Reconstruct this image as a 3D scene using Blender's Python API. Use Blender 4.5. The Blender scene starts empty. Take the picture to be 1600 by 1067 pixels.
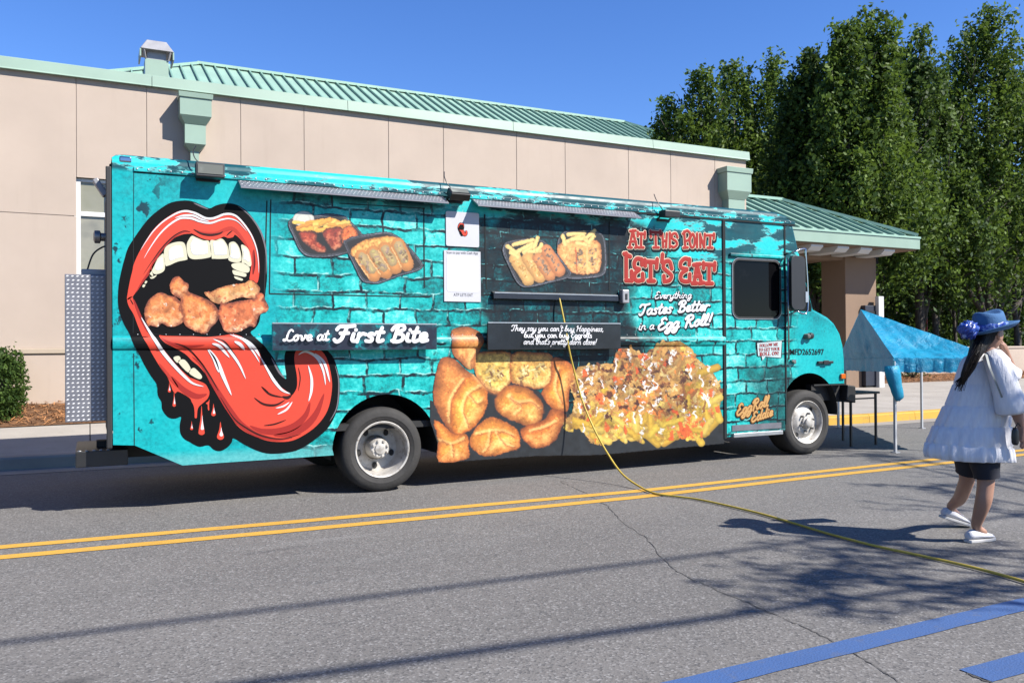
import bpy, bmesh, math, random
import numpy as np
from mathutils import Vector, Matrix
from mathutils.geometry import tessellate_polygon
R = math.radians
SC = bpy.context.scene
COL = SC.collection
rnd = random.Random(7)

# ------------------------------------------------------------------ camera
F_PX, YAW, PITCH, ROLL, EYE = 1306.5, 0.46768, 0.006285, -0.006884, 1.38
cy, sy, cp, sp = math.cos(YAW), math.sin(YAW), math.cos(PITCH), math.sin(PITCH)
_r0 = Vector((cy, -sy, 0)); _f0 = Vector((sy, cy, 0)); _z = Vector((0, 0, 1))
CF = _f0*cp + _z*sp; _u0 = -_f0*sp + _z*cp
cr, sr = math.cos(ROLL), math.sin(ROLL)
CR = _r0*cr + _u0*sr; CU = _u0*cr - _r0*sr
cam = bpy.data.cameras.new('camera'); cam_o = bpy.data.objects.new('camera', cam); COL.objects.link(cam_o)
cam.sensor_width = 36; cam.sensor_fit = 'HORIZONTAL'; cam.lens = 36*F_PX/1600
cam.clip_start = 0.05; cam.clip_end = 2000
cam_o.matrix_world = Matrix(((CR.x, CU.x, -CF.x, 0), (CR.y, CU.y, -CF.y, 0), (CR.z, CU.z, -CF.z, EYE), (0, 0, 0, 1)))
SC.camera = cam_o

# ------------------------------------------------------------------ light
SUN_EL = R(42.5); SUN_AZ = math.atan2(0.61, -0.79)      # azimuth from +Y towards +X
world = bpy.data.worlds.new('World'); SC.world = world; world.use_nodes = True
wn = world.node_tree
sky = wn.nodes.new('ShaderNodeTexSky'); sky.sky_type = 'NISHITA'; sky.sun_disc = False
sky.sun_elevation = SUN_EL; sky.sun_rotation = SUN_AZ
sky.air_density = 1.0; sky.dust_density = 0.0; sky.ozone_density = 6.0; sky.altitude = 0
hsv = wn.nodes.new('ShaderNodeHueSaturation'); hsv.inputs['Hue'].default_value = 0.513; hsv.inputs['Saturation'].default_value = 1.17
wn.links.new(sky.outputs[0], hsv.inputs['Color']); wn.links.new(hsv.outputs[0], wn.nodes['Background'].inputs[0]); wn.nodes['Background'].inputs[1].default_value = 0.090
sl = bpy.data.lights.new('sun', 'SUN'); sl.energy = 5.0; sl.angle = R(0.53); sl.color = (1.0, 0.95, 0.87)
sun_o = bpy.data.objects.new('sun', sl); COL.objects.link(sun_o); sun_o.location = (10, -10, 20)
SUN_DIR = Vector((math.sin(SUN_AZ)*math.cos(SUN_EL), math.cos(SUN_AZ)*math.cos(SUN_EL), math.sin(SUN_EL)))
sun_o.rotation_euler = SUN_DIR.to_track_quat('Z', 'Y').to_euler()
SC.view_settings.view_transform = 'Standard'; SC.view_settings.look = 'None'
SC.view_settings.exposure = 1.15; SC.view_settings.gamma = 1.0; SC.view_settings.use_curve_mapping = False
SC.cycles.max_bounces = 6; SC.cycles.transparent_max_bounces = 8

# ------------------------------------------------------------------ measuring: a point of the photograph on a plane of the place
def ray(px, py):
    x = (px-800)/F_PX; y = (py-533.5)/F_PX
    return CF + CR*x - CU*y
def onY(px, py, Y): d = ray(px, py); t = Y/d.y; return Vector((d.x*t, Y, EYE+d.z*t))
def onX(px, py, X): d = ray(px, py); t = X/d.x; return Vector((X, d.y*t, EYE+d.z*t))
def onZ(px, py, Z): d = ray(px, py); t = (Z-EYE)/d.z; return Vector((d.x*t, d.y*t, Z))
T = 7.69                                    # the truck's near side lies in the plane y = T
def S(px, py): p = onY(px, py, T); return (p.x, p.z)
def zz(ox, oy, s, pts): return [(ox+a/s, oy+b/s) for a, b in pts]

# ------------------------------------------------------------------ objects
WL = {}
def link(name, data, parent=None, loc=(0, 0, 0)):
    o = bpy.data.objects.new(name, data); COL.objects.link(o)
    loc = Vector(loc); WL[o.name] = loc
    if parent is not None:
        o.parent = parent; o.location = loc - WL[parent.name]
    else: o.location = loc
    return o
def thing(name, label, cat, loc, group=None):
    o = link(name, None, None, loc); o.empty_display_size = 0.1
    return tag(o, label, cat, group)
def tag(o, label, cat, group=None):
    o['label'] = label; o['category'] = cat
    if group: o['group'] = group
    return o
def struct(o): o['kind'] = 'structure'; return o
def stuff(o): o['kind'] = 'stuff'; return o

class MB:
    def __init__(s): s.v = []; s.f = []; s.c = []
    def add(s, v, f):
        n = len(s.v); s.v += [tuple(p) for p in v]; s.f += [tuple(i+n for i in q) for q in f]; return s
    def box(s, x0, x1, y0, y1, z0, z1, M=None):
        v = [(x, y, z) for x in (x0, x1) for y in (y0, y1) for z in (z0, z1)]
        if M is not None: v = [M @ Vector(p) for p in v]
        return s.add(v, [(0,1,3,2),(4,6,7,5),(0,4,5,1),(2,3,7,6),(0,2,6,4),(1,5,7,3)])
    def beam(s, a, b, w, h, up=(0, 0, 1)):
        a = Vector(a); b = Vector(b); d = (b-a).normalized(); u = Vector(up)
        n = d.cross(u)
        if n.length < 1e-4: n = d.cross(Vector((1, 0, 0)))
        n.normalize(); u = n.cross(d).normalized(); v = []
        for p in (a, b):
            for i, j in ((-1,-1),(1,-1),(1,1),(-1,1)): v.append(p + n*(i*w/2) + u*(j*h/2))
        return s.add(v, [(0,1,2,3),(7,6,5,4),(0,4,5,1),(1,5,6,2),(2,6,7,3),(3,7,4,0)])
    def tube(s, pts, rad, n=8, cap=True):
        pts = [Vector(p) for p in pts]; m = len(pts)
        if not hasattr(rad, '__len__'): rad = [rad]*m
        v = []; prev = None
        for i, p in enumerate(pts):
            d = (pts[min(i+1, m-1)] - pts[max(i-1, 0)]).normalized()
            if prev is None:
                a = d.cross(Vector((0, 0, 1)))
                if a.length < 1e-3: a = d.cross(Vector((1, 0, 0)))
            else: a = prev - d*prev.dot(d)
            a.normalize(); prev = a; b = d.cross(a)
            for k in range(n):
                t = 2*math.pi*k/n; v.append(p + a*(math.cos(t)*rad[i]) + b*(math.sin(t)*rad[i]))
        f = [(i*n+k, i*n+(k+1) % n, (i+1)*n+(k+1) % n, (i+1)*n+k) for i in range(m-1) for k in range(n)]
        if cap: f += [tuple(range(n-1, -1, -1)), tuple((m-1)*n+k for k in range(n))]
        return s.add(v, f)
    def lathe(s, prof, n=24, M=None, cap=True):
        v = []
        for r, z in prof:
            for k in range(n):
                t = 2*math.pi*k/n; v.append(Vector((r*math.cos(t), r*math.sin(t), z)))
        if M is not None: v = [M @ p for p in v]
        m = len(prof)
        f = [(i*n+k, i*n+(k+1) % n, (i+1)*n+(k+1) % n, (i+1)*n+k) for i in range(m-1) for k in range(n)]
        if cap and prof[0][0] > 1e-4: f.append(tuple(range(n-1, -1, -1)))
        if cap and prof[-1][0] > 1e-4: f.append(tuple((m-1)*n+k for k in range(n)))
        return s.add(v, f)
    def loft(s, rings, cap=True):
        n = len(rings[0]); v = [p for r in rings for p in r]; m = len(rings)
        f = [(i*n+k, i*n+(k+1) % n, (i+1)*n+(k+1) % n, (i+1)*n+k) for i in range(m-1) for k in range(n)]
        if cap: f += [tuple(range(n-1, -1, -1)), tuple((m-1)*n+k for k in range(n))]
        return s.add(v, f)
    def prism(s, poly, a, b, fn):            # 2-D outline (with any concavity) between depths a and b; fn(u, v, d) -> point
        n = len(poly); v = [fn(u, w, a) for u, w in poly] + [fn(u, w, b) for u, w in poly]
        tr = tessellate_polygon([[Vector((u, w, 0)) for u, w in poly]])
        f = [tuple(t) for t in tr] + [tuple(i+n for i in reversed(t)) for t in tr]
        f += [(i, (i+1) % n, n+(i+1) % n, n+i) for i in range(n)]
        return s.add(v, f)
    def mesh(s, name, m, smooth=False):
        me = bpy.data.meshes.new(name); me.from_pydata(s.v, [], s.f)
        bm = bmesh.new(); bm.from_mesh(me)
        bmesh.ops.remove_doubles(bm, verts=bm.verts, dist=1e-5)
        bmesh.ops.recalc_face_normals(bm, faces=bm.faces); bm.to_mesh(me); bm.free()
        if m: me.materials.append(m)
        if smooth: me.polygons.foreach_set('use_smooth', [True]*len(me.polygons))
        return me
    def build(s, name, m, parent=None, smooth=False, bevel=0, auto=None):
        o = link(name, s.mesh(name, m, smooth or auto is not None), parent)
        if bevel:
            b = o.modifiers.new('bevel', 'BEVEL'); b.width = bevel; b.segments = 2; b.limit_method = 'ANGLE'; b.angle_limit = R(40)
        if auto is not None: edge_split(o, auto)
        return o
def edge_split(o, deg):
    m = o.modifiers.new('edges', 'EDGE_SPLIT'); m.split_angle = R(deg)
def place(name, mesh, loc, parent=None, rot=None, scale=None):
    o = link(name, mesh, parent, loc)
    if rot is not None: o.rotation_euler = rot
    if scale is not None: o.scale = scale
    return o
def npmesh(name, V, Fq, m, colors=None, smooth=False):
    me = bpy.data.meshes.new(name); V = np.asarray(V, np.float32); Fq = np.asarray(Fq, np.int32); k = Fq.shape[1]
    me.vertices.add(len(V)); me.vertices.foreach_set('co', V.ravel())
    me.loops.add(Fq.size); me.loops.foreach_set('vertex_index', Fq.ravel())
    me.polygons.add(len(Fq)); me.polygons.foreach_set('loop_start', np.arange(0, Fq.size, k, dtype=np.int32))
    me.polygons.foreach_set('loop_total', np.full(len(Fq), k, np.int32))
    if smooth: me.polygons.foreach_set('use_smooth', np.ones(len(Fq), bool))
    me.update(calc_edges=True)
    if colors is not None:
        a = me.color_attributes.new('paint', 'FLOAT_COLOR', 'POINT')
        c = np.ones((len(V), 4), np.float32); c[:, :3] = colors; a.data.foreach_set('color', c.ravel())
    if m: me.materials.append(m)
    return me
def smooth_pts(P, k=6, closed=False):
    P = [tuple(p) for p in P]; n = len(P); out = []
    rng = range(n if closed else n-1)
    for i in rng:
        if closed: a, b, c, d = P[(i-1) % n], P[i], P[(i+1) % n], P[(i+2) % n]
        else: a, b, c, d = P[max(i-1, 0)], P[i], P[i+1], P[min(i+2, n-1)]
        for j in range(k):
            t = j/k
            out.append(tuple(0.5*((2*b[q]) + (-a[q]+c[q])*t + (2*a[q]-5*b[q]+4*c[q]-d[q])*t*t + (-a[q]+3*b[q]-3*c[q]+d[q])*t**3) for q in range(len(b))))
    if not closed: out.append(P[-1])
    return out

# ------------------------------------------------------------------ materials
def srgb(r, g, b):
    f = lambda c: c/12.92 if c <= 0.04045 else ((c+0.055)/1.055)**2.4
    return (f(r/255), f(g/255), f(b/255))
ALB = 0.60                                  # scales every base colour down to balance the raised exposure
class NT:
    def __init__(s, name):
        s.m = bpy.data.materials.new(name); s.m.use_nodes = True; s.t = s.m.node_tree
        s.b = s.t.nodes['Principled BSDF']; s.n = s.t.nodes
        s.co = s.n.new('ShaderNodeTexCoord').outputs['Object']
    def L(s, a, b): s.t.links.new(a, b)
    def val(s, sock, x):
        if isinstance(x, bpy.types.NodeSocket): s.L(x, sock)
        elif hasattr(x, '__len__') and len(x) == 3 and sock.type == 'RGBA': sock.default_value = (*[c*ALB for c in x], 1)
        else: sock.default_value = x
    def noise(s, scale, detail=3, rough=0.55, vec=None, dist=0):
        n = s.n.new('ShaderNodeTexNoise'); n.inputs['Scale'].default_value = scale; n.inputs['Detail'].default_value = detail
        n.inputs['Roughness'].default_value = rough; n.inputs['Distortion'].default_value = dist
        s.L(vec or s.co, n.inputs['Vector']); return n.outputs['Fac']
    def voro(s, scale, vec=None, out='Distance', feature='F1'):
        n = s.n.new('ShaderNodeTexVoronoi'); n.feature = feature; n.inputs['Scale'].default_value = scale
        s.L(vec or s.co, n.inputs['Vector']); return n.outputs[out]
    def map(s, scale=(1, 1, 1), loc=(0, 0, 0), rot=(0, 0, 0), vec=None):
        n = s.n.new('ShaderNodeMapping'); n.inputs['Scale'].default_value = scale; n.inputs['Location'].default_value = loc
        n.inputs['Rotation'].default_value = rot; s.L(vec or s.co, n.inputs['Vector']); return n.outputs[0]
    def ramp(s, fac, stops):
        n = s.n.new('ShaderNodeValToRGB'); e = n.color_ramp.elements
        while len(e) < len(stops): e.new(0.5)
        for i, (p, c) in enumerate(stops): e[i].position = p; e[i].color = (*[q*ALB for q in c], 1) if hasattr(c, '__len__') else (c, c, c, 1)
        s.L(fac, n.inputs[0]); return n.outputs[0]
    def step(s, fac, a, b): 
        n = s.n.new('ShaderNodeMapRange'); n.interpolation_type = 'SMOOTHSTEP'
        n.inputs['From Min'].default_value = a; n.inputs['From Max'].default_value = b; s.L(fac, n.inputs['Value']); return n.outputs[0]
    def mix(s, fac, a, b, mode='MIX'):
        n = s.n.new('ShaderNodeMix'); n.data_type = 'RGBA'; n.blend_type = mode
        s.val(n.inputs['Factor'], fac); s.val(n.inputs['A'], a); s.val(n.inputs['B'], b); return n.outputs['Result']
    def math(s, op, a, b=0.0, c=None):
        n = s.n.new('ShaderNodeMath'); n.operation = op; s.val(n.inputs[0], a); s.val(n.inputs[1], b)
        if c is not None: s.val(n.inputs[2], c)
        return n.outputs[0]
    def sep(s, vec=None):
        n = s.n.new('ShaderNodeSeparateXYZ'); s.L(vec or s.co, n.inputs[0]); return n.outputs
    def bump(s, h, strength=0.3, dist=0.01):
        n = s.n.new('ShaderNodeBump'); n.inputs['Strength'].default_value = strength; n.inputs['Distance'].default_value = dist
        s.L(h, n.inputs['Height']); s.L(n.outputs[0], s.b.inputs['Normal'])
    def out(s, col=None, rough=None, metal=None, spec=None):
        if col is not None: s.val(s.b.inputs['Base Color'], col)
        if rough is not None: s.val(s.b.inputs['Roughness'], rough)
        if metal is not None: s.b.inputs['Metallic'].default_value = metal
        if spec is not None: s.b.inputs['Specular IOR Level'].default_value = spec
        return s.m
def pm(name, c, rough=0.6, var=0.12, scale=6, bump=0, metal=0, spec=None, bscale=None):
    t = NT(name); f = t.noise(scale, 4)
    lo = tuple(max(0, x*(1-var)) for x in c); hi = tuple(min(1, x*(1+var)) for x in c)
    col = t.ramp(f, [(0.3, lo), (0.7, hi)])
    if bump: t.bump(t.noise(bscale or scale*12, 3), bump)
    return t.out(col, rough, metal, spec)
# ================================================================== the setting
# ---- asphalt
def asphalt():
    t = NT('asphalt')
    big = t.noise(0.35, 4); mid = t.noise(2.2, 5, 0.6); agg = t.voro(95, out='Color'); fine = t.noise(160, 2)
    ag = t.sep(agg)[0]
    base = t.ramp(big, [(0.3, (0.158, 0.149, 0.140)), (0.7, (0.208, 0.197, 0.185))])
    base = t.mix(t.math('MULTIPLY', t.step(mid, 0.5, 0.75), 0.30), base, (0.125, 0.124, 0.126))
    trk = t.noise(1.0, 2, vec=t.map((0.03, 0.9, 1), (0, 3, 0))); base = t.mix(t.math('MULTIPLY', t.step(trk, 0.50, 0.62), 0.28), base, (0.135, 0.130, 0.124))
    streak = t.noise(1.0, 4, vec=t.map((0.28, 2.6, 1)))
    base = t.mix(t.math('MULTIPLY', t.step(streak, 0.56, 0.75), 0.35), base, (0.275, 0.268, 0.258))
    base = t.mix(t.math('MULTIPLY', t.step(t.noise(3.1, 3, vec=t.map((0.35, 1.4, 1), (3, 9, 0))), 0.66, 0.74), 0.45), base, (0.085, 0.085, 0.088))
    col = t.mix(t.step(ag, 0.80, 0.98), base, t.mix(0.5, base, (0.42, 0.41, 0.40)))
    col = t.mix(t.math('MULTIPLY', t.step(ag, 0.32, 0.05), 0.62), col, (0.06, 0.06, 0.062))
    col = t.mix(t.math('MULTIPLY', t.step(t.voro(0.9, vec=t.map((.6, 1.5, 1), (3, 1, 0))), .085, .03), .55), col, (0.05, 0.05, 0.052))
    col = t.mix(t.math('MULTIPLY', t.step(t.voro(2.3, vec=t.map((.7, 1.6, 1), (7, 2, 0))), .07, .03), .5), col, (0.07, 0.07, 0.07))
    h = t.math('ADD', t.math('MULTIPLY', t.voro(95), 0.6), t.math('MULTIPLY', fine, 0.4))
    t.bump(h, 0.35, 0.006)
    return t.out(col, 0.88)
M_ASPH = asphalt()
def paint(name, c, worn):
    t = NT(name); n = t.noise(14, 5, 0.65); f = t.noise(120, 2)
    col = t.mix(t.math('MULTIPLY', t.step(n, 0.52, 0.72), worn), c, (0.16, 0.155, 0.15))
    col = t.mix(t.math('MULTIPLY', t.step(f, 0.55, 0.75), 0.28), col, (0.10, 0.10, 0.10))
    col = t.mix(t.math('MULTIPLY', t.step(t.noise(1.3, 3), 0.45, 0.7), 0.25), col, tuple(x*0.62 for x in c))
    t.bump(t.voro(95), 0.3, 0.005); return t.out(col, 0.8)
M_YEL = paint('yellow road paint', (0.72, 0.40, 0.045), 0.35)
M_BLU = paint('blue road paint', (0.05, 0.125, 0.33), 0.30)
M_KYEL = paint('yellow kerb paint', (0.68, 0.39, 0.04), 0.5)
def concrete(name, c):
    t = NT(name); col = t.ramp(t.noise(1.4, 5, 0.6), [(0.3, tuple(x*0.84 for x in c)), (0.7, tuple(min(1, x*1.1) for x in c))])
    col = t.mix(t.math('MULTIPLY', t.step(t.noise(9, 4), 0.58, 0.75), 0.3), col, tuple(x*0.55 for x in c))
    t.bump(t.noise(130, 3), 0.25, 0.004); return t.out(col, 0.9)
M_CONC = concrete('sidewalk concrete', (0.46, 0.42, 0.37)); M_KERB = concrete('kerb concrete', (0.36, 0.33, 0.29))

V4 = lambda a, b, c, d, z: ([(a[0], a[1], z), (b[0], b[1], z), (c[0], c[1], z), (d[0], d[1], z)], [(0, 1, 2, 3)])
M_EARTH = pm('bare earth', (0.09, 0.075, 0.05), 0.95, 0.3, 1.5, 0.4)
m = MB(); m.add(*V4((-400, -400), (500, -400), (500, 600), (-400, 600), -0.03)); struct(m.build('ground', M_EARTH))
KERB = [(-40, 13.0), (-10, 11.75), (0, 11.15), (6, 10.68), (11.5, 10.27), (14.2, 10.30), (24, 10.5), (90, 11.5)]
def kerbY(x):
    for (a, b), (c, d) in zip(KERB, KERB[1:]):
        if a <= x <= c: return b + (d-b)*(x-a)/(c-a)
    return KERB[-1][1] if x > 0 else KERB[0][1]
m = MB(); n = len(KERB)
v = [(x, -60, 0) for x, y in KERB] + [(x, y+0.02, 0) for x, y in KERB]
m.add(v, [(i, i+1, n+i+1, n+i) for i in range(n-1)]); struct(m.build('road', M_ASPH))
# ---- double yellow line: two painted strips in worn lengths
def strip(name, pts, w, mat, z, parent=None, step=1.4, jag=0.003):
    m = MB(); P = []
    for (a, b), (c, d) in zip(pts, pts[1:]):
        L = math.hypot(c-a, d-b); k = max(1, int(L/0.12))
        for i in range(k): P.append((a+(c-a)*i/k, b+(d-b)*i/k))
    P.append(pts[-1]); v = []
    for i, p in enumerate(P):
        q = P[min(i+1, len(P)-1)]; o = P[max(i-1, 0)]; dx, dy = q[0]-o[0], q[1]-o[1]; l = math.hypot(dx, dy)
        nx, ny = -dy/l, dx/l
        a, b = w/2+rnd.uniform(-jag, jag), w/2+rnd.uniform(-jag, jag)
        v += [(p[0]+nx*a, p[1]+ny*a, z), (p[0]-nx*b, p[1]-ny*b, z)]
    m.add(v, [(2*i, 2*i+1, 2*i+3, 2*i+2) for i in range(len(P)-1)])
    return m.build(name, mat, parent)
g = lambda px, py: tuple(onZ(px, py, 0)[:2])
y1 = [g(0, 855), g(435, 817.5), g(800, 785), g(995, 767.5), g(1250, 740), g(1455, 718.5)]
y2 = [g(0, 871), g(435, 831), g(800, 796.5), g(995, 777), g(1250, 748), g(1455, 726)]
def ext(p):
    a, b = p[0], p[1]; c, d = p[-2], p[-1]
    return [(a[0]-14, a[1]-(b[1]-a[1])/(b[0]-a[0])*14)] + p + [(d[0]+40, d[1]+(d[1]-c[1])/(d[0]-c[0])*40)]
struct(strip('yellow_centre_line', ext(y1), 0.125, M_YEL, 0.004)); struct(strip('yellow_centre_line', ext(y2), 0.125, M_YEL, 0.004))
# ---- blue parking lines
def quad(name, pts, mat, z):
    m = MB(); m.add([(a, b, z) for a, b in pts], [tuple(range(len(pts)))]); return struct(m.build(name, mat))
b0, b1 = g(1090, 1067), g(1600, 944)
d = Vector((b1[0]-b0[0], b1[1]-b0[1])).normalized()
struct(strip('blue_parking_line', [(b0[0]-d.x*6, b0[1]-d.y*6), b0, b1, (b1[0]+d.x*12, b1[1]+d.y*12)], 0.135, M_BLU, 0.004))
q0, q1 = g(1500, 1047), g(1600, 1020)
dd = Vector((q1[0]-q0[0], q1[1]-q0[1])).normalized(); q2 = g(1560, 1100)
struct(strip('blue_parking_line', [(q0[0]+0.0, q0[1]-0.07), (q0[0]+dd.x*5, q0[1]-0.07+dd.y*5)], 0.15, M_BLU, 0.004))
# ---- crack in the asphalt: a thin dark groove
M_CRK = pm('crack tar', (0.075, 0.073, 0.07), 0.95, 0.3, 20)
def crack(pts, w0):
    P = []
    for (a, b), (c, d) in zip(pts, pts[1:]):
        for i in range(9):
            t = i/9; P.append((a+(c-a)*t+rnd.uniform(-1.6, 1.6), b+(d-b)*t+rnd.uniform(-1.1, 1.1)))
    m = MB(); v = []
    for i, p in enumerate(P):
        c = onZ(p[0], p[1], 0.003); w = w0*rnd.uniform(0.5, 1.5)
        v += [(c.x-w, c.y-w*0.4, 0.003), (c.x+w, c.y+w*0.4, 0.003)]
    m.add(v, [(2*i, 2*i+1, 2*i+3, 2*i+2) for i in range(len(P)-1)])
    return struct(m.build('road_crack', M_CRK))
crack([(875, 752), (905, 765), (950, 790), (972, 815), (1010, 840), (1035, 872), (1062, 895), (1130, 925), (1200, 955), (1260, 980), (1310, 1005), (1360, 1035), (1410, 1067)], 0.0032)
crack([(875, 752), (930, 755), (990, 762)], 0.0025)
crack([(1510, 1050), (1550, 1066), (1590, 1085)], 0.008)
# ---- kerb stones
def kerb_piece(x0, x1, mat):
    m = MB(); h = 0.15; w = 0.16
    rings = []
    for x in (x0+0.004, x1-0.004):
        y = kerbY(x); rings.append([(x, y-0.015, -0.02), (x, y, h-0.025), (x, y+0.02, h-0.004), (x, y+0.045, h), (x, y+w, h+0.002), (x, y+w, -0.02)])
    m.loft(rings); return m.mesh('kerb_stone', mat, False)
kb = struct(link('kerb', None, None, (0, 11, 0)))
xs = [-28, -22, -16, -12, -9, -6, -3, 0, 3, 6, 9, 10.6, 12.2, 13.4, 14.2, 17, 20, 24, 30, 40, 60, 88]
for a, b in zip(xs, xs[1:]): link('kerb_stone', kerb_piece(a, b, M_KYEL if 10.5 <= a < 20 else M_KERB), kb)
# concrete gutter apron along the kerb
m = MB(); v = []; gx = list(range(-28, 90, 4))
for x in gx: y = kerbY(x); v += [(x, y-0.42, 0.004), (x, y-0.012, 0.004)]
m.add(v, [(2*i, 2*i+1, 2*i+3, 2*i+2) for i in range(len(gx)-1)]); struct(m.build('gutter', M_KERB))
# ---- sidewalk slabs (rise gently towards the building)
def wz(x, y):
    k = 0.105 if x < 9 else (0.105-0.088*min(1, (x-9)/5.0))
    return 0.152 + max(0, y-kerbY(x)-0.2)*k
sw = struct(link('sidewalk', None, None, (0, 12, 0)))
def slab(x0, x1, ya, yb):
    v = []
    for x in (x0+0.006, x1-0.006):
        y0 = kerbY(x)+0.163 if ya is None else ya; y1 = yb
        v += [(x, y0, wz(x, y0)), (x, y1, wz(x, y1)), (x, y0, -0.02), (x, y1, -0.02)]
    m = MB(); m.add(v, [(0, 4, 5, 1), (0, 1, 3, 2), (4, 6, 7, 5), (0, 2, 6, 4), (1, 5, 7, 3)])
    link('paving_slab', m.mesh('paving_slab', M_CONC), sw)
x = -24.0
while x < 60:
    w = 1.5 if x < 30 else 5
    far = 13.15 if x < 12.5 else 16.6
    if far > 15: slab(x, x+w, None, 13.6); slab(x, x+w, 13.612, far)
    else: slab(x, x+w, None, far)
    x += w
# joint filler below slabs
# ---- pine straw beds
def straw(name, x0, x1, y0, y1, zf, seed, n):
    r = np.random.default_rng(seed); nx, ny = max(4, int((x1-x0)*5)), max(4, int((y1-y0)*10))
    V = []; Fq = []
    for j in range(ny+1):
        for i in range(nx+1):
            X = x0+(x1-x0)*i/nx; Y = y0+(y1-y0)*j/ny; V.append((X, Y, zf(X, Y)+(r.uniform(0, .035) if 0 < j else -0.02)))
    for j in range(ny):
        for i in range(nx): a = j*(nx+1)+i; Fq.append((a, a+1, a+nx+2, a+nx+1))
    bed = link(name+'_bed', npmesh(name, V, Fq, M_BED, smooth=True)); struct(bed)
    P = np.stack([r.uniform(x0, x1, n), r.uniform(y0, y1, n)], 1); z = np.array([zf(a, b) for a, b in P]) + r.uniform(0.0, 0.06, n)
    ang = r.uniform(0, 6.28, n); L = r.uniform(.05, .13, n); tilt = r.uniform(-.5, .6, n); w = 0.0035
    d = np.stack([np.cos(ang)*np.cos(tilt), np.sin(ang)*np.cos(tilt), np.sin(tilt)], 1)*L[:, None]/2
    s = np.stack([-np.sin(ang), np.cos(ang), np.full(n, .5)], 1)*w; c = np.c_[P, z]
    V = np.stack([c-d-s, c+d-s, c+d+s, c-d+s], 1).reshape(-1, 3); Fq = np.arange(4*n).reshape(-1, 4)
    cols = np.repeat(np.array([(0.30, 0.135, 0.05)])*r.uniform(.45, 1.5, (n, 1)), 4, 0)
    stuff(link(name, npmesh(name, V, Fq, M_VC, cols)))
def vcmat(name, rough=0.9):
    t = NT(name); a = t.n.new('ShaderNodeVertexColor'); a.layer_name = 'paint'; return t.out(a.outputs[0], rough)
M_VC = vcmat('pine needles'); M_BED = pm('pine straw bed', (0.17, 0.08, 0.032), 0.95, 0.4, 14, 0.8, bscale=60)
straw('pine_straw', -6, 9.0, 13.16, 13.99, lambda x, y: wz(x, 13.15)+0.03+0.22*((y-13.15)/0.85)**1.2, 3, 9000)
straw('pine_straw', 19.0, 44.0, 16.61, 17.48, lambda x, y: 0.262+0.16*((y-16.6)/.9), 4, 14000)
# ================================================================== building
WY = 14.0
def stucco(name, c):
    t = NT(name); col = t.ramp(t.noise(0.7, 5, 0.6), [(0.3, tuple(x*0.92 for x in c)), (0.7, tuple(min(1, x*1.06) for x in c))])
    st = t.noise(2.0, 4, vec=t.map((3.0, 1, 0.25))); col = t.mix(t.math('MULTIPLY', t.step(st, 0.55, 0.8), 0.22), col, tuple(x*0.72 for x in c))
    t.bump(t.noise(150, 4, 0.7), 0.55, 0.006); return t.out(col, 0.92)
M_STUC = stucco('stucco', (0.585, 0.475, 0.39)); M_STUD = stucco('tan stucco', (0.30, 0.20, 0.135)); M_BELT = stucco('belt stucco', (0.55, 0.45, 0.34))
M_GRN = pm('green metal', (0.335, 0.47, 0.375), 0.42, 0.07, 1.2); M_GRND = pm('green roof metal', (0.36, 0.56, 0.45), 0.40, 0.08, 0.9)
M_SEAM = pm('green seam metal', (0.26, 0.45, 0.36), 0.4, 0.06, 2)
M_GALV = pm('galvanised', (0.40, 0.40, 0.42), 0.5, 0.15, 5, metal=0.35); M_WFR = pm('white window frame', (0.78, 0.78, 0.77), 0.45, 0.04, 3)
M_DARKV = pm('dark void', (0.02, 0.02, 0.02), 0.9)
bld = thing('building', 'beige stucco building with green metal coping behind the food truck', 'building', (6, 20, 0))
ZT, ZB = 5.60, 5.43
XR = onY(1166, 290, WY).x; XL = -9.0
seam = [onY(px, py, WY).x for px, py in ((119, 190), (229, 200), (376, 210), (475, 210), (607, 230), (693, 240), (807, 245), (883, 245), (982, 270), (1048, 280), (1117, 285))]
edges = [XL, -4.9, -3.0] + seam + [XR]
ZBELT = onY(60, 545, WY).z
wx0 = onY(115.5, 350, WY).x; wx1 = seam[1]-0.02; wzt = onY(140, 279, WY).z; wzb = ZBELT+0.05
zs = onY(50, 334, WY).z
def panel(x0, x1, z0, z1, y=WY, d=0.010, nm='wall_panel', mat=None):
    m = MB(); gp = 0.0042; m.box(x0+gp, x1-gp, y, y+d, z0+gp, z1-gp); return m.build(nm, mat or M_STUC, bld, bevel=0.004)
for a, b in zip(edges, edges[1:]):
    if abs(b-seam[1]) < 1e-6 or abs(a-seam[0]) < 1e-6:
        panel(a, b, wzt, ZB)
    elif b <= seam[0]+1e-6: panel(a, b, ZBELT, zs); panel(a, b, zs, ZB)
    else: panel(a, b, ZBELT, ZB)
for a, b in zip(edges, edges[1:]): panel(a, b, -0.05, ZBELT-0.075, WY-0.03, 0.035, 'plinth_panel')
m = MB(); m.box(XL, XR+0.02, WY-0.055, WY+0.09, ZBELT-0.072, ZBELT+0.004); m.build('belt_course', M_BELT, bld, bevel=0.01)
m = MB(); m.box(XL, wx0-0.02, WY+0.0105, WY+0.35, -.05, ZB); m.box(wx1+0.02, XR-0.01, WY+0.0105, WY+0.35, -.05, ZB)
m.box(wx0-0.02, wx1+0.02, WY+0.0105, WY+0.35, wzt+0.01, ZB); m.box(wx0-0.02, wx1+0.02, WY+0.0105, WY+0.35, -.05, wzb-0.01)
m.box(XR-0.35, XR-0.012, WY+0.35, WY+24, -.05, ZB); m.box(XL, XL+0.3, WY+0.35, WY+24, -.05, ZB); m.box(XL, XR-0.02, WY+24, WY+24.3, -.05, ZB)
m.build('wall_core', M_STUC, bld)
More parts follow.
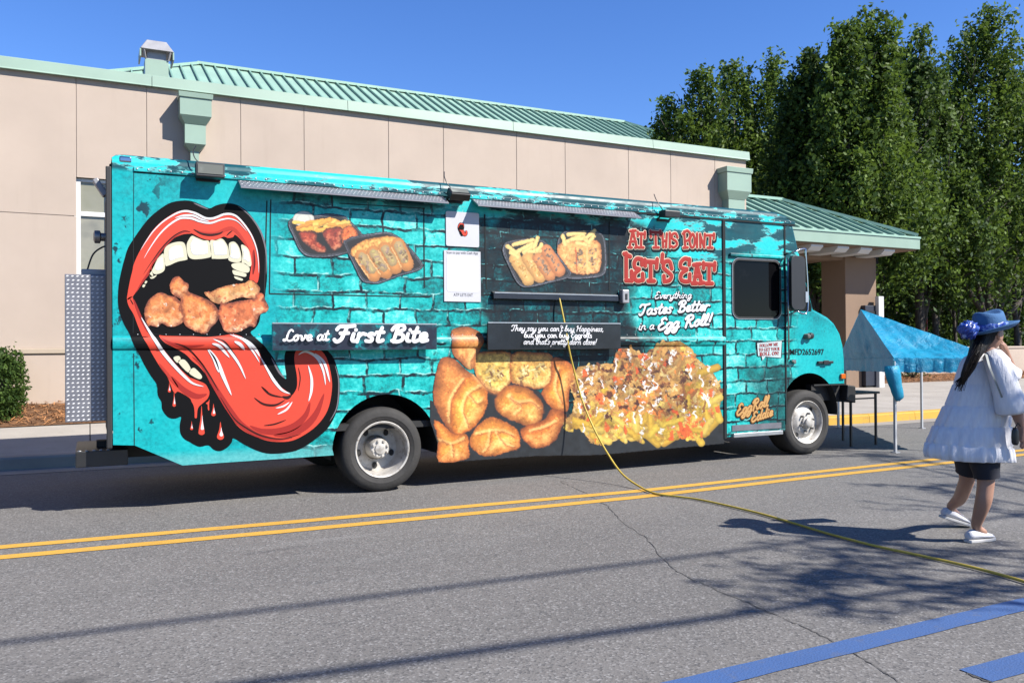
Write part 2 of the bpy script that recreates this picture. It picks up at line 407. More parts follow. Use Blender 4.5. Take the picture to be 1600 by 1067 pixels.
# coping in lengths
cx = [XL] + [onY(px, py, WY).x for px, py in ((237, 120), (542, 160), (800, 195), (1018, 222))] + [XR+0.06]
for a, b in zip(cx, cx[1:]):
    m = MB(); rings = []
    for x in (a+0.004, b-0.004): rings.append([(x, WY-0.075, ZB-0.012), (x, WY-0.06, ZB+0.012), (x, WY-0.045, ZT-0.01), (x, WY-0.035, ZT), (x, WY+0.42, ZT-0.03), (x, WY+0.42, ZB-0.01), (x, WY-0.04, ZB-0.012)])
    m.loft(rings); m.build('coping', M_GRN, bld)
m = MB(); m.box(XR-0.35, XR+0.058, WY+0.43, WY+24, ZB, ZT-0.01); m.build('coping', M_GRN, bld)
m = MB(); m.box(XL+0.3, XR-0.36, WY+0.43, WY+23.9, ZB-0.5, ZB-0.3); m.build('flat_roof', M_KERB, bld)
# window
def window(x0, x1, z0, z1):
    w = MB(); fr = 0.09; y0, y1 = WY+0.05, WY+0.11; zm = onY(140, 334, WY).z; xm = onY(168, 350, WY).x
    for a, b in ((x0, x0+fr), (xm-0.02, xm+0.05), (x1-fr, x1)): w.box(a, b, y0, y1, z0, z1)
    for a, b in ((z0, z0+fr), (zm-0.035, zm+0.035), (z1-0.05, z1)):
        for c, d in ((x0+fr+.001, xm-0.021), (xm+0.051, x1-fr-.001)): w.box(c, d, y0+0.002, y1-0.002, a, b)
    wo = w.build('window_frame', M_WFR, bld, bevel=0.004)
    t = NT('window glass'); 
    col = t.ramp(t.noise(1.6, 3, vec=t.map((1, 1, 1.6))), [(0.3, (0.30, 0.29, 0.20)), (0.55, (0.36, 0.34, 0.26)), (0.75, (0.22, 0.21, 0.17))])
    gm = t.out(col, 0.08, 0, 0.6)
    for c, d in ((x0+fr, xm-0.02), (xm+0.05, x1-fr)):
        for a, b in ((z0+fr, zm-0.035), (zm+0.035, z1-0.05)):
            g_ = MB(); g_.box(c+.001, d-.001, WY+0.085, WY+0.095, a+.001, b-.001); g_.build('pane', gm, wo)
    s_ = MB(); s_.box(x0+fr, xm-.02, WY+0.07, WY+0.08, zm-0.9, zm-0.875); s_.build('blind_rail', M_WFR, wo)
window(wx0, wx1, wzb, wzt)
# conductor heads (rain boxes) with downpipe
def conductor(px, pyt, wpx):
    a = onY(px-wpx/2, pyt, WY); b = onY(px+wpx/2, pyt, WY); w = (b.x-a.x); xc = (a.x+b.x)/2; zt = a.z; k = w/0.46; dp = 0.30
    def fr(z0, z1, w0, w1, d0, d1):
        r = [[(xc-w_/2, WY-d_, z), (xc+w_/2, WY-d_, z), (xc+w_/2, WY-0.002, z), (xc-w_/2, WY-0.002, z)] for z, w_, d_ in ((z0, w0, d0), (z1, w1, d1))]
        return r
    m = MB(); m.loft(fr(zt-0.07*k, zt, w, w*1.02, dp+0.02, dp+0.03)); h = m.build('conductor_head', M_GRN, bld, bevel=0.004)
    m = MB(); m.loft(fr(zt-0.32*k, zt-0.071*k, w*.93, w*.93, dp, dp)); m.loft(fr(zt-0.43*k, zt-0.321*k, w*.62, w*.93, dp*.72, dp)); m.build('upper_box', M_GRN, h)
    m = MB(); m.loft(fr(zt-0.71*k, zt-0.431*k, w*.62, w*.62, dp*.70, dp*.70)); m.loft(fr(zt-0.80*k, zt-0.711*k, w*.26, w*.62, dp*.35, dp*.70)); m.build('lower_box', M_GRN, h)
    m = MB(); m.loft(fr(0.5, zt-0.801*k, w*.25, w*.25, dp*.34, dp*.34)); m.build('downpipe', M_GRN, h)
conductor(302.5, 151, 52); conductor(1140, 264, 40)
# hip roof of the block behind the parapet
RY0, RY1 = 27.0, 33.0
za = onY(640, 166, RY0).z - 0.9
r0 = onY(308, 100, RY1); r1 = onY(975, 194, RY1); zr = (r0.z+r1.z)/2
r0 = Vector((r0.x, RY1, zr)); r1 = Vector((r1.x, RY1, zr)); e0 = Vector((r0.x-6, RY0, za)); e1 = Vector((r1.x+6, RY0, za))
rf = MB(); rf.add([e0, e1, r1, r0, (e0.x, 2*RY1-RY0, za), (e1.x, 2*RY1-RY0, za)], [(0, 1, 2, 3), (0, 3, 4), (1, 5, 2), (3, 2, 5, 4)])
rfo = rf.build('hip_roof', M_GRND, bld)
up = Vector((0, RY1-RY0, zr-za)).normalized(); nrm = up.cross(Vector((-1, 0, 0))).normalized()
if nrm.z < 0: nrm = -nrm
x = e0.x+0.3
while x < e1.x:
    t1 = 1.0
    if x < r0.x: t1 = (x-e0.x)/(r0.x-e0.x)
    elif x > r1.x: t1 = (e1.x-x)/(e1.x-r1.x)
    a = Vector((x, RY0, za)); b = Vector((x, RY0+(RY1-RY0)*t1, za+(zr-za)*t1))
    if t1 > 0.15:
        s_ = MB(); s_.beam(a+nrm*0.04, b+nrm*0.04, 0.05, 0.09, nrm); s_.build('roof_seam', M_SEAM, rfo)
    x += 0.42
for a, b in ((e0, r0), (r0, r1), (r1, e1)):
    s_ = MB(); s_.beam(a+Vector((0, 0, 0.06)), b+Vector((0, 0, 0.06)), 0.22, 0.10); s_.build('ridge_cap', M_GRND, rfo)
# roof exhaust hood just behind the parapet
vy = 16.6
def vz(py): return onY(245, py, vy).z
p = onY(244, 105, vy); sc_ = (onY(266, 90, vy).x-onY(217, 90, vy).x)
vt = thing('roof_vent', 'galvanised exhaust hood on a green base above the parapet', 'vent', (p.x, vy, vz(112)))
def frust(z0, z1, w0, w1, xo=0): return [[(p.x+xo-w_/2, vy-w_/2, z), (p.x+xo+w_/2, vy-w_/2, z), (p.x+xo+w_/2, vy+w_/2, z), (p.x+xo-w_/2, vy+w_/2, z)] for z, w_ in ((z0, w0), (z1, w1))]
m = MB(); m.loft(frust(vz(99)-0.9, vz(99), sc_*.74, sc_*.74)); m.build('base', M_GRN, vt)
m = MB(); m.loft(frust(vz(99)+.001, vz(86), sc_*.60, sc_*.60)); m.build('neck', M_GALV, vt)
m = MB(); m.loft(frust(vz(86), vz(69), sc_*1.06, sc_*.62)); m.build('hood', M_GALV, vt, bevel=0.01)
for s1 in (-1, 1):
    m = MB(); m.box(p.x+s1*sc_*.52-.012, p.x+s1*sc_*.52+.012, vy-sc_*.5, vy+sc_*.5, vz(98), vz(86)-.002); m.build('side_flap', M_GRN, vt)
for s1 in (-1, 1):
    m = MB(); m.beam((p.x+s1*sc_*.36, vy-sc_*.38, vz(99)), (p.x+s1*sc_*.42, vy-sc_*.50, vz(87)), 0.03, 0.03); m.build('stay', M_GALV, vt)
# ================================================================== entrance canopy on the right
CY0 = 14.7
c1 = onY(1434, 372, CY0); ze = c1.z; zb = onY(1434, 390, CY0).z
cnp = thing('entrance_canopy', 'green standing-seam metal canopy roof with a tan column behind the cab', 'canopy', (c1.x-3, CY0+2, 0.2))
# hip apex: from the corner up a 45 degree plan line, chosen to pass through the seen apex
best = None
for i in range(10, 90):
    t = i*0.1; X = c1.x-t; Y = CY0+t
    q = onY(1222, 316, Y); e = abs(q.x-X)
    if best is None or e < best[0]: best = (e, X, Y, q.z)
ax, ay, az = best[1], best[2], best[3]
xw = XR+0.02
A0, A1, B0, B1 = Vector((xw, CY0, ze)), Vector((c1.x, CY0, ze)), Vector((xw, ay, az)), Vector((ax, ay, az))
C1 = Vector((c1.x, 2*ay-CY0, ze)); C0 = Vector((xw, 2*ay-CY0, ze))
m = MB(); m.add([A0, A1, B1, B0, C1, C0], [(0, 1, 2, 3), (1, 4, 2), (3, 2, 4, 5)]); cr_ = m.build('canopy_roof', M_GRND, cnp)
nn = (A1-A0).cross(B0-A0).normalized()
if nn.z < 0: nn = -nn
x = xw+0.2
while x < c1.x-0.1:
    t1 = 1 if x < ax else (c1.x-x)/(c1.x-ax)
    a = Vector((x, CY0, ze)); b = Vector((x, CY0+(ay-CY0)*t1, ze+(az-ze)*t1))
    s_ = MB(); s_.beam(a+nn*.03, b+nn*.03, 0.035, 0.07, nn); s_.build('roof_seam', M_SEAM, cr_); x += 0.41
n2 = (C1-A1).cross(B1-A1).normalized(); n2 = -n2 if n2.z < 0 else n2
y = CY0+0.3
while y < 2*ay-CY0:
    t1 = 1-abs(y-ay)/(ay-CY0)
    a = Vector((c1.x, y, ze)); b = Vector((c1.x+(ax-c1.x)*t1, y, ze+(az-ze)*t1))
    s_ = MB(); s_.beam(a+n2*.03, b+n2*.03, 0.035, 0.07, n2); s_.build('roof_seam', M_SEAM, cr_); y += 0.41
for a, b in ((A1, B1), (B0, B1), (B1, C1)):
    s_ = MB(); s_.beam(a+Vector((0, 0, .07)), b+Vector((0, 0, .07)), 0.18, 0.07); s_.build('hip_cap', M_GRND, cr_)
m = MB(); m.box(xw, c1.x+.02, CY0-.05, CY0-.002, zb, ze+.01); m.box(c1.x-.03, c1.x+.02, CY0+.0, 2*ay-CY0, zb, ze+.01); m.build('fascia', M_GRN, cnp, bevel=0.006)
m = MB(); m.box(xw, c1.x+.03, CY0-.075, CY0-.052, ze-.03, ze+.02); m.build('drip_edge', M_GRND, cnp)
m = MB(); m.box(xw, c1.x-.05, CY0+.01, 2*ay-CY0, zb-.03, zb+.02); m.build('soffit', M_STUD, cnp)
for px in (1275, 1316, 1352, 1388):
    q = onY(px, 392, CY0+.1); s_ = MB()
    prof = [(0, 0), (0.95, 0), (0.95, -.14), (0.12, -.14), (0, -.05)]
    s_.prism(prof, q.x-.20, q.x+.20, lambda u, w_, d_: (d_, CY0+.06+u, zb-.03+w_-.001)); s_.build('rafter_tail', M_WFR, cnp)
# beam and column
ky = CY0+1.0
k0, k1 = onY(1318, 440, ky), onY(1366, 440, ky)
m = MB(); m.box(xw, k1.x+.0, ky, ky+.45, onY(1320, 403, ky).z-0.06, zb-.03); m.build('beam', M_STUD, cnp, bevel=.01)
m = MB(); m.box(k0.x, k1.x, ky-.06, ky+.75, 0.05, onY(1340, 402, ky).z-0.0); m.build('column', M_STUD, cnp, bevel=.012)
# ================================================================== trees, hedge, low wall
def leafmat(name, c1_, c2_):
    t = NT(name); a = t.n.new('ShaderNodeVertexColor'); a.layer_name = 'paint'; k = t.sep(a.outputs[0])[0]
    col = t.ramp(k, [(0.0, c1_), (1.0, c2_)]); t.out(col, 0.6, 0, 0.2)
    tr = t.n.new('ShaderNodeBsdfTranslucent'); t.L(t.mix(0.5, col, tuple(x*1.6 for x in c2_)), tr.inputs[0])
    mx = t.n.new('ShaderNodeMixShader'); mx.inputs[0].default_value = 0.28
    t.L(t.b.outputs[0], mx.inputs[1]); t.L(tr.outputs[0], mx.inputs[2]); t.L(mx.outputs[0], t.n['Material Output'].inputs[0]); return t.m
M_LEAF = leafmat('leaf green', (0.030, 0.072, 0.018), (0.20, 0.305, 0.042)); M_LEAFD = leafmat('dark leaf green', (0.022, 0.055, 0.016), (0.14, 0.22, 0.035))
M_LEAFM = leafmat('mid leaf green', (0.026, 0.062, 0.017), (0.17, 0.27, 0.05)); M_SHRUB = leafmat('shrub leaf', (0.03, 0.07, 0.015), (0.12, 0.20, 0.035))
def bark():
    t = NT('bark'); v = t.map((9, 9, 1.6)); n = t.noise(3, 5, 0.7, vec=v)
    t.bump(n, 0.8, 0.02); return t.out(t.ramp(n, [(0.35, (0.05, 0.04, 0.033)), (0.7, (0.17, 0.145, 0.125))]), 0.95)
M_BARK = bark()
def leaves(P, r, size, squash=1.0, shade=None):
    n = len(P); u = r.normal(size=(n, 3)); u /= np.linalg.norm(u, axis=1)[:, None]
    w = r.normal(size=(n, 3)); w -= u*(u*w).sum(1)[:, None]; w /= np.linalg.norm(w, axis=1)[:, None]
    L = (size*r.uniform(.6, 1.35, n))[:, None]; W = L*r.uniform(.45, .7, (n, 1))
    q = np.cross(u, w)*L*0.12
    V = np.stack([P-u*L, P+w*W+q, P+u*L, P-w*W+q], 1).reshape(-1, 3)
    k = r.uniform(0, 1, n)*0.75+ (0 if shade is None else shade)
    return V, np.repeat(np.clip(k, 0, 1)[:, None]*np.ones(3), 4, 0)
def crown_points(lobes, n, r, clump=0.30):
    """upright plumes of leaves: each lobe is a sheaf of ascending sprays that end at uneven heights"""
    vol = np.array([l[3]*l[3]*(l[5]-l[4]) for l in lobes])**0.75; cnt = (n*vol/vol.sum()).astype(int); out = []; sh = []
    for (x, y, _, rad, z0, z1), c in zip(lobes, cnt):
        k = max(9, int(c/95)); t = r.uniform(0, 1, k)**0.8; t[0] = .72
        pr_ = np.minimum(1, (t/0.15))**0.6*np.minimum(1, (1.02-t)/0.6)**0.8
        a = r.uniform(0, 6.283, k); rr = rad*pr_*np.sqrt(r.uniform(.05, 1.15, k)); rr[0] = 0
        B = np.stack([x+rr*np.cos(a), y+rr*np.sin(a), z0+(z1-z0)*t*.86], 1)
        Lp = (0.11*(z1-z0)+.55)*r.uniform(.6, 1.5, k); Lp = np.minimum(Lp, np.maximum(.35, (z1-B[:, 2])*1.05))
        lean = r.uniform(.05, .38, k)*np.minimum(1, rr/max(rad, .1)+.1); Dv = np.stack([np.cos(a)*lean+r.normal(size=k)*.10, np.sin(a)*lean+r.normal(size=k)*.10, np.ones(k)], 1); Dv /= np.linalg.norm(Dv, axis=1)[:, None]
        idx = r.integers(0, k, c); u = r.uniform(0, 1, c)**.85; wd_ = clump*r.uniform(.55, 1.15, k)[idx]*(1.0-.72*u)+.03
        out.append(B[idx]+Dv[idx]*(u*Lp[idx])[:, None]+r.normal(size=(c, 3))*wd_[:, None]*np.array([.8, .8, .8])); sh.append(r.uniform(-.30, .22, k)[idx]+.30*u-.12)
    return np.concatenate(out), np.concatenate(sh)
def tree(name, label, x, y, lobes, n, seed, size=0.085, mat=None, trunk_r=0.17, group=None, clump=0.36, zg=0.2, fork=2.0):
    r = np.random.default_rng(seed); t = thing(name, label, 'tree', (x, y, zg), group)
    L = [(x+l[0], y+l[1], 0, l[2], l[3], l[4]) for l in lobes]
    P, sh = crown_points(L, n, r, clump)
    V, C = leaves(P, r, size, shade=sh); Fq = np.arange(len(V)).reshape(-1, 4)
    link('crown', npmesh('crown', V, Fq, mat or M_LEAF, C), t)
    m = MB(); top = max(l[5] for l in L)
    m.tube([(x, y, zg-.1), (x+r.uniform(-.05, .05), y, zg+fork*.5), (x+r.uniform(-.08, .08), y+.03, zg+fork), (x, y, zg+fork+(top-fork)*.35), (x, y, zg+fork+(top-fork)*.75)], [trunk_r*1.25, trunk_r, trunk_r*.92, trunk_r*.55, trunk_r*.12], 9)
    m.build('trunk', M_BARK, t, smooth=True)
    m = MB()
    for l in L:
        zb_ = zg+fork*r.uniform(.75, 1.15)
        m.tube([(x, y, zb_), (x+(l[0]-x)*.55, y+(l[1]-y)*.55, zb_+(l[4]-zb_)*.5+.8), (l[0], l[1], max(zb_+1.5, l[4]+(l[5]-l[4])*.3)), (l[0]+r.uniform(-.1, .1), l[1], l[4]+(l[5]-l[4])*.85)], [trunk_r*.6, trunk_r*.42, trunk_r*.28, .015], 6)
        for q in range(7):
            f = r.uniform(.1, .8); a = r.uniform(0, 6.28); z_ = l[4]+(l[5]-l[4])*f
            m.tube([(l[0], l[1], z_), (l[0]+math.cos(a)*l[3]*.5, l[1]+math.sin(a)*l[3]*.5, z_+.4), (l[0]+math.cos(a)*l[3]*.85, l[1]+math.sin(a)*l[3]*.85, z_+1.0)], [.035, .02, .006], 5)
    m.build('limbs', M_BARK, t, smooth=True); return t
def lobes_px(Y, specs, cx):
    out = []
    for px, pyt, pyb, wpx, dy in specs:
        a = onY(px, (pyt+pyb)/2, Y+dy); b = onY(px+wpx/2, (pyt+pyb)/2, Y+dy)
        out.append((a.x-cx, dy, abs(b.x-a.x)*1.22, max(1.2, onY(px, pyb, Y+dy).z), onY(px, pyt+14, Y+dy).z))
    return out
G_T = 'upright trees behind the canopy'
def ptree(name, label, Y, specs, cpx, n, seed, **k):
    cx = onY(cpx, 500, Y).x
    return tree(name, label, cx, Y, lobes_px(Y, specs, cx), n, seed, **k)
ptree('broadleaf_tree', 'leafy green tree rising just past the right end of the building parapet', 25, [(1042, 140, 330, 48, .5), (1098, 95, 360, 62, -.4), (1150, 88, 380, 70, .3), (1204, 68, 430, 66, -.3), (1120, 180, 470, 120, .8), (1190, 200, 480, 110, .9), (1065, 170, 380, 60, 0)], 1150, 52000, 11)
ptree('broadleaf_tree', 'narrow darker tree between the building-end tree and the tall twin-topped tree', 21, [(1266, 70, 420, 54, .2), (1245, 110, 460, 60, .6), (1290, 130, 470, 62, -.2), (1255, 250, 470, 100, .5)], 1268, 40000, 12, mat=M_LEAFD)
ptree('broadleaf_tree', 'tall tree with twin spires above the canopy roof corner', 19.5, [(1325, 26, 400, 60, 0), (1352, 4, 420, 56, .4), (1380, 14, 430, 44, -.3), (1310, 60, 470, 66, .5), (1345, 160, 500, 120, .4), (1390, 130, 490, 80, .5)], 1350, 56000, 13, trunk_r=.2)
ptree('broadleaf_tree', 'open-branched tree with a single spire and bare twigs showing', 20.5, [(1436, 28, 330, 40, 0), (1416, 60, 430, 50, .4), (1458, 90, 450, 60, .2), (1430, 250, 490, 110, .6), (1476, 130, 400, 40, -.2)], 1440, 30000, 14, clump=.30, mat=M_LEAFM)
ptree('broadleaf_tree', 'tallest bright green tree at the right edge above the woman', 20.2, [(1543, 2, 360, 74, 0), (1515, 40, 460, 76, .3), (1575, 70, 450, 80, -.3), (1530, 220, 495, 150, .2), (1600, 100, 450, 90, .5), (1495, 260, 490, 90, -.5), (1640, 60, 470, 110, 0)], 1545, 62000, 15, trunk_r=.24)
# darker trees further back
ptree('evergreen_tree', 'dark low-branching evergreen seen under the canopy beside the column', 27, [(1290, 380, 590, 110, 0), (1240, 330, 590, 100, .8), (1400, 360, 600, 130, .6), (1340, 300, 590, 140, 1.2)], 1325, 24000, 21, size=.13, mat=M_LEAFD, clump=.42)
ptree('evergreen_tree', 'dark evergreen filling the gap behind the turquoise tent', 28, [(1450, 300, 600, 150, 0), (1510, 350, 600, 120, .8), (1420, 420, 610, 110, 1.5)], 1465, 20000, 22, size=.13, mat=M_LEAFD, clump=.42)
ptree('evergreen_tree', 'dark evergreen behind the woman at the right edge', 29, [(1560, 280, 600, 150, 0), (1625, 330, 600, 150, .8), (1690, 300, 600, 150, 1.0)], 1590, 20000, 23, size=.13, mat=M_LEAFD, clump=.42)
# slim trunks seen in the shade behind the low wall
for i, (px, Y, rr) in enumerate(((1462, 21.0, .11), (1492, 22.5, .07), (1588, 20.6, .10))):
    q = onY(px, 560, Y); tt = thing('tree_stem', ('bare grey stem in the shade left of the woman hat', 'thin bare stem in the shade behind the hat', 'forked bare stem right of the woman hat')[i], 'tree', (q.x, Y, .3))
    m = MB(); m.tube([(q.x, Y, .2), (q.x+.05, Y, 1.6), (q.x-.1, Y, 3.2), (q.x+.1, Y, 5.5)], [rr*1.2, rr, rr*.85, rr*.4], 8); m.build('trunk', M_BARK, tt, smooth=True)
    m = MB(); m.tube([(q.x, Y, 1.7), (q.x+.5, Y+.1, 3.0), (q.x+.7, Y, 4.6)], [rr*.6, rr*.45, rr*.2], 6); m.tube([(q.x, Y, 2.3), (q.x-.55, Y+.1, 3.4), (q.x-.7, Y, 4.6)], [rr*.5, rr*.4, rr*.2], 6); m.build('limbs', M_BARK, tt, smooth=True)
# far wood that closes the view
r_ = np.random.default_rng(5); n = 46000
P = np.stack([r_.uniform(16, 120, n), 44+r_.uniform(-3, 5, n), 1+11*r_.uniform(0, 1, n)**1.1], 1)
P[:, 2] *= (0.72+0.28*np.sin(P[:, 0]*.7)*np.cos(P[:, 0]*.23+1)); V, C = leaves(P, r_, .30)
wd = stuff(link('distant_wood', npmesh('distant_wood', V, np.arange(len(V)).reshape(-1, 4), M_LEAFD, C))); tag(wd, 'dark mass of woodland far behind the trees and low wall', 'woodland')
# clipped shrub at the left wall
q = onY(8, 600, 13.55); sh_ = thing('shrub', 'clipped green shrub against the beige wall at the left edge', 'shrub', (q.x-.12, 13.55, .45))
n = 9000; d_ = r_.normal(size=(n, 3)); d_ /= np.linalg.norm(d_, axis=1)[:, None]; rad = (r_.uniform(.62, 1.05, n)*(1+.13*np.sin(d_[:, 0]*7+d_[:, 2]*5)*np.cos(d_[:, 2]*8+d_[:, 1]*6)+(r_.uniform(0, 1, n) > .985)*.16))[:, None]
zt_ = onY(10, 545, 13.3).z; P = np.array([q.x-.15, 13.5, (zt_+.40)/2]) + np.sign(d_)*np.abs(d_)**.75*rad*np.array([.40, .38, (zt_-.40)/2])
V, C = leaves(P, r_, .026); link('foliage', npmesh('foliage', V, np.arange(len(V)).reshape(-1, 4), M_SHRUB, C), sh_)
m = MB()
for i in range(7): a = i*.9; m.tube([(q.x-.15, 13.5, .35), (q.x-.15+.12*math.cos(a), 13.5+.12*math.sin(a), .75), (q.x-.15+.25*math.cos(a), 13.5+.25*math.sin(a), 1.05)], [.02, .014, .005], 5)
m.build('stems', M_BARK, sh_)
# low wall right of the canopy
LW = 17.5
wa, wb_ = onY(1372, 560, LW).x, 60
lw = thing('low_wall', 'long low beige stucco wall behind the woman and tent', 'wall', (30, LW, .2)); zt_ = onY(1560, 541, LW).z
x = wa
while x < wb_: m = MB(); m.box(x+.006, x+4-.006, LW, LW+.25, 0, zt_-.07); m.build('wall_panel', M_STUC, lw); x += 4
m = MB(); m.box(wa-.04, wb_, LW-.03, LW+.29, zt_-.068, zt_); m.build('wall_cap', M_STUC, lw, bevel=.01)
# small dry shrub by the tent leg
q = onZ(1425, 600, .35); ds = thing('dry_shrub', 'small twiggy reddish shrub in the pine straw beside the tent', 'shrub', (q.x, 17.1, .35)); x0 = onY(1425, 590, 17.1).x
m = MB()
for i in range(16): a = i*.39; m.tube([(x0, 17.1, .3), (x0+.18*math.cos(a), 17.1+.18*math.sin(a), .55), (x0+.35*math.cos(a), 17.1+.35*math.sin(a), .72+.1*math.sin(i*3))], [.012, .009, .004], 5)
m.build('twigs', M_BARK, ds)
P = np.array([x0, 17.1, .62])+r_.normal(size=(700, 3))*np.array([.24, .24, .12]); V, C = leaves(P, r_, .03); link('foliage', npmesh('foliage', V, np.arange(len(V)).reshape(-1, 4), M_SHRUB, C), ds)
# white post, dark cabinet beside the column, and thin red marker post
M_WHT = pm('white paint', (0.75, 0.75, 0.74), .5, .05, 5); M_NAVY = pm('navy panel', (0.02, 0.025, 0.045), .5); M_RED = pm('red paint', (0.45, 0.03, 0.02), .5); M_BLK = pm('black metal', (0.016, 0.016, 0.017), .45, .2, 8)
py_ = 15.4; a, b = onY(1373, 463, py_), onY(1381, 463, py_); zg_ = wz(20, py_)
o = MB(); o.box(a.x, b.x, py_, py_+.12, zg_-.02, a.z); po = o.build('white_post', M_WHT, None, bevel=.008); tag(po, 'square white post standing between the canopy column and tent', 'post')
a, b = onY(1352, 477, py_+.1), onY(1371.5, 477, py_+.1)
cb = thing('drop_box', 'dark navy cabinet on the pavement beside the white post', 'cabinet', (a.x, py_+.1, zg_)); o = MB(); o.box(a.x, b.x, py_+.1, py_+.45, zg_+.05, a.z); o.build('case', M_NAVY, cb, bevel=.01)
o = MB(); o.box(a.x+.02, b.x-.02, py_+.08, py_+.098, a.z-.35, a.z-.15); o.build('door', M_BLK, cb); o = MB(); o.box(a.x+.03, b.x-.03, py_+.13, py_+.42, zg_-.01, zg_+.049); o.build('foot', M_BLK, cb)
q = onY(1447.5, 500, 22); o = MB(); o.tube([(q.x, 22, .1), (q.x, 22, onY(1447, 483, 22).z)], .045, 8); o.lathe([(.045, 0), (.05, .02), (0, .06)], 8, Matrix.Translation((q.x, 22, onY(1447, 483, 22).z))); tag(o.build('marker_post', M_RED, None, smooth=True), 'thin red marker post in the shade behind the tent', 'post')
# ================================================================== food truck
TW = 2.35; TB = T+TW
truck = thing('food_truck', 'turquoise brick-printed food truck with a giant open mouth on its side', 'truck', (4.4, T+TW/2, 0))
def wrapmat():
    t = NT('printed vinyl wrap'); X, Y_, Zc = t.sep()
    cmb = t.n.new('ShaderNodeCombineXYZ'); t.L(X, cmb.inputs[0]); t.L(Zc, cmb.inputs[1]); v0 = cmb.outputs[0]
    # ragged brick lines: the coordinates are pushed about by noise before the brick pattern is read
    nz = t.n.new('ShaderNodeTexNoise'); nz.inputs['Scale'].default_value = 3.2; nz.inputs['Detail'].default_value = 6; nz.inputs['Roughness'].default_value = 0.6; t.L(v0, nz.inputs['Vector'])
    sub = t.n.new('ShaderNodeVectorMath'); sub.operation = 'SUBTRACT'; t.L(nz.outputs['Color'], sub.inputs[0]); sub.inputs[1].default_value = (.5, .5, .5)
    scl = t.n.new('ShaderNodeVectorMath'); scl.operation = 'SCALE'; scl.inputs['Scale'].default_value = 0.125; t.L(sub.outputs[0], scl.inputs[0])
    add = t.n.new('ShaderNodeVectorMath'); t.L(v0, add.inputs[0]); t.L(scl.outputs[0], add.inputs[1]); v = add.outputs[0]
    def brick(off, mort):
        mp = t.map((1, 1, 1), (off[0], off[1], 0), vec=v)
        b = t.n.new('ShaderNodeTexBrick'); b.inputs['Scale'].default_value = 1.0; b.inputs['Brick Width'].default_value = 0.335; b.inputs['Row Height'].default_value = 0.158
        b.inputs['Mortar Size'].default_value = mort; b.inputs['Mortar Smooth'].default_value = 0.5; b.offset = 0.5; b.squash = 1.25; b.squash_frequency = 3
        b.inputs['Color1'].default_value = (0.15, .15, .15, 1); b.inputs['Color2'].default_value = (.95, .95, .95, 1); b.inputs['Bias'].default_value = 0
        t.L(mp, b.inputs['Vector']); return b
    b1 = brick((0, 0), 0.017); b2 = brick((0.006, -0.016), 0.007)
    rag = t.noise(7, 5, .65, vec=v0); f_ = t.noise(30, 5, .7, vec=v0); big = t.noise(1.3, 4, .6, vec=v0)
    mort = t.math('MULTIPLY', b1.outputs['Fac'], t.step(rag, .40, .56)); hi = t.math('MULTIPLY', b2.outputs['Fac'], t.step(t.noise(11, 4, .6, vec=t.map(loc=(5, 3, 1), vec=v0)), .42, .60))
    med = t.noise(6.5, 6, .7, vec=t.map(loc=(4, 7, 2), vec=v0))
    tone = t.math('ADD', t.math('MULTIPLY', t.sep(b1.outputs['Color'])[0], .20), t.math('ADD', t.math('MULTIPLY', f_, .36), t.math('ADD', t.math('MULTIPLY', med, .52), t.math('SUBTRACT', t.math('MULTIPLY', big, .30), .14))))
    bright = t.ramp(tone, [(.34, (.0, .035, .042)), (.44, (0.0, .20, .205)), (.54, (.0, .45, .435)), (.64, (.045, .66, .62)), (.76, (.36, .88, .81))])
    col = t.mix(mort, bright, (.003, .018, .028)); col = t.mix(t.math('MULTIPLY', t.math('MULTIPLY', hi, t.math('SUBTRACT', 1.0, mort)), .85), col, (.40, .80, .75))
    gr = t.step(t.noise(3.4, 7, .7, vec=t.map(loc=(11, 4, 6), vec=v0)), .60, .68); col = t.mix(t.math('MULTIPLY', gr, .78), col, (.002, .022, .030))
    # night-dark stretch around the serving hatch
    dk = t.ramp(tone, [(.44, (.004, .007, .011)), (.58, (.002, .022, .030)), (.68, (.0, .11, .125)), (.80, (.02, .40, .40))])
    dark = t.mix(mort, dk, (.002, .006, .010)); dark = t.mix(t.math('MULTIPLY', t.math('MULTIPLY', hi, t.step(rag, .45, .6)), .8), dark, (.16, .60, .60))
    wob = t.math('MULTIPLY', t.math('SUBTRACT', big, .5), 1.6)
    xw_ = t.math('ADD', X, wob)
    mD = t.math('MULTIPLY', t.step(xw_, 3.25, 3.6), t.step(xw_, 5.75, 5.35)); mD = t.math('MULTIPLY', mD, t.step(t.math('ADD', Zc, wob), 2.85, 2.6))
    col = t.mix(mD, col, dark)
    mD2 = t.math('MULTIPLY', t.step(xw_, 6.9, 7.3), t.step(xw_, 7.95, 7.75)); mD2 = t.math('MULTIPLY', mD2, t.step(t.math('ADD', Zc, wob), 1.55, 1.1)); col = t.mix(t.math('MULTIPLY', mD2, .8), col, dark)
    # smooth sprayed area at the tail and the nose
    sm = t.ramp(t.math('ADD', t.math('MULTIPLY', f_, .45), t.math('MULTIPLY', big, .6)), [(.36, (.0, .19, .22)), (.52, (.0, .42, .445)), (.68, (.012, .57, .585))])
    spl = t.step(t.noise(4.2, 6, .62, vec=t.map((1, .8, 1), (2, 5, 0), vec=v0)), .60, .63)
    sm = t.mix(t.math('MULTIPLY', spl, t.step(X, .72, .40)), sm, (.003, .05, .07))
    mS = t.math('MAXIMUM', t.step(t.math('ADD', X, t.math('MULTIPLY', wob, .35)), 1.62, 1.42), t.step(X, 7.72, 7.95)); col = t.mix(mS, col, sm)
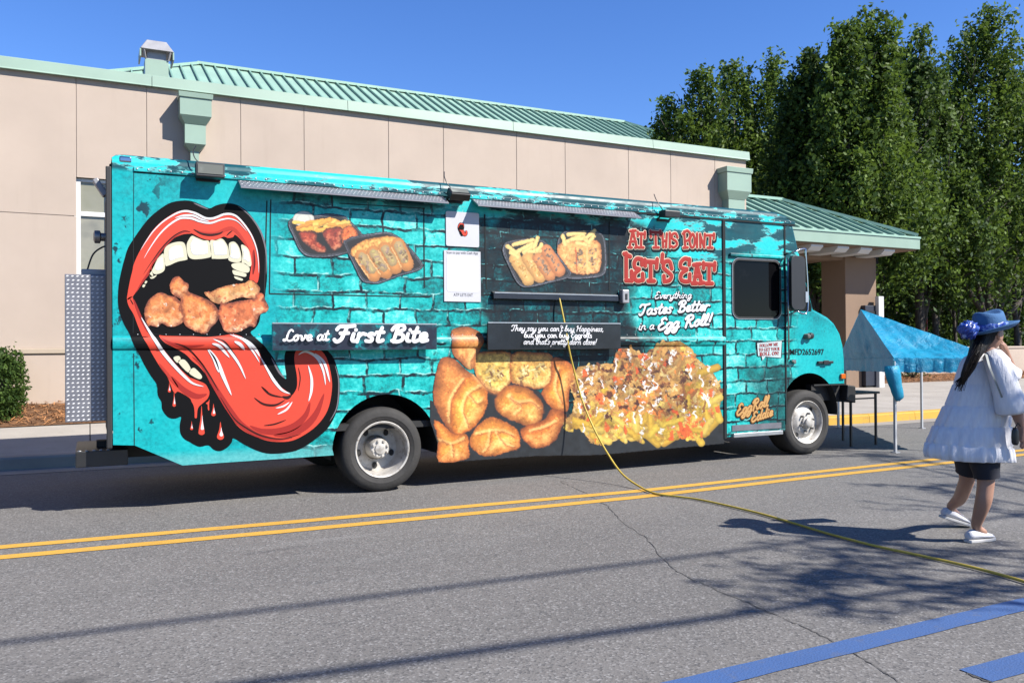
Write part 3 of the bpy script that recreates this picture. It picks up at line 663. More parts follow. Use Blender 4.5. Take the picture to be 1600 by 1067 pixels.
    spn = t.step(t.noise(5.5, 5, .6, vec=t.map(loc=(9, 1, 4), vec=v0)), .63, .66); col = t.mix(t.math('MULTIPLY', spn, t.step(X, 8.0, 8.2)), col, (.003, .05, .07))
    mL = t.math('MULTIPLY', t.step(Zc, .52, .42), t.step(X, 2.2, 2.0)); col = t.mix(t.math('MULTIPLY', mL, .55), col, t.mix(f_, (.0, .30, .34), (.35, .72, .68)))
    # peeling band along the top
    pz = t.noise(2.6, 8, .68, vec=t.map((.55, 1.7, 1), (1, 2, 0), vec=v0)); peel = t.step(pz, .505, .535)
    pc = t.mix(peel, t.mix(t.noise(6, 4, vec=t.map((.4, 2, 1), vec=v0)), (.004, .026, .040), (.0, .14, .17)), t.mix(f_, (.0, .46, .49), (.03, .80, .80)))
    edge = t.math('SUBTRACT', t.step(pz, .495, .515), t.step(pz, .515, .535)); pc = t.mix(t.math('MULTIPLY', t.math('MAXIMUM', edge, 0.0), .5), pc, (.30, .80, .78))
    mT = t.step(t.math('ADD', Zc, t.math('MULTIPLY', wob, .22)), 2.66, 2.80)
    mT2 = t.math('MULTIPLY', t.step(xw_, 5.5, 5.9), t.step(t.math('ADD', Zc, t.math('MULTIPLY', wob, .3)), 2.36, 2.52)); mT = t.math('MAXIMUM', mT, mT2)
    mT = t.math('MULTIPLY', mT, t.math('MAXIMUM', t.step(X, 1.35, 1.7), t.step(Zc, 2.86, 2.90))); col = t.mix(mT, col, pc)
    rg = t.ramp(t.noise(9, 3), [(.3, .36), (.7, .52)])
    t.bump(t.noise(9, 2), .05, .01)
    return t.out(col, rg, 0, .30)
M_WRAP = wrapmat()
M_RUB = pm('tyre rubber', (.032, .030, .028), .82, .35, 5, .25, bscale=40); M_GASK = pm('rubber gasket', (.02, .02, .02), .6); M_CHAS = pm('chassis black', (.012, .012, .012), .7)
M_ALU = pm('aluminium', (.62, .64, .66), .36, .12, 9, metal=.75); M_ALUD = pm('diamond plate', (.26, .26, .29), .45, .15, 7, metal=.5); M_LUG = pm('diamond plate lug', (.95, .95, .95), .35, .03, 9, metal=.15)
def wheelmat():
    t = NT('weathered wheel paint'); n = t.noise(7, 6, .65); col = t.ramp(n, [(.35, (.36, .33, .29)), (.5, (.62, .59, .54)), (.7, (.72, .70, .66))])
    col = t.mix(t.math('MULTIPLY', t.step(t.noise(19, 4), .6, .7), .6), col, (.20, .13, .08)); return t.out(col, .5, .15)
M_RIM = wheelmat(); M_NUT = pm('steel nuts', (.32, .31, .30), .45, .2, 20, metal=.7)
def glassmat(name, c, rough=.05):
    t = NT(name); t.out(t.mix(t.step(t.noise(3, 3), .55, .7), c, tuple(x*1.8 for x in c)), rough, 0, .12); return t.m
M_GLASS = glassmat('dark cab glass', (.006, .006, .007)); M_LENS = glassmat('lamp lens', (.18, .19, .17), .15); M_AMB = pm('amber lens', (.75, .16, .01), .25); M_CHR = pm('chrome', (.7, .7, .72), .14, .05, 8, metal=1)
M_GROV = pm('panel gap and shadow strip', (.004, .010, .013), .9)
# ---- the side sheet: flat, with a pressed rail that the print runs over
RZ0, RZ1 = 1.372, 1.492
def prof(x, z):
    if x > 6.72 or z < RZ0 or z > RZ1: return 0.0
    return 0.026*math.sin(math.pi*(z-RZ0)/(RZ1-RZ0))**0.55
RLV = [RZ0+(RZ1-RZ0)*k/8 for k in range(9)]
def sheet(polys, lift, name, mat, parent, Y=T, rail=True, both=False):
    """flat outlines (x, z), first the border then holes, laid on the truck side at the given lift"""
    tr = tessellate_polygon([[Vector((x, z, 0)) for x, z in p] for p in polys]); pts = [q for p in polys for q in p]
    me = bpy.data.meshes.new(name); me.from_pydata([(x, 0, z) for x, z in pts], [], [tuple(t_) for t_ in tr])
    bm = bmesh.new(); bm.from_mesh(me)
    zs_ = [q[1] for q in pts]
    if rail and min(zs_) < RZ1 and max(zs_) > RZ0:
        for L_ in RLV: bmesh.ops.bisect_plane(bm, geom=bm.verts[:]+bm.edges[:]+bm.faces[:], plane_co=(0, 0, L_), plane_no=(0, 0, 1))
        bmesh.ops.bisect_plane(bm, geom=bm.verts[:]+bm.edges[:]+bm.faces[:], plane_co=(6.7195, 0, 0), plane_no=(1, 0, 0))
    bmesh.ops.triangulate(bm, faces=bm.faces)
    for vv in bm.verts: vv.co.y = Y - lift - (prof(vv.co.x, vv.co.z) if rail else 0)
    for f in bm.faces:
        f.normal_update()
        if f.normal.y > 0: f.normal_flip()
    bm.to_mesh(me); bm.free(); me.materials.append(mat)
    return link(name, me, parent)
def arc(cx_, cz_, r, a0, a1, n=22): return [(cx_+r*math.cos(R(a0+(a1-a0)*i/n)), cz_+r*math.sin(R(a0+(a1-a0)*i/n))) for i in range(n+1)]
ZS = 2.95
rear_arch = [(2.02, .385)] + [p_ for p_ in arc(2.53, .41, .525, 176, 4, 24)] + [(3.062, .262)]
side = [(.17, ZS), (.17, .589), (.333, .576), (.707, .382)] + rear_arch + [(6.700, .272), (6.700, ZS)]
sheet([side], 0, 'body_side', M_WRAP, truck)
door_poly = [(6.725, 2.87), (6.725, .295), (7.655, .315)] + [(7.655, 2.87)]
w0 = [S(1145, 405), S(1217, 408), S(1219, 497), S(1148, 495)]
wx_0, wx_1, wz_0, wz_1 = w0[0][0], w0[1][0]+.01, w0[2][1], w0[0][1]
def rrect(x0, x1, z0, z1, r, n=6):
    out = []
    for cx_, cz_, a in ((x1-r, z1-r, 0), (x0+r, z1-r, 90), (x0+r, z0+r, 180), (x1-r, z0+r, 270)): out += arc(cx_, cz_, r, a, a+90, n)
    return out
cdoor = sheet([door_poly, rrect(wx_0, wx_1, wz_0, wz_1, .09)], -.004, 'cab_door', M_WRAP, truck, rail=False)
NOSE = [(7.56, 3.02), (7.70, 2.99), (7.79, 2.93), (7.835, 2.86), (7.93, 2.55), (8.06, 2.15), (8.165, 1.83), (8.28, 1.79), (8.42, 1.735), (8.53, 1.66), (8.63, 1.53), (8.685, 1.38), (8.71, 1.2), (8.715, .88)]
def inset(P, d):
    out = []
    for i, p_ in enumerate(P):
        a, b = P[max(0, i-1)], P[min(len(P)-1, i+1)]; dx, dz = b[0]-a[0], b[1]-a[1]; l = math.hypot(dx, dz); out.append((p_[0]+dz/l*d, p_[1]-dx/l*d))
    return out
NIN = inset(NOSE, .05)
farch = arc(8.06, .55, .475, 44, 152, 20)
cowl = [(7.68, ZS)] + [(x, min(z, ZS)) for x, z in NIN if z < 2.99] + [(8.42, .88)] + farch + [(7.68, .42)]
cowl = [cowl[0]] + [c for c in cowl[1:] if c[0] > 7.6]
cw = sheet([[(7.68, ZS)] + [q for q in NIN if q[1] < ZS-.02] + farch + [(7.68, .6)]], 0, 'cowl_side', M_WRAP, truck, rail=False)
hdr = sheet([[(6.701, ZS), (6.701, 2.872), (7.679, 2.872), (7.679, ZS)]], .001, 'door_header', M_WRAP, truck, rail=False)
# far side, front, roof
m = MB(); m.add([(.17, TB, .5), (8.6, TB, .5), (8.65, TB, 1.4), (8.2, TB, 1.8), (7.8, TB, 2.95), (.17, TB, 2.95)], [tuple(range(6))]); m.build('far_side', M_WRAP, truck)
ys = [(T, NIN), (T+.012, inset(NOSE, .028)), (T+.035, inset(NOSE, .010)), (T+.08, NOSE), (TB-.08, NOSE), (TB-.03, inset(NOSE, .012)), (TB, NIN)]
m = MB(); v = []; nn_ = len(NOSE)
for y, P_ in ys: v += [(x, y, z) for x, z in P_]
m.add(v, [(j*nn_+i, j*nn_+i+1, (j+1)*nn_+i+1, (j+1)*nn_+i) for j in range(len(ys)-1) for i in range(nn_-1)]); m.build('nose', M_WRAP, truck, smooth=True)
m = MB(); a, b = NOSE[3], NOSE[6]; dx, dz = (b[0]-a[0]), (b[1]-a[1]); l = math.hypot(dx, dz); nx, nz_ = -dz/l*.006, dx/l*.006
pa = lambda k: (a[0]+dx*k+nx, a[1]+dz*k+nz_)
m.add([(pa(.06)[0], T+.10, pa(.06)[1]), (pa(.97)[0], T+.10, pa(.97)[1]), (pa(.97)[0], TB-.1, pa(.97)[1]), (pa(.06)[0], TB-.1, pa(.06)[1])], [(0, 1, 2, 3)]); m.build('windshield', M_GLASS, truck)
cs = [(T, ZS), (T+.006, ZS+.03), (T+.022, ZS+.052), (T+.05, ZS+.066), (T+.35, ZS+.095), (T+TW/2, ZS+.115), (TB-.35, ZS+.095), (TB-.05, ZS+.066), (TB-.006, ZS+.03), (TB, ZS)]
m = MB(); xs_ = [.17, .2, .26, 7.4, 7.56, 7.68, 7.775]; v = []
for i, x in enumerate(xs_):
    k = (.55, .9, 1, 1, .98, .55, .02)[i]; v += [(x, y, ZS+(z-ZS)*k) for y, z in cs]
n_ = len(cs); m.add(v, [(j*n_+i, j*n_+i+1, (j+1)*n_+i+1, (j+1)*n_+i) for j in range(len(xs_)-1) for i in range(n_-1)]); m.build('roof', M_WRAP, truck, auto=50)
m = MB(); m.box(.150, .168, T+.03, TB-.02, .55, 2.93); m.build('rear_wall', M_CHAS, truck, bevel=.01)
m = MB(); m.box(.122, .165, T-.004, T+.028, .56, 2.90); m.build('rear_corner_post', M_GASK, truck, bevel=.008)
# dark interior floor, chassis, axles, wheel wells
m = MB(); m.box(.3, 7.6, T+.06, TB-.05, .60, .66); m.box(.5, 8.3, T+.62, T+.74, .42, .60); m.box(.5, 8.3, TB-.8, TB-.68, .42, .60); m.build('chassis', M_CHAS, truck)
m = MB(); m.box(3.3, 4.6, T+.25, T+.6, .30, .58); m.build('fuel_tank', M_CHAS, truck, bevel=.03)
m = MB(); m.box(.72, 1.95, T+.02, T+.06, .40, .62); m.box(3.1, 6.9, T+.02, T+.06, .30, .62); m.build('inner_skirt', M_CHAS, truck)
for cx_, cz_, r in ((2.53, .41, .54), (8.06, .55, .49)):
    m = MB(); pr = arc(cx_, cz_, r, -8, 188, 24); v = [(x, y, z) for y in (T+.004, T+.75) for x, z in pr]; k = len(pr)
    m.add(v, [(i, i+1, k+i+1, k+i) for i in range(k-1)]+[tuple(range(k, 2*k))]); m.build('wheel_well', M_CHAS, truck)
m = MB(); m.tube([(2.5, T+.3, .41), (2.5, TB-.3, .41)], .09, 10); m.tube([(8.05, T+.3, .40), (8.05, TB-.3, .40)], .06, 10); m.build('axle', M_CHAS, truck)
# ---- wheels
def wheel(x, z, y, rear, mirror=False):
    s = -1 if not mirror else 1
    Mx = Matrix.Translation((x, y, z)) @ Matrix.Rotation(R(90) if s < 0 else R(-90), 4, 'X')      # +z of the lathe points to the outside
    Mx = Matrix.Translation((x, y, z)) @ Matrix(((1, 0, 0, 0), (0, 0, s, 0), (0, 1, 0, 0), (0, 0, 0, 1)))
    r = .405; w = .115
    m = MB(); m.lathe([(.262, -w*1.9), (.33, -w*2.0), (.385, -w*1.8), (r, -w*1.5), (r, w*.55), (.398, w*.80), (.378, w*.97), (.35, w*1.06), (.318, w*1.09), (.315, w*1.07), (.295, w*1.03), (.268, w*.93), (.262, w*.85)], 56, Mx, False)
    ty = m.build('tyre', M_RUB, None, auto=40)
    m = MB()
    if rear: pr_ = [(.264, w*.80), (.272, w*.97), (.266, w*1.02), (.254, w*.98), (.243, w*.70), (.238, w*.2), (.232, -w*.9), (.215, -w*1.1), (.12, -w*1.15), (.115, -w*.9)]
    else: pr_ = [(.264, w*.80), (.272, w*.97), (.266, w*1.02), (.252, w*.96), (.238, w*.70), (.228, w*.42), (.205, w*.36), (.18, w*.50), (.150, w*.78), (.138, w*.82), (.085, w*.80), (.08, w*.82)]
    m.lathe(pr_, 48, Mx, False); rm = m.build('rim', M_RIM, None, auto=45)
    m = MB()
    if rear: m.lathe([(.115, -w*1.2), (.10, -w*.5), (.095, w*.15), (.085, w*.25), (.055, w*.28), (.05, w*.40), (.03, w*.45), (0, w*.46)], 24, Mx)
    else: m.lathe([(.078, w*.7), (.078, w*1.05), (.062, w*1.12), (.06, w*1.35), (.045, w*1.45), (0, w*1.48)], 24, Mx)
    hb = m.build('hub', M_RIM, None, auto=40)
    nuts = []; hl = []
    for k in range(8 if rear else 6):
        a = 2*math.pi*k/(8 if rear else 6)+.3; rr = .075 if rear else .112; d0, d1 = (w*.1, w*.36) if rear else (w*.78, w*1.12)
        q = MB(); q.lathe([(.014, d0), (.014, d1), (.008, d1+.01)], 6, Mx @ Matrix.Translation((rr*math.cos(a), rr*math.sin(a), 0))); nuts.append(q.build('lug_nut', M_NUT if not rear else M_RIM))
    for k in range(5 if rear else 2):
        a = 2*math.pi*k/(5 if rear else 2)+.9; rr = .175 if rear else .192; dz_ = -w*1.12 if rear else w*.44
        q = MB(); q.lathe([(.0, dz_+.012), (.02, dz_+.012), (.026, dz_+.010)], 12, Mx @ Matrix.Translation((rr*math.cos(a), rr*math.sin(a), 0)) @ Matrix.Diagonal((1.0, 1.25, 1, 1))); hl.append(q.build('hand_hole', M_CHAS))
    we = link('wheel', None, truck, (x, y, z))
    for o_ in [ty, rm, hb]+nuts+hl: o_.parent = we; o_.location = -Vector((x, y, z))
wheel(2.50, .405, T+.135, True); wheel(8.05, .405, T+.145, False); wheel(2.50, .405, TB-.135, True, True); wheel(8.05, .405, TB-.145, False, True)
# ---- gaps, hatches, rails
def gap(p0, p1, w=.010, lift=.003, mat=None):
    a, b = S(*p0), S(*p1); d_ = Vector((b[0]-a[0], b[1]-a[1])).normalized()*w/2; n_ = (-d_.y, d_.x)
    return sheet([[(a[0]+n_[0], a[1]+n_[1]), (b[0]+n_[0], b[1]+n_[1]), (b[0]-n_[0], b[1]-n_[1]), (a[0]-n_[0], a[1]-n_[1])]], lift, 'panel_gap', mat or M_GROV, truck)
for p0, p1, w in (((209, 269), (371, 280), .012), ((209, 269), (208, 520), .004), ((209, 552), (210, 695), .006), ((417, 314), (413, 460), .010), ((423, 312), (421, 459), .010), ((421, 459), (672, 464), .010), ((662, 325), (663, 450), .012), ((664, 326), (530, 318), .008), ((757, 335), (760, 452), .016), ((952, 346), (952, 455), .014), ((867, 470), (864, 505), .008), ((862, 560), (841, 711), .010), ((230, 522), (400, 526), .003)): gap(p0, p1, w)
m = MB(); m.box(6.672, 6.716, T-.014, T+.01, .275, 2.87); m.build('door_pillar', M_GROV, truck, bevel=.006)
m = MB(); m.box(7.657, 7.679, T-.004, T+.03, .4, 2.87); m.build('door_jamb', M_GROV, truck)
m = MB(); m.box(6.78, 7.64, T-.028, T+.0, 2.435, 2.475); m.build('window_drip_rail', M_WRAP, truck, bevel=.01)
gz = 2.885
m = MB(); m.box(.335, 7.83, T-.014, T+.0, gz-.012, gz+.028); m.build('roof_gutter', M_WRAP, truck, bevel=.004)
m = MB(); m.box(5.40, 7.83, T-.010, T+.0, gz-.030, gz-.013); m.build('gutter_shadow_strip', M_GROV, truck)  # dark strip put in for the shade under the gutter
riv = MB(); x = .36
while x < 7.8: riv.lathe([(.0085, 0), (.007, .004), (0, .006)], 6, Matrix.Translation((x, T-.014, gz+.010)) @ Matrix.Rotation(R(90), 4, 'X')); x += .088
x = .36
while x < 6.66:
    if not (1.46 < x < 3.06 or 3.6 < x < 5.24): riv.lathe([(.006, 0), (.005, .003), (0, .005)], 6, Matrix.Translation((x, T-.001, RZ1+.012)) @ Matrix.Rotation(R(90), 4, 'X'))
    x += .11
stuff(riv.build('rivets', M_ALU, truck, smooth=True))
# ---- awning lips (diamond plate) over the two hatches
def awning(x0, x1, z1):
    d_ = .155; z0 = z1-.095; m = MB()
    m.loft([[(x, T-.002, z1), (x, T-d_, z0+.012), (x, T-d_, z0), (x, T-d_+.012, z0), (x, T-.002, z1-.018)] for x in (x0, x1)]); o = m.build('awning_lip', M_ALUD, truck)
    q = MB(); n_ = int((x1-x0)/.036)
    sl = Vector((0, -d_+.002, z0+.012-z1)); nr = Vector((0, z1-z0-.012, -d_)).normalized(); nr = -nr if nr.z < 0 else nr
    for i in range(n_):
        for j in range(4):
            c = Vector((x0+.02+i*.036+(j % 2)*.018, T-.002, z1)) + sl*((j+.6)/4.4); a = .9 if (i+j) % 2 else -.9
            u = Vector((math.cos(a), 0, 0))*.010 + sl.normalized()*math.sin(a)*.010; w_ = u.cross(nr).normalized()*.0035
            q.add([c-u, c+w_, c+u, c-w_, c+nr*.003], [(0, 1, 4), (1, 2, 4), (2, 3, 4), (3, 0, 4)])
    stuff(q.build('plate_lugs', M_LUG, o))
awning(S(372, 280)[0], S(692, 305)[0]+.0, gz-.014); awning(S(733, 307)[0]+.03, S(987, 331)[0]+.02, gz-.014)
M_SLOT = pm('vent slot', (.42, .45, .46), .5)
for px, py in ((450, 298), (487, 300), (614, 309), (648, 311), (781, 321), (808, 324), (915, 331), (940, 333)):
    a = S(px, py); m = MB(); m.box(a[0]-.045, a[0]+.045, T-.010, T-.001, a[1]-.007, a[1]+.007); m.build('vent_slot', M_SLOT, truck, bevel=.002)
# ---- flood lights
def flood(px, py, wpx, tilt):
    c = onY(px, py, T-.12); h = .062; w_ = wpx*c.y/F_PX/2*0.95
    root = link('flood_light', None, truck, c)
    Mx = Matrix.Translation(c) @ Matrix.Rotation(R(tilt), 4, 'X')
    m = MB(); m.box(-w_, w_, -.03, .045, -h, h, Mx); m.build('housing', M_BLK, root, bevel=.008)
    m = MB(); m.box(-w_*.86, w_*.86, -.036, -.0305, -h*.62, h*.72, Mx); m.build('lens', M_LENS, root)
    m = MB()
    for s1 in (-1, 1): m.beam((c.x+s1*w_*.8, T-.002, c.z-.05), (c.x+s1*w_*.8, c.y+.03, c.z-.02), .02, .012)
    m.box(c.x-w_*.85, c.x+w_*.85, T-.012, T-.001, c.z-.075, c.z-.045); m.build('bracket', M_BLK, root)
    m = MB(); m.tube(smooth_pts([(c.x-w_*.3, T-.05, c.z+.04), (c.x-w_*.9, T-.06, c.z+.10), (c.x-w_*1.05, T-.02, c.z+.17), (c.x-w_*.8, T+.05, c.z+.24)]), .005, 5); m.build('cable', M_BLK, root)
flood(328, 267, 43, -6); flood(717, 303, 38, -52); flood(1046, 334, 38, -86)
# ---- fold-down shelves
def shelf(p0, p1, mat):
    Y0 = T-.115; a, b = onY(*p0, Y0), onY(*p1, Y0); m = MB(); m.box(a.x, b.x, Y0, Y0+.022, b.z, a.z); o = m.build('folding_shelf', mat, truck, bevel=.004)
    m = MB(); m.box(a.x+.003, b.x-.003, Y0-.006, Y0+.024, a.z+.001, a.z+.012); m.build('edge_trim', M_ALU, o)
    m = MB()
    for k in (.12, .5, .88): x = a.x+(b.x-a.x)*k; m.box(x-.015, x+.015, Y0+.023, T-.03, a.z-.03, a.z-.006)
    m.build('hinge', M_ALU, o); return a, b, Y0
SH1 = shelf((425, 506), (683, 546), M_WRAP)
def shelfblack():
    t = NT('black printed shelf'); n = t.noise(3, 6, .65); return t.out(t.ramp(n, [(.42, (.010, .011, .014)), (.6, (.018, .022, .028)), (.72, (.01, .07, .08))]), .28)
SH2 = shelf((762, 505), (970, 545), shelfblack())
# hatch ledge
a, b = S(768, 453), S(962, 462); m = MB(); zt_ = (a[1]+b[1])/2
m.loft([[(x, T-.002, zt_), (x, T-.05, zt_-.02), (x, T-.055, zt_-.075), (x, T-.04, zt_-.085), (x, T-.002, zt_-.085)] for x in (a[0], b[0])]); m.build('hatch_ledge', shelfblack(), truck)
m = MB(); m.box(a[0]+.01, b[0]-.01, T-.056, T-.048, zt_-.022, zt_-.012); m.build('ledge_trim', M_ALU, truck)
# white switch box
c = onY(975.5, 463.5, T-.05); m = MB(); m.box(c.x-.045, c.x+.045, T-.085, T-.012, c.z-.075, c.z+.075); sb = m.build('socket_box', M_GALV, truck, bevel=.012)
m = MB(); m.box(c.x-.012, c.x+.016, T-.089, T-.0855, c.z-.035, c.z+.03); m.build('socket_slot', M_BLK, sb)
# ---- cab details
gsk = sheet([rrect(wx_0-.014, wx_1+.014, wz_0-.014, wz_1+.014, .10), rrect(wx_0+.01, wx_1-.01, wz_0+.01, wz_1-.01, .08)], .008, 'window_gasket', M_GASK, truck, rail=False)
sheet([rrect(wx_0-.005, wx_1+.005, wz_0-.005, wz_1+.005, .09)], -.012, 'cab_window', M_GLASS, truck, rail=False)
sheet([rrect(wx_0-.018, wx_1+.018, wz_0-.018, wz_1+.018, .104), rrect(wx_0-.013, wx_1+.013, wz_0-.013, wz_1+.013, .10)], .009, 'window_trim', M_ALU, truck, rail=False)
q0, q1 = S(1234, 398), S(1262, 484)
sheet([[(7.715, 2.42), (7.72, 1.80), (8.10, 1.80), (8.11, 1.85), (8.02, 2.12), (7.915, 2.44), (7.87, 2.48), (7.76, 2.48)]], .004, 'quarter_window', M_GLASS, truck, rail=False)
# mirror on a bent chrome arm
MYp = T-.16; mt, mb_ = onY(1243, 400, MYp), onY(1246, 484, MYp); mr = link('side_mirror', None, truck, ((mt.x+mb_.x)/2, MYp, (mt.z+mb_.z)/2))
m = MB(); pl = rrect(onY(1235, 440, MYp).x, onY(1257, 440, MYp).x, mb_.z, mt.z, .07); m.prism(pl, MYp-.02, MYp+.03, lambda u, w_, d_: (u, d_, w_)); m.build('housing', M_BLK, mr, bevel=.008)
e = [onY(1242, 393, MYp), onY(1257, 389, MYp), onY(1259, 400, MYp), onY(1262, 484, MYp), onY(1245, 486, MYp)]
m = MB(); m.tube([(e[0].x, T, e[0].z-.02)] + smooth_pts([tuple(q) for q in e], 4) + [(e[4].x, T, e[4].z-.05)], .011, 8); m.build('arm', M_CHR, mr, smooth=True)
m = MB(); z_ = onY(1260, 465, MYp).z; m.box(e[3].x-.06, e[3].x-.015, MYp-.028, MYp-.021, z_-.06, z_+.07); m.build('mirror_badge', M_ALU, mr)
m = MB(); m.tube([(7.68, T-.035, 2.45), (7.685, T-.035, 1.2)], .010, 6); m.build('grab_rail', M_CHR, truck, smooth=True)
def lamp(name, px, py, r, mat, depth):
    c = onY(px, py, T); Mx = Matrix.Translation((c.x, T-.001, c.z)) @ Matrix.Rotation(R(90), 4, 'X')
    m = MB(); m.lathe([(r, 0), (r, depth*.6), (r*.8, depth*.9), (r*.4, depth)], 16, Mx); return m.build(name, mat, truck, auto=40)
lamp('marker_lamp_base', 1264, 525, .042, M_BLK, .06); lamp('marker_lamp_lens', 1258, 525.5, .034, M_LENS, .075)
lamp('door_lock', 1240, 566, .024, M_CHR, .03)
m = MB(); c = onY(1238, 564, T); m.box(c.x-.035, c.x+.03, T-.04, T-.001, c.z-.012, c.z+.02); m.build('door_handle', M_CHR, truck, bevel=.008)
c = onY(1288, 566, T); m = MB(); m.box(c.x-.13, c.x+.13, T-.03, T-.001, c.z-.016, c.z+.016); m.box(c.x-.05, c.x+.04, T-.04, T-.031, c.z-.026, c.z+.026); m.build('hood_latch', M_BLK, truck, bevel=.006)
c = onY(1316, 587.5, T); m = MB(); m.box(c.x-.045, c.x+.035, T-.03, T-.001, c.z-.035, c.z+.03); m.build('turn_signal', M_AMB, truck, bevel=.01)
a, b = S(1146, 672), S(1220, 681); m = MB(); m.box(6.80, 7.58, T-.035, T+.05, .285, .335); m.build('step', M_ALU, truck, bevel=.006); m = MB(); m.box(6.80, 7.58, T-.006, T-.0, .36, .43); m.build('kick_plate', M_ALUD, truck)
# bumper and front frame
m = MB(); m.box(8.20, 8.70, T+.10, T+.2, .66, .87); m.build('frame_horn', M_CHAS, truck)
m = MB(); m.prism([(8.70, .66), (8.72, .86), (8.86, .84), (8.86, .62)], T-.02, TB+.02, lambda u, w_, d_: (u, d_, w_)); m.build('bumper', M_BLK, truck, bevel=.012)
m = MB(); m.box(8.15, 8.70, T+.006, T+.03, .86, .878); m.build('fender_lip', M_CHAS, truck)
# ---- rear: top corner lamp, propane locker, step
c = onY(196, 244, T); m = MB(); m.box(c.x-.05, c.x+.05, T-.006, T+.04, ZS-.01, ZS+.045); m.build('corner_lamp', M_CHR, truck, bevel=.015)
LY = T+.15; a, b = onY(101, 428, LY), onY(171, 428, LY); zb0, zt0 = onY(101, 660, LY).z, a.z; xe = b.x+.006
lk = link('propane_locker', None, truck, (a.x+.2, LY, zb0))
m = MB(); pl = [(a.x, LY), (b.x, LY), (xe, LY+.012), (xe, LY+.8), (a.x, LY+.8)]; m.prism(pl, zb0, zt0, lambda u, w_, d_: (u, w_, d_)); m.build('locker_case', M_ALUD, lk, bevel=.005)
q = MB(); nz_, nx_ = 36, 9
for i in range(nx_):
    for j in range(nz_):
        c = Vector((a.x+(b.x-a.x)*(i+.5)/nx_ + (.0 if j % 2 else .006), LY-.0008, zb0+(zt0-zb0)*(j+.5)/nz_)); an = .35
        u = Vector((math.cos(an), 0, math.sin(an)))*.0125; w_ = Vector((-math.sin(an), 0, math.cos(an)))*.0068
        q.add([c-u, c+w_, c+u, c-w_, c+Vector((0, -.005, 0))], [(0, 1, 4), (1, 2, 4), (2, 3, 4), (3, 0, 4)])
stuff(q.build('plate_lugs', M_LUG, lk, smooth=True))
m = MB(); m.box(a.x+.12, xe-.02, LY+.1, LY+.5, zt0+.001, zt0+.055); m.build('locker_lid', M_GALV, lk, bevel=.01)
m = MB(); c = onY(150, 412, LY+.25); m.tube(smooth_pts([(c.x-.07, LY+.25, zt0+.05), (c.x-.02, LY+.25, zt0+.2), (c.x+.07, LY+.25, zt0+.27), (.13, LY+.2, zt0+.22)]), .008, 6); m.build('gas_hose', M_BLK, lk, smooth=True)
m = MB(); m.tube([(.14, T+.02, .60), (.135, T+.02, 2.3)], .016, 8); m.build('rear_conduit', M_GASK, truck, smooth=True)
c = onY(167, 371, T+.2); m = MB(); m.tube([(.14, T+.2, c.z), (c.x-.05, T+.2, c.z)], .035, 10); m.lathe([(.03, -.0), (.055, .01), (.055, .05), (.03, .06)], 12, Matrix.Translation((.09, T+.2, c.z)) @ Matrix.Rotation(R(-90), 4, 'Y')); m.build('regulator', M_NUT, truck, auto=40)
c = onY(158, 292, T+.5); m = MB(); m.beam((c.x-.05, T+.5, c.z+.06), (.13, T+.5, c.z-.08), .10, .05); m.build('rear_arm_lamp', M_GALV, truck, bevel=.01)
SYr = T+.20; a = onY(118, 706, SYr); b = onY(180, 704, SYr); zb_ = onY(118, 731, SYr).z; m = MB(); m.box(a.x, b.x+.1, SYr, SYr+.9, zb_, a.z); st = m.build('rear_step', M_BLK, truck, bevel=.006)
m = MB()
for i in range(5): x = a.x+.03+i*.055; m.lathe([(.018, 0), (.014, .006), (0, .008)], 8, Matrix.Translation((x, SYr+.03, a.z)))
m.build('step_studs', M_ALU, st, smooth=True)
m = MB(); m.box(.05, .6, T+.5, T+.62, .42, .58); m.build('hitch', M_CHAS, truck)
# ---- white roof hatches
for px0, px1, py in ((468, 592, 262), (803, 908, 292)):
    YH = T+.42; x0, x1 = onY(px0, py, YH).x, onY(px1, py, YH).x; zb_ = ZS+.09
    zt_ = onY((px0+px1)/2, py-3, YH).z
    m = MB(); m.loft([[(x0+k, YH+k*.5, z), (x1-k*2.5, YH+k*.5, z), (x1-k*2.5, YH+.7-k*.5, z), (x0+k, YH+.7-k*.5, z)] for z, k in ((zb_-.03, 0), (zb_+.015, .0), (zb_+.032, .05))]); m.build('roof_hatch', M_WHT, truck, bevel=.012)
# ================================================================== print on the truck: mouth, lettering, food pictures
def flat(name, c, rough=.5): return pm(name, c, rough, .03, 4, spec=.22)
P_BLK = pm('print black', (.006, .006, .007), .6, .03, 4, spec=.08); P_RED = flat('print red', (.74, .072, .040)); P_DRED = flat('print dark red', (.38, .026, .020)); P_MRED = flat('print mid red', (.52, .044, .028))
P_WHT = flat('print white', (.80, .80, .82)); P_CRM = flat('print cream', (.70, .67, .49)); P_TOO = flat('print tooth', (.76, .78, .88)); P_GRY = flat('print grey', (.18, .17, .19)); P_MAR = flat('print maroon', (.035, .006, .005))
def decal(parent, name, pts, layer, mat, closed=True, k=5, Y=T, rail=True, smooth=True):
    P = smooth_pts(pts, k, True) if smooth else pts
    return sheet([[tuple(onY(a, b, Y))[0::2] for a, b in P]], .0022+.0013*layer, name, mat, parent, Y=Y, rail=rail)
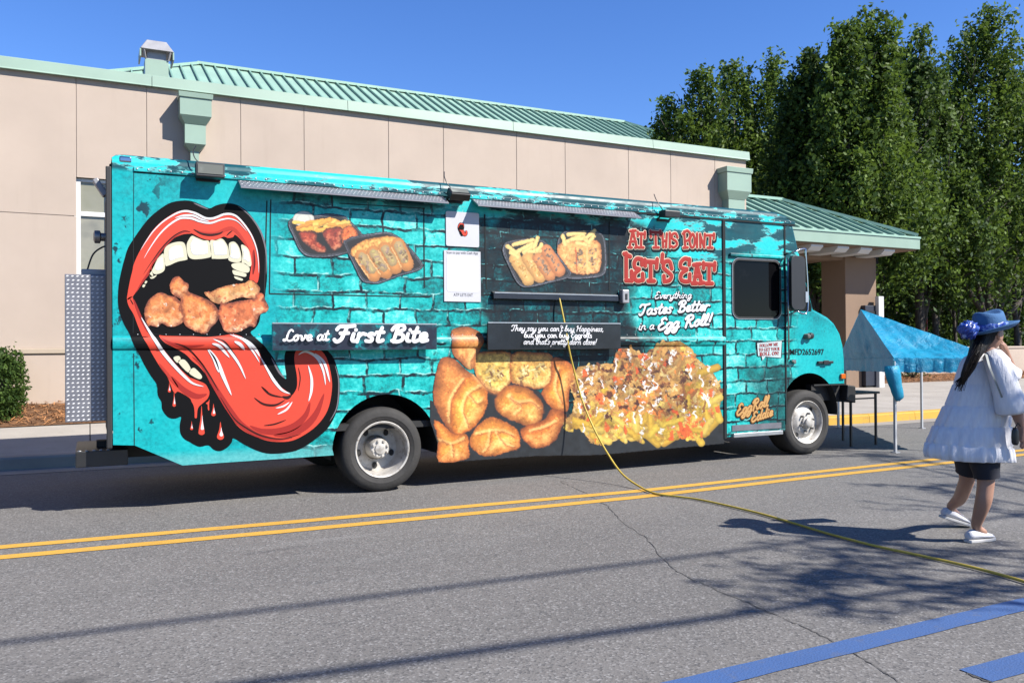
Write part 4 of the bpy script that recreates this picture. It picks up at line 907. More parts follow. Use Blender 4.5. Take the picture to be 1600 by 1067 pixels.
def tstrip(parent, name, pts, w, layer, mat, k=7, ends=(0, 0), Y=T, rail=True):
    """a brush stroke that swells to width w (photo pixels) and tapers to its ends"""
    P = smooth_pts(pts, k); n = len(P); A, B = [], []
    for i, p_ in enumerate(P):
        a, b = P[max(0, i-1)], P[min(n-1, i+1)]; dx, dy = b[0]-a[0], b[1]-a[1]; l = math.hypot(dx, dy) or 1
        t_ = i/(n-1); s_ = math.sin(math.pi*t_)**.7; lo = ends[0]*(1-t_)+ends[1]*t_; h = max(s_, lo)*w/2+.05
        A.append((p_[0]-dy/l*h, p_[1]+dx/l*h)); B.append((p_[0]+dy/l*h, p_[1]-dx/l*h))
    return decal(parent, name, A+B[::-1], layer, mat, smooth=False, Y=Y, rail=rail)
ZA = lambda *p_: zz(190, 310, 8.892, p_); ZB_ = lambda *p_: zz(300, 310, 8.892, p_); ZC = lambda *p_: zz(190, 420, 8.892, p_); ZD = lambda *p_: zz(300, 420, 8.892, p_)
ZE = lambda *p_: zz(200, 520, 8.892, p_); ZF = lambda *p_: zz(300, 520, 8.892, p_); ZG = lambda *p_: zz(260, 600, 7.621, p_); ZH = lambda *p_: zz(390, 540, 5.927, p_)
mouth = link('mouth_print', None, truck, (1.6, T, 1.6)); mouth['label'] = 'giant open mouth with red lips, teeth and long tongue'
out_ = [(190.5, 420), (194.5, 405), (200, 387.6), (209, 373), (221.5, 355), (235, 339), (253, 324.6), (268.7, 316.2), (289, 313.4), (302, 315.2), (313.5, 320), (327, 325.7), (336, 321.8), (348.4, 318.4), (363, 318.4), (376.5, 323.5), (390, 334.7), (402.3, 351.6), (411.3, 370.7), (415.8, 388.7), (417.3, 411), (417.2, 435), (415, 455), (413, 470), (407.5, 490), (405, 503), (399, 513), (391.5, 519.5), (401, 530), (412.5, 540.5), (426.3, 558), (437.2, 578.8), (445.7, 591.5), (447.5, 587), (445, 570), (444.5, 556), (448, 546), (456, 538), (480, 534), (503, 540), (513, 549), (521.6, 560), (529, 584), (531, 607.5), (527.5, 638), (515, 665), (498, 682), (474, 698.6), (454, 706), (423.7, 708.7), (403.5, 704.5), (382, 694.5), (365, 684.5), (362.3, 690.5), (355.8, 698.4), (344, 704.5), (333.5, 702), (325.6, 695.5), (312.5, 697.8), (303.3, 694.5), (296.7, 690.5), (287.6, 685.3), (281.7, 676), (281, 663), (283, 651), (274.4, 653.8), (265.2, 653), (258, 647), (253, 638), (252.3, 628), (246.5, 617), (245, 601), (236, 587.5), (225.9, 570.6), (216.9, 552.6), (208, 537), (202, 521), (194.5, 508), (188, 492), (184.3, 473), (185.5, 445)]
decal(mouth, 'outline', out_, 0, P_BLK, k=3)
lipU = ZC((80, 430), (84, 340), (120, 150), (150, 30)) + ZA((165, 930), (205, 830), (260, 720), (330, 600), (430, 450), (560, 320), (700, 225), (800, 180), (900, 165), (1000, 185)) + ZB_((80, 210), (180, 260), (270, 268), (350, 245), (440, 210), (540, 208), (640, 255), (760, 390), (850, 540), (910, 720), (935, 900), (932, 1060)) + ZD((905, 195), (850, 165), (800, 148)) + ZB_((806, 1060), (825, 900), (800, 790), (760, 690), (690, 590), (600, 508), (570, 540), (500, 552), (440, 532), (380, 560), (270, 582), (150, 562), (60, 520), (0, 490)) + ZA((950, 492), (850, 502), (720, 560), (600, 680), (500, 790), (430, 910), (350, 1060)) + ZC((270, 200), (165, 372))
decal(mouth, 'upper_lip', lipU, 1, P_RED, k=4)
lipL = ZC((80, 420), (100, 520), (170, 640), (230, 800), (300, 960), (360, 1060)) + ZE((340, 300), (450, 480), (545, 610), (575, 680), (600, 740), (622, 800), (655, 840), (700, 815), (850, 900)) + ZG((300, 210), (325, 260), (335, 330), (336, 395), (350, 405), (362, 395), (368, 320), (385, 270), (430, 228), (490, 170), (512, 100), (490, 40)) + ZF((180, 708), (100, 670), (0, 632)) + ZE((850, 615), (700, 478), (580, 338), (500, 240)) + ZC((530, 1060), (400, 890), (270, 660), (165, 440), (150, 385))
decal(mouth, 'lower_lip', lipL, 1, P_RED, k=4)
tong = ZE((430, 38), (520, 44), (800, 50)) + ZF((0, 50), (200, 60), (420, 40), (540, 18), (620, 28), (700, 66), (850, 180), (930, 270), (1067, 545)) + ZH((250, 350), (370, 442), (390, 462), (435, 390), (437, 280), (415, 150), (420, 70), (460, 10), (540, -15), (630, 20), (710, 110), (755, 280), (760, 420), (720, 600), (620, 740), (480, 840), (360, 885), (200, 885), (80, 852)) + ZG((960, 580), (860, 510), (780, 410), (640, 190), (530, 0)) + ZF((250, 700), (200, 590), (100, 470), (0, 388)) + ZE((790, 290), (620, 195), (500, 130))
decal(mouth, 'tongue', tong, 1, P_RED, k=4)
for pts, w, mt_ in (
    (ZF((0, 330), (150, 470), (300, 720), (430, 930)) + ZG((740, 290), (860, 450), (1000, 560)) + ZH((100, 835), (250, 868), (400, 850)), 9, P_DRED),
    (ZH((0, 740), (120, 790), (280, 790), (420, 740), (520, 640), (560, 520)), 11, P_DRED), (ZH((220, 830), (380, 815), (520, 740), (620, 620), (690, 440)), 11, P_DRED),
    (ZC((165, 420), (250, 640), (360, 880)) , 4, P_DRED), (ZE((600, 600), (760, 780), (950, 880), (1100, 850)), 9, P_DRED), (ZE((430, 420), (600, 640), (700, 760)), 5, P_MRED),
    (ZE((460, 70), (600, 150), (800, 190), (1060, 170)), 5, P_DRED),
    (ZC((200, 330), (290, 180), (400, 20)) + ZA((520, 760), (700, 555), (850, 470), (960, 470)), 4.5, P_DRED),
    (ZB_((20, 430), (150, 480), (330, 490), (480, 430), (580, 430), (700, 560), (800, 720)), 6, P_MRED), (ZB_((850, 720), (862, 900), (845, 1060)), 5, P_DRED)):
    tstrip(mouth, 'shade_stroke', pts, w, 2, mt_)
for pts, w in ((ZA((300, 1060), (420, 880), (560, 690), (720, 530), (860, 455), (960, 470)), 1.6), (ZB_((20, 430), (130, 490), (260, 510), (380, 490), (430, 460)), 3.4), (ZB_((480, 520), (520, 480), (560, 452)), 2), (ZB_((860, 700), (868, 900), (850, 1060)), 1.3), (ZC((120, 420), (165, 500)), 1.3),
    (ZF((0, 275), (130, 420), (250, 600), (370, 810)), 2.4), (ZF((290, 75), (430, 110), (540, 240), (640, 390), (720, 560)), 2.6), (ZG((640, 150), (800, 400), (950, 520)) + ZH((120, 835), (300, 860), (480, 815)), 2.2), (ZH((110, 380), (190, 450), (310, 478)), 3), (ZH((40, 480), (130, 540), (240, 548), (330, 500)), 3.4), (ZH((300, 470), (350, 480), (390, 455)), 5), (ZH((130, 738), (230, 725), (340, 685)), 2.2), (ZH((450, 200), (468, 300), (450, 420)), 1.4), (ZF((960, 740), (1067, 830)), 1.4), (ZE((640, 140), (780, 190), (900, 280), (1067, 470)), 2.6)):
    tstrip(mouth, 'ink_stroke', pts, w, 3, P_MAR)
for pts, w in ((ZA((262, 722), (335, 606), (440, 458), (570, 330), (710, 238), (810, 192), (900, 180), (1000, 202)) + ZB_((80, 226), (180, 276), (270, 284), (350, 262), (440, 226), (540, 222), (635, 268), (750, 400), (838, 545), (900, 720), (922, 900), (925, 1040)), 3.4),
    (ZA((310, 835), (400, 680), (520, 510), (650, 380), (800, 285), (920, 275), (1000, 290)) + ZB_((100, 320), (250, 345), (400, 300), (520, 285), (640, 330), (760, 460)), 3.2),
    (ZA((740, 275), (860, 240), (1000, 245)) + ZB_((120, 290), (240, 325)), 3),
    (ZC((270, 670), (350, 810), (430, 940)) + ZE((380, 110), (480, 260), (620, 430), (780, 600), (900, 700), (1050, 745)), 5.5),
    (ZF((215, 230), (300, 350), (350, 480), (372, 548)), 5), (ZF((230, 225), (340, 380), (440, 620), (548, 868)), 6), (ZF((270, 150), (380, 190), (520, 345)), 4.5), (ZF((290, 85), (440, 165), (560, 300), (660, 450), (745, 640)), 4.2), (ZF((580, 120), (660, 160), (728, 238)), 5), (ZF((580, 30), (760, 120), (880, 230), (940, 330)), 4.5), (ZF((520, 20), (700, 95), (840, 250), (935, 410)), 3), (ZF((940, 320), (1067, 545)) + ZH((230, 330), (300, 410), (375, 445)), 4.5), (ZH((540, 180), (572, 300), (570, 420), (545, 515)), 4.2), (ZH((450, 85), (520, 55), (620, 110), (680, 230), (702, 365)), 4), (ZH((600, 70), (690, 160), (742, 340)), 4), (ZH((240, 578), (310, 560), (368, 522)), 2.4), (ZH((255, 636), (340, 590), (395, 518)), 3)):
    tstrip(mouth, 'shine_stroke', pts, w, 4, P_WHT)
for pts, w in ((ZB_((640, 110), (800, 240), (930, 420), (1000, 600), (1032, 800), (1030, 1060)), 2.6), (ZB_((20, 65), (120, 110), (230, 155)), 2.2), (ZH((200, 110), (270, 240), (325, 302)), 3), (ZH((790, 180), (825, 330), (810, 560), (740, 700)), 2)): tstrip(mouth, 'rim_stroke', pts, w, 1, P_GRY)
teeth = [ZB_((-75, 650), (-40, 565), (0, 522), (60, 545), (160, 585), (230, 592), (258, 680), (264, 790), (240, 822), (100, 845), (-10, 840), (-60, 780)), ZB_((250, 597), (330, 585), (400, 560), (450, 590), (500, 680), (515, 780), (490, 835), (300, 840), (272, 815)), ZB_((510, 640), (560, 603), (610, 620), (660, 700), (687, 830), (660, 885), (560, 885), (503, 850), (522, 780)), ZB_((680, 660), (715, 650), (790, 720), (825, 900), (800, 950), (740, 905), (690, 890), (700, 780)), ZB_((555, 912), (690, 895), (795, 960), (780, 1030), (680, 1020), (570, 970)), ZD((565, 20), (660, 40), (750, 70), (740, 112), (660, 100), (580, 80)), ZD((590, 105), (700, 140), (690, 166), (605, 140)),
    ZA((590, 725), (605, 920), (650, 935), (780, 880), (900, 855), (912, 820), (880, 640), (800, 603), (660, 640)), ZA((560, 775), (590, 810), (602, 970), (560, 1030), (470, 1055), (425, 1020), (430, 930)), ZA((400, 985), (435, 1060), (430, 1090), (385, 1085)) , ZC((385, 70), (430, 105), (490, 85), (450, 130), (400, 135)), ZC((330, 170), (357, 175), (340, 205), (320, 205)), ZC((300, 220), (330, 225), (310, 258), (288, 250)),
    ZE((630, 345), (700, 320), (730, 360), (685, 415)), ZE((700, 410), (740, 370), (800, 385), (868, 490), (830, 547)), ZE((845, 545), (900, 488), (950, 510), (1027, 600), (995, 642), (900, 600))]
tip = mouth
for q in teeth: decal(tip, 'tooth', q, 2, P_CRM, k=4)
def shrink(pts, k_, dx=0, dy=0):
    cx_, cy_ = sum(a for a, b in pts)/len(pts), sum(b for a, b in pts)/len(pts); return [(cx_+(a-cx_)*k_+dx, cy_+(b-cy_)*k_+dy) for a, b in pts]
for i, q in enumerate(teeth[:4]+teeth[7:9]): decal(tip, 'tooth_shine', shrink(q, .70 if i < 3 else .62, .6, -1.5), 3, P_TOO, k=4)
def drop(cx_, y0, y1, r, ly=1):
    p_ = [(cx_, y0), (cx_+r*.35, (y0+y1)/2-r*.4), (cx_+r, y1-r), (cx_+r*.7, y1-r*.25), (cx_, y1), (cx_-r*.7, y1-r*.25), (cx_-r, y1-r), (cx_-r*.35, (y0+y1)/2-r*.4)]
    decal(mouth, 'drop', p_, ly, P_RED); decal(mouth, 'drop_shine', shrink(p_, .5, r*.25, -(y1-y0)*.03), ly+1, P_WHT)
for a, b, c, d in ((300, 438, 545, 16), (418, 255, 605, 36), (560, 232, 380, 26), (643, 448, 662, 41), (35, -20, 98, 17), (92, 90, 268, 19)): (x0, y0), (x1, y1_) = ZG((a, b), (a, c)); drop(x0, y0, y1_, d/7.621)
decal(mouth, 'drop', ZG((470, 228), (500, 205), (512, 182), (508, 250), (510, 305), (500, 312), (492, 290), (490, 245)), 1, P_RED)
# ---- lettering as brush ribbons: low domes, so strokes may cross
def ribbon(m, pts, w, Y, lift, th=.0016, n=6, k=5, flatend=False, rail=True):
    """pts are (x, z) on the plane; w is the stroke width in metres"""
    P = smooth_pts(pts, k) if k > 1 and len(pts) > 2 else [tuple(p_) for p_ in pts]
    if len(P) < 2: P = [P[0], (P[0][0]+.0005, P[0][1])]
    d0 = Vector((P[0][0]-P[1][0], P[0][1]-P[1][1])); d1 = Vector((P[-1][0]-P[-2][0], P[-1][1]-P[-2][1])); d0 = d0.normalized() if d0.length else Vector((-1, 0)); d1 = d1.normalized() if d1.length else Vector((1, 0))
    seq = []
    if flatend: seq = [(P[0], 1.0)] + [(p_, 1.0) for p_ in P[1:-1]] + [(P[-1], 1.0)]
    else:
        for f, s_ in ((.48, .25), (.36, .68), (.18, .93)): seq.append(((P[0][0]+d0.x*w*f, P[0][1]+d0.y*w*f), s_))
        seq += [(p_, 1.0) for p_ in P]
        for f, s_ in ((.18, .93), (.36, .68), (.48, .25)): seq.append(((P[-1][0]+d1.x*w*f, P[-1][1]+d1.y*w*f), s_))
    rings = []
    for i, (p_, s_) in enumerate(seq):
        a, b = seq[max(0, i-1)][0], seq[min(len(seq)-1, i+1)][0]; dx, dz = b[0]-a[0], b[1]-a[1]; l = math.hypot(dx, dz) or 1; nx, nz_ = -dz/l, dx/l
        y = Y-lift-(prof(p_[0], p_[1]) if rail else 0); h = w/2*s_
        rings.append([(p_[0]+nx*h, y, p_[1]+nz_*h), (p_[0]+nx*h*.6, y-th*.8, p_[1]+nz_*h*.6), (p_[0], y-th, p_[1]), (p_[0]-nx*h*.6, y-th*.8, p_[1]-nz_*h*.6), (p_[0]-nx*h, y, p_[1]-nz_*h)])
    v = [q for r in rings for q in r]; m.add(v, [(i*5+j, i*5+j+1, (i+1)*5+j+1, (i+1)*5+j) for i in range(len(rings)-1) for j in range(4)])
GL = {}
_b = [(.38, .42), (.2, .5), (.05, .28), (.12, .04), (.28, .08), (.38, .42)]; _tail = [(.38, .46), (.34, -.2), (.18, -.36), (.04, -.24), (.2, -.08), (.46, .08)]
GL.update({'a': (.48, [_b, [(.38, .46), (.36, .12), (.48, .04)]]), 'b': (.45, [[(.02, .1), (.1, .5), (.2, .95), (.1, .85), (.06, .2), (.2, .02), (.38, .2), (.3, .45), (.12, .36)]]), 'c': (.40, [[(.34, .4), (.22, .5), (.06, .3), (.1, .06), (.25, .02), (.4, .1)]]), 'd': (.5, [_b, [(.42, .98), (.37, .12), (.5, .04)]]), 'e': (.4, [[(.06, .22), (.3, .3), (.28, .48), (.12, .46), (.06, .2), (.16, .02), (.38, .1)]]), 'g': (.46, [_b, _tail]), 'h': (.5, [[(.04, 0), (.1, .95)], [(.06, .25), (.22, .48), (.34, .4), (.32, .1), (.48, .04)]]), 'i': (.25, [[(.1, .48), (.08, .1), (.22, .04)], [(.13, .70), (.135, .71)]]), 'l': (.25, [[(.02, .1), (.18, .7), (.14, .95), (.06, .7), (.08, .1), (.24, .04)]]), 'n': (.5, [[(.06, .48), (.04, 0)], [(.05, .3), (.2, .48), (.33, .4), (.32, .1), (.46, .04)]]), 'o': (.44, [[(.2, .5), (.05, .26), (.18, .01), (.34, .22), (.22, .5), (.42, .42)]]), 'p': (.46, [[(.08, .5), (.02, -.38)], [(.07, .3), (.22, .5), (.38, .3), (.24, .02), (.08, .08)]]), 'r': (.36, [[(.06, .5), (.04, 0)], [(.05, .3), (.18, .48), (.32, .44)]]), 's': (.36, [[(.3, .44), (.16, .5), (.08, .38), (.24, .2), (.2, .03), (.02, .05)]]), 't': (.32, [[(.16, .85), (.1, .12), (.2, .02), (.32, .1)], [(0, .56), (.28, .58)]]), 'u': (.5, [[(.06, .48), (.05, .12), (.18, .02), (.34, .2), (.37, .48)], [(.37, .48), (.35, .1), (.48, .04)]]), 'v': (.42, [[(.03, .46), (.1, .4), (.16, .03), (.32, .3), (.32, .48), (.42, .44)]]), 'y': (.48, [[(.06, .48), (.06, .14), (.18, .04), (.36, .2), (.38, .48)], _tail]),
 'L': (.6, [[(.5, .85), (.38, .97), (.26, .8), (.2, .2), (.08, .02), (.02, .12), (.2, .12), (.4, 0), (.6, .1)]]), 'F': (.62, [[(.02, .72), (.1, .9), (.35, .9), (.65, .95)], [(.38, .9), (.3, .2), (.14, 0), (.03, .12)], [(.2, .5), (.5, .52)]]), 'B': (.62, [[(.22, .9), (.18, 0)], [(.02, .7), (.12, .92), (.4, .97), (.5, .75), (.25, .52), (.52, .4), (.5, .1), (.3, 0), (.1, .06)]]), 'T': (.6, [[(.02, .72), (.12, .92), (.4, .88), (.68, .95)], [(.4, .88), (.34, .2), (.18, 0), (.08, .1)]]), 'H': (.75, [[(.02, .75), (.16, .93), (.14, 0)], [(.6, .95), (.52, .1), (.68, .03)], [(.14, .48), (.56, .52)]]), 'E': (.55, [[(.48, .82), (.34, .96), (.16, .8), (.28, .54), (.36, .53), (.22, .5), (.06, .28), (.16, .02), (.36, .04), (.52, .18)]]), 'R': (.65, [[(.2, .9), (.16, 0)], [(.02, .7), (.14, .93), (.42, .96), (.5, .72), (.24, .48), (.4, .3), (.5, .02), (.64, .08)]]),
 ' ': (.28, []), ',': (.2, [[(.1, .06), (.04, -.12)]]), "'": (.16, [[(.1, .95), (.07, .78)]]), '!': (.28, [[(.16, .95), (.10, .3)], [(.08, .04), (.085, .05)]])})
def brush(parent, name, txt, p0, p1, cap, layers, Y=T, slant=.22):
    """one line of brush script from photo point p0 to p1 (baseline), capitals 'cap' pixels high; layers = [(extra width, lift, dx, dz, material)]"""
    a, b = onY(*p0, Y), onY(*p1, Y); adv = sum(GL[c][0] for c in txt); L_ = math.hypot(b.x-a.x, b.z-a.z); sx = L_/adv; ux, uz = (b.x-a.x)/L_, (b.z-a.z)/L_
    q = onY(p0[0], p0[1]-cap, Y); sz = (q.z-a.z)/.95; w0 = .115*(sx+sz)/2
    for j, (ew, lift, ox, oz, mt_) in enumerate(layers):
        m = MB(); pen = 0
        for c in txt:
            for st_ in GL[c][1]:
                pts = [(a.x+ux*(pen+u+slant*(w_-.25))*sx+ox, a.z+uz*(pen+u)*sx+w_*sz+oz) for u, w_ in st_]
                ribbon(m, pts, w0+ew, Y, lift+.0004*(ord(c) % 3), k=4)
            pen += GL[c][0]
        o = m.build(name if j == 0 else name+'_edge', mt_, parent)
P_INK = flat('print ink', (.006, .010, .014)); P_BRW = flat('print brown', (.36, .15, .04)); P_TAN = flat('print tan', (.62, .36, .13)); P_CRM2 = flat('letter cream', (.82, .70, .52)); P_LRED = flat('letter red', (.42, .035, .026))
wl = [(0, .007, 0, 0, P_WHT), (.018, .003, .010, -.010, P_INK)]
wl0 = [(0, .004, 0, 0, P_WHT)]
Y1, Y2 = SH1[2], SH2[2]
# shelf panel background print
sx0, sx1, sz0, sz1 = SH1[0].x+.004, SH1[1].x-.004, SH1[1].z+.004, SH1[0].z-.004
t_ = NT('shelf print'); n_ = t_.noise(5, 6, .65); shm = t_.out(t_.ramp(n_, [(.44, (.010, .012, .03)), (.55, (.012, .05, .075)), (.62, (.0, .26, .29)), (.75, (.05, .55, .55))]), .35)
sheet([[(sx0, sz0), (sx1, sz0), (sx1, sz1), (sx0, sz1)]], .003, 'shelf_print', shm, truck, Y=Y1, rail=False)
brush(truck, 'lettering', 'Love at', (442, 533), (513, 532), 17, [(.004, .008, 0, 0, P_WHT)], Y=Y1)
brush(truck, 'lettering', 'First', (521, 534), (598, 534), 25, [(.012, .008, 0, 0, P_WHT)], Y=Y1); brush(truck, 'lettering', 'Bite', (608, 534), (668, 534), 25, [(.012, .008, 0, 0, P_WHT)], Y=Y1)
brush(truck, 'lettering', "They say you can't buy Happiness,", (798, 517), (943, 518), 9, [(.002, .005, 0, 0, P_WHT)], Y=Y2); brush(truck, 'lettering', 'but you can buy Eggrolls', (818, 527.5), (924, 528), 9, [(.002, .005, 0, 0, P_WHT)], Y=Y2); brush(truck, 'lettering', "and that's pretty darn close!", (816, 538), (930, 538.5), 9, [(.002, .005, 0, 0, P_WHT)], Y=Y2)
brush(truck, 'lettering', 'Everything', (1022, 467), (1080, 466), 11, wl); brush(truck, 'lettering', 'Tastes', (997, 493), (1050, 489), 17, [(.006, .007, 0, 0, P_WHT), (.022, .003, .010, -.010, P_INK)]); brush(truck, 'lettering', 'Better', (1058, 488), (1108, 485), 17, [(.006, .007, 0, 0, P_WHT), (.022, .003, .010, -.010, P_INK)])
brush(truck, 'lettering', 'in a', (997, 516), (1022, 514.5), 13, wl); brush(truck, 'lettering', 'Egg', (1027, 516), (1061, 512), 18, [(.008, .007, 0, 0, P_WHT), (.024, .003, .010, -.010, P_INK)]); brush(truck, 'lettering', 'Roll!', (1068, 512), (1112, 507), 18, [(.008, .007, 0, 0, P_WHT), (.024, .003, .010, -.010, P_INK)])
brush(truck, 'lettering', 'EggRoll', (1150, 650), (1200, 634), 17, [(.004, .009, 0, 0, P_TAN), (.018, .006, 0, 0, P_BRW), (.034, .003, .004, -.004, P_INK)]); brush(truck, 'lettering', 'Eddie', (1173, 660), (1207, 649), 15, [(.004, .009, 0, 0, P_TAN), (.018, .006, 0, 0, P_BRW), (.034, .003, .004, -.004, P_INK)])
# graffiti capitals, drawn as slab strokes
_g1 = [[(212, 385), (262, 140)], [(262, 145), (318, 385)], [(225, 300), (305, 300)], [(222, 152), (300, 142)], [(195, 388), (245, 388)], [(295, 390), (335, 383)],
 [(330, 188), (440, 192)], [(332, 165), (333, 225)], [(437, 165), (432, 250)], [(385, 190), (380, 388)], [(345, 388), (415, 388)],
 [(515, 165), (665, 175)], [(515, 150), (522, 235)], [(660, 150), (660, 220)], [(590, 180), (595, 385)], [(560, 388), (635, 388)],
 [(690, 190), (702, 385)], [(755, 190), (742, 385)], [(695, 300), (745, 285)], [(797, 178), (797, 388)],
 [(908, 245), (885, 188), (835, 198), (830, 255), (890, 300), (898, 350), (855, 385), (825, 372)],
 [(1005, 160), (1022, 388)], [(985, 190), (1050, 145), (1095, 205), (1065, 280), (1025, 290)], [(995, 392), (1055, 388)],
 [(1120, 195), (1085, 280), (1105, 378), (1145, 372), (1158, 280), (1140, 200), (1120, 195)], [(1192, 190), (1192, 388)],
 [(1240, 385), (1235, 195)], [(1235, 200), (1295, 388)], [(1295, 388), (1305, 195)], [(1325, 212), (1440, 212)], [(1437, 190), (1434, 262)], [(1385, 215), (1380, 392)], [(1345, 392), (1415, 392)]]
_g2 = [[(165, 475), (165, 860)], [(135, 480), (225, 520)], [(160, 865), (250, 868)], [(242, 735), (248, 870)],
 [(388, 560), (320, 552), (282, 610), (295, 680), (355, 702)], [(352, 712), (295, 762), (292, 845), (340, 872), (412, 852)], [(390, 560), (392, 640)], [(402, 770), (408, 860)],
 [(432, 592), (612, 602)], [(437, 570), (442, 655)], [(614, 560), (604, 685)], [(520, 605), (520, 865)], [(482, 872), (572, 872)], [(692, 490), (682, 600)],
 [(825, 695), (792, 590), (722, 600), (705, 680), (785, 755), (822, 800), (792, 862), (715, 880)], [(716, 880), (712, 800)],
 [(1082, 565), (1012, 552), (957, 608), (962, 680), (1045, 702)], [(1042, 712), (968, 765), (960, 850), (1020, 880), (1085, 872)], [(1082, 560), (1078, 640)], [(1084, 870), (1086, 775)],
 [(1152, 895), (1190, 630)], [(1192, 630), (1255, 895)], [(1160, 802), (1242, 802)], [(1140, 642), (1235, 628)], [(1122, 905), (1188, 905)], [(1225, 908), (1290, 898)],
 [(1280, 632), (1452, 642)], [(1285, 612), (1286, 690)], [(1450, 612), (1442, 715)], [(1366, 645), (1366, 905)], [(1322, 910), (1412, 910)]]
for gg, w in ((_g1, .034), (_g2, .052)):
    for ew, lift, ox, oz, mt_, nm in ((.036, .003, .012, -.016, P_INK, 'graffiti_shadow'), (.015, .006, 0, 0, P_CRM2, 'graffiti_edge'), (0, .009, 0, 0, P_LRED, 'graffiti_letters')):
        m = MB()
        for i, st_ in enumerate(gg):
            pts = [S(*q) for q in zz(960, 345, 9.276, st_)]; pts = [(a+ox, b+oz) for a, b in pts]
            ribbon(m, pts, w+ew, T, lift+.0003*(i % 4), k=4, th=.0018)
        m.build(nm, mt_, truck)
def textmesh(parent, name, body, p0, p1, hpx, mat, lift=.005, Y=T, bold=0.0, squeeze=True):
    cu = bpy.data.curves.new('t', 'FONT'); cu.body = body; cu.offset = bold; tmp = bpy.data.objects.new('t', cu)
    me = bpy.data.meshes.new_from_object(tmp); bpy.data.objects.remove(tmp); bpy.data.curves.remove(cu)
    co = np.empty(len(me.vertices)*3); me.vertices.foreach_get('co', co); co = co.reshape(-1, 3)
    a, b = onY(*p0, Y), onY(*p1, Y); h = onY(p0[0], p0[1]-hpx, Y).z-a.z
    x0, x1 = co[:, 0].min(), co[:, 0].max(); u = (co[:, 0]-x0)/(x1-x0); out2 = np.stack([a.x+(b.x-a.x)*u, np.full(len(co), Y-lift), a.z+(b.z-a.z)*u+co[:, 1]/.70*h], 1)
    me.vertices.foreach_set('co', out2.ravel()); me.update(); me.materials.clear(); me.materials.append(mat); return link(name, me, parent)
textmesh(truck, 'registration_number', 'MFD2652697', (1234, 554), (1287, 554), 9, P_INK, bold=.012)
# speech bubble
bub = [(1182.5, 536), (1221, 532.5), (1219.5, 559), (1195.5, 557), (1191, 563), (1189.5, 556.5), (1184, 556)]
decal(truck, 'speech_bubble_edge', shrink(bub, 1.06), 1, P_INK, smooth=False, rail=False); decal(truck, 'speech_bubble', bub, 3, flat('bubble', (.55, .70, .72)), smooth=False, rail=False)
bs = lambda s_: ''.join(chr(0x1D400+ord(c)-65) if 'A' <= c <= 'Z' else c for c in s_)
textmesh(truck, 'bubble_lettering', bs('FOLLOW ME'), (1186, 542.5), (1215, 540), 5, P_LRED, .010, bold=.01); textmesh(truck, 'bubble_lettering', bs('TO GET YOUR'), (1185, 549), (1217.5, 547), 5, P_LRED, .010, bold=.01); textmesh(truck, 'bubble_lettering', bs('ROLL ON!'), (1186, 556), (1216, 554.5), 6, P_LRED, .010, bold=.01)
# payment boards (codes left blank)
def board(name, x0, x1, y0, y1_, r):
    a, b = S(x0, y0), S(x1, y1_); m = MB(); m.prism(rrect(a[0], b[0], b[1], a[1], r), T-.012, T-.001, lambda u, w_, d_: (u, d_, w_)); return m.build(name, P_BRD, truck)
P_BRD = flat('white board', (.66, .66, .70), .3); bo = board('payment_board', 696, 748, 330, 387, .02); bo2 = board('payment_board', 693, 750.5, 391, 472, .004)
frm = sheet([rrect(*[S(697, 400)[0], S(747.5, 400)[0], S(720, 456.5)[1], S(720, 399.5)[1]], .03)], .0135, 'board_inner_card', flat('card white', (.74, .74, .78), .3), truck, rail=False)
for e_ in (((697, 399), (697, 457)), ((747.8, 399), (747.8, 457))):
    pass
P_TXT = flat('print grey text', (.10, .10, .11))
textmesh(truck, 'board_lettering', 'Scan to pay with Cash App', (697, 396.5), (746, 398), 4, P_TXT, .0135); textmesh(truck, 'board_lettering', 'ATP LETS EAT', (708, 463), (738, 463.5), 5, P_TXT, .0135)
m_small = [(a-190, b-313) for a, b in out_]
def mini(pts): return [(714+(a-184)*.046*1.0, 348+(b-313)*.056) for a, b in pts]
decal(truck, 'mini_mouth', mini(out_), 8.2, P_BLK, k=1, rail=False, smooth=False); decal(truck, 'mini_lip', mini(lipU), 9.2, P_RED, k=1, rail=False, smooth=False); decal(truck, 'mini_tongue', mini(tong), 9.2, P_RED, k=1, rail=False, smooth=False)
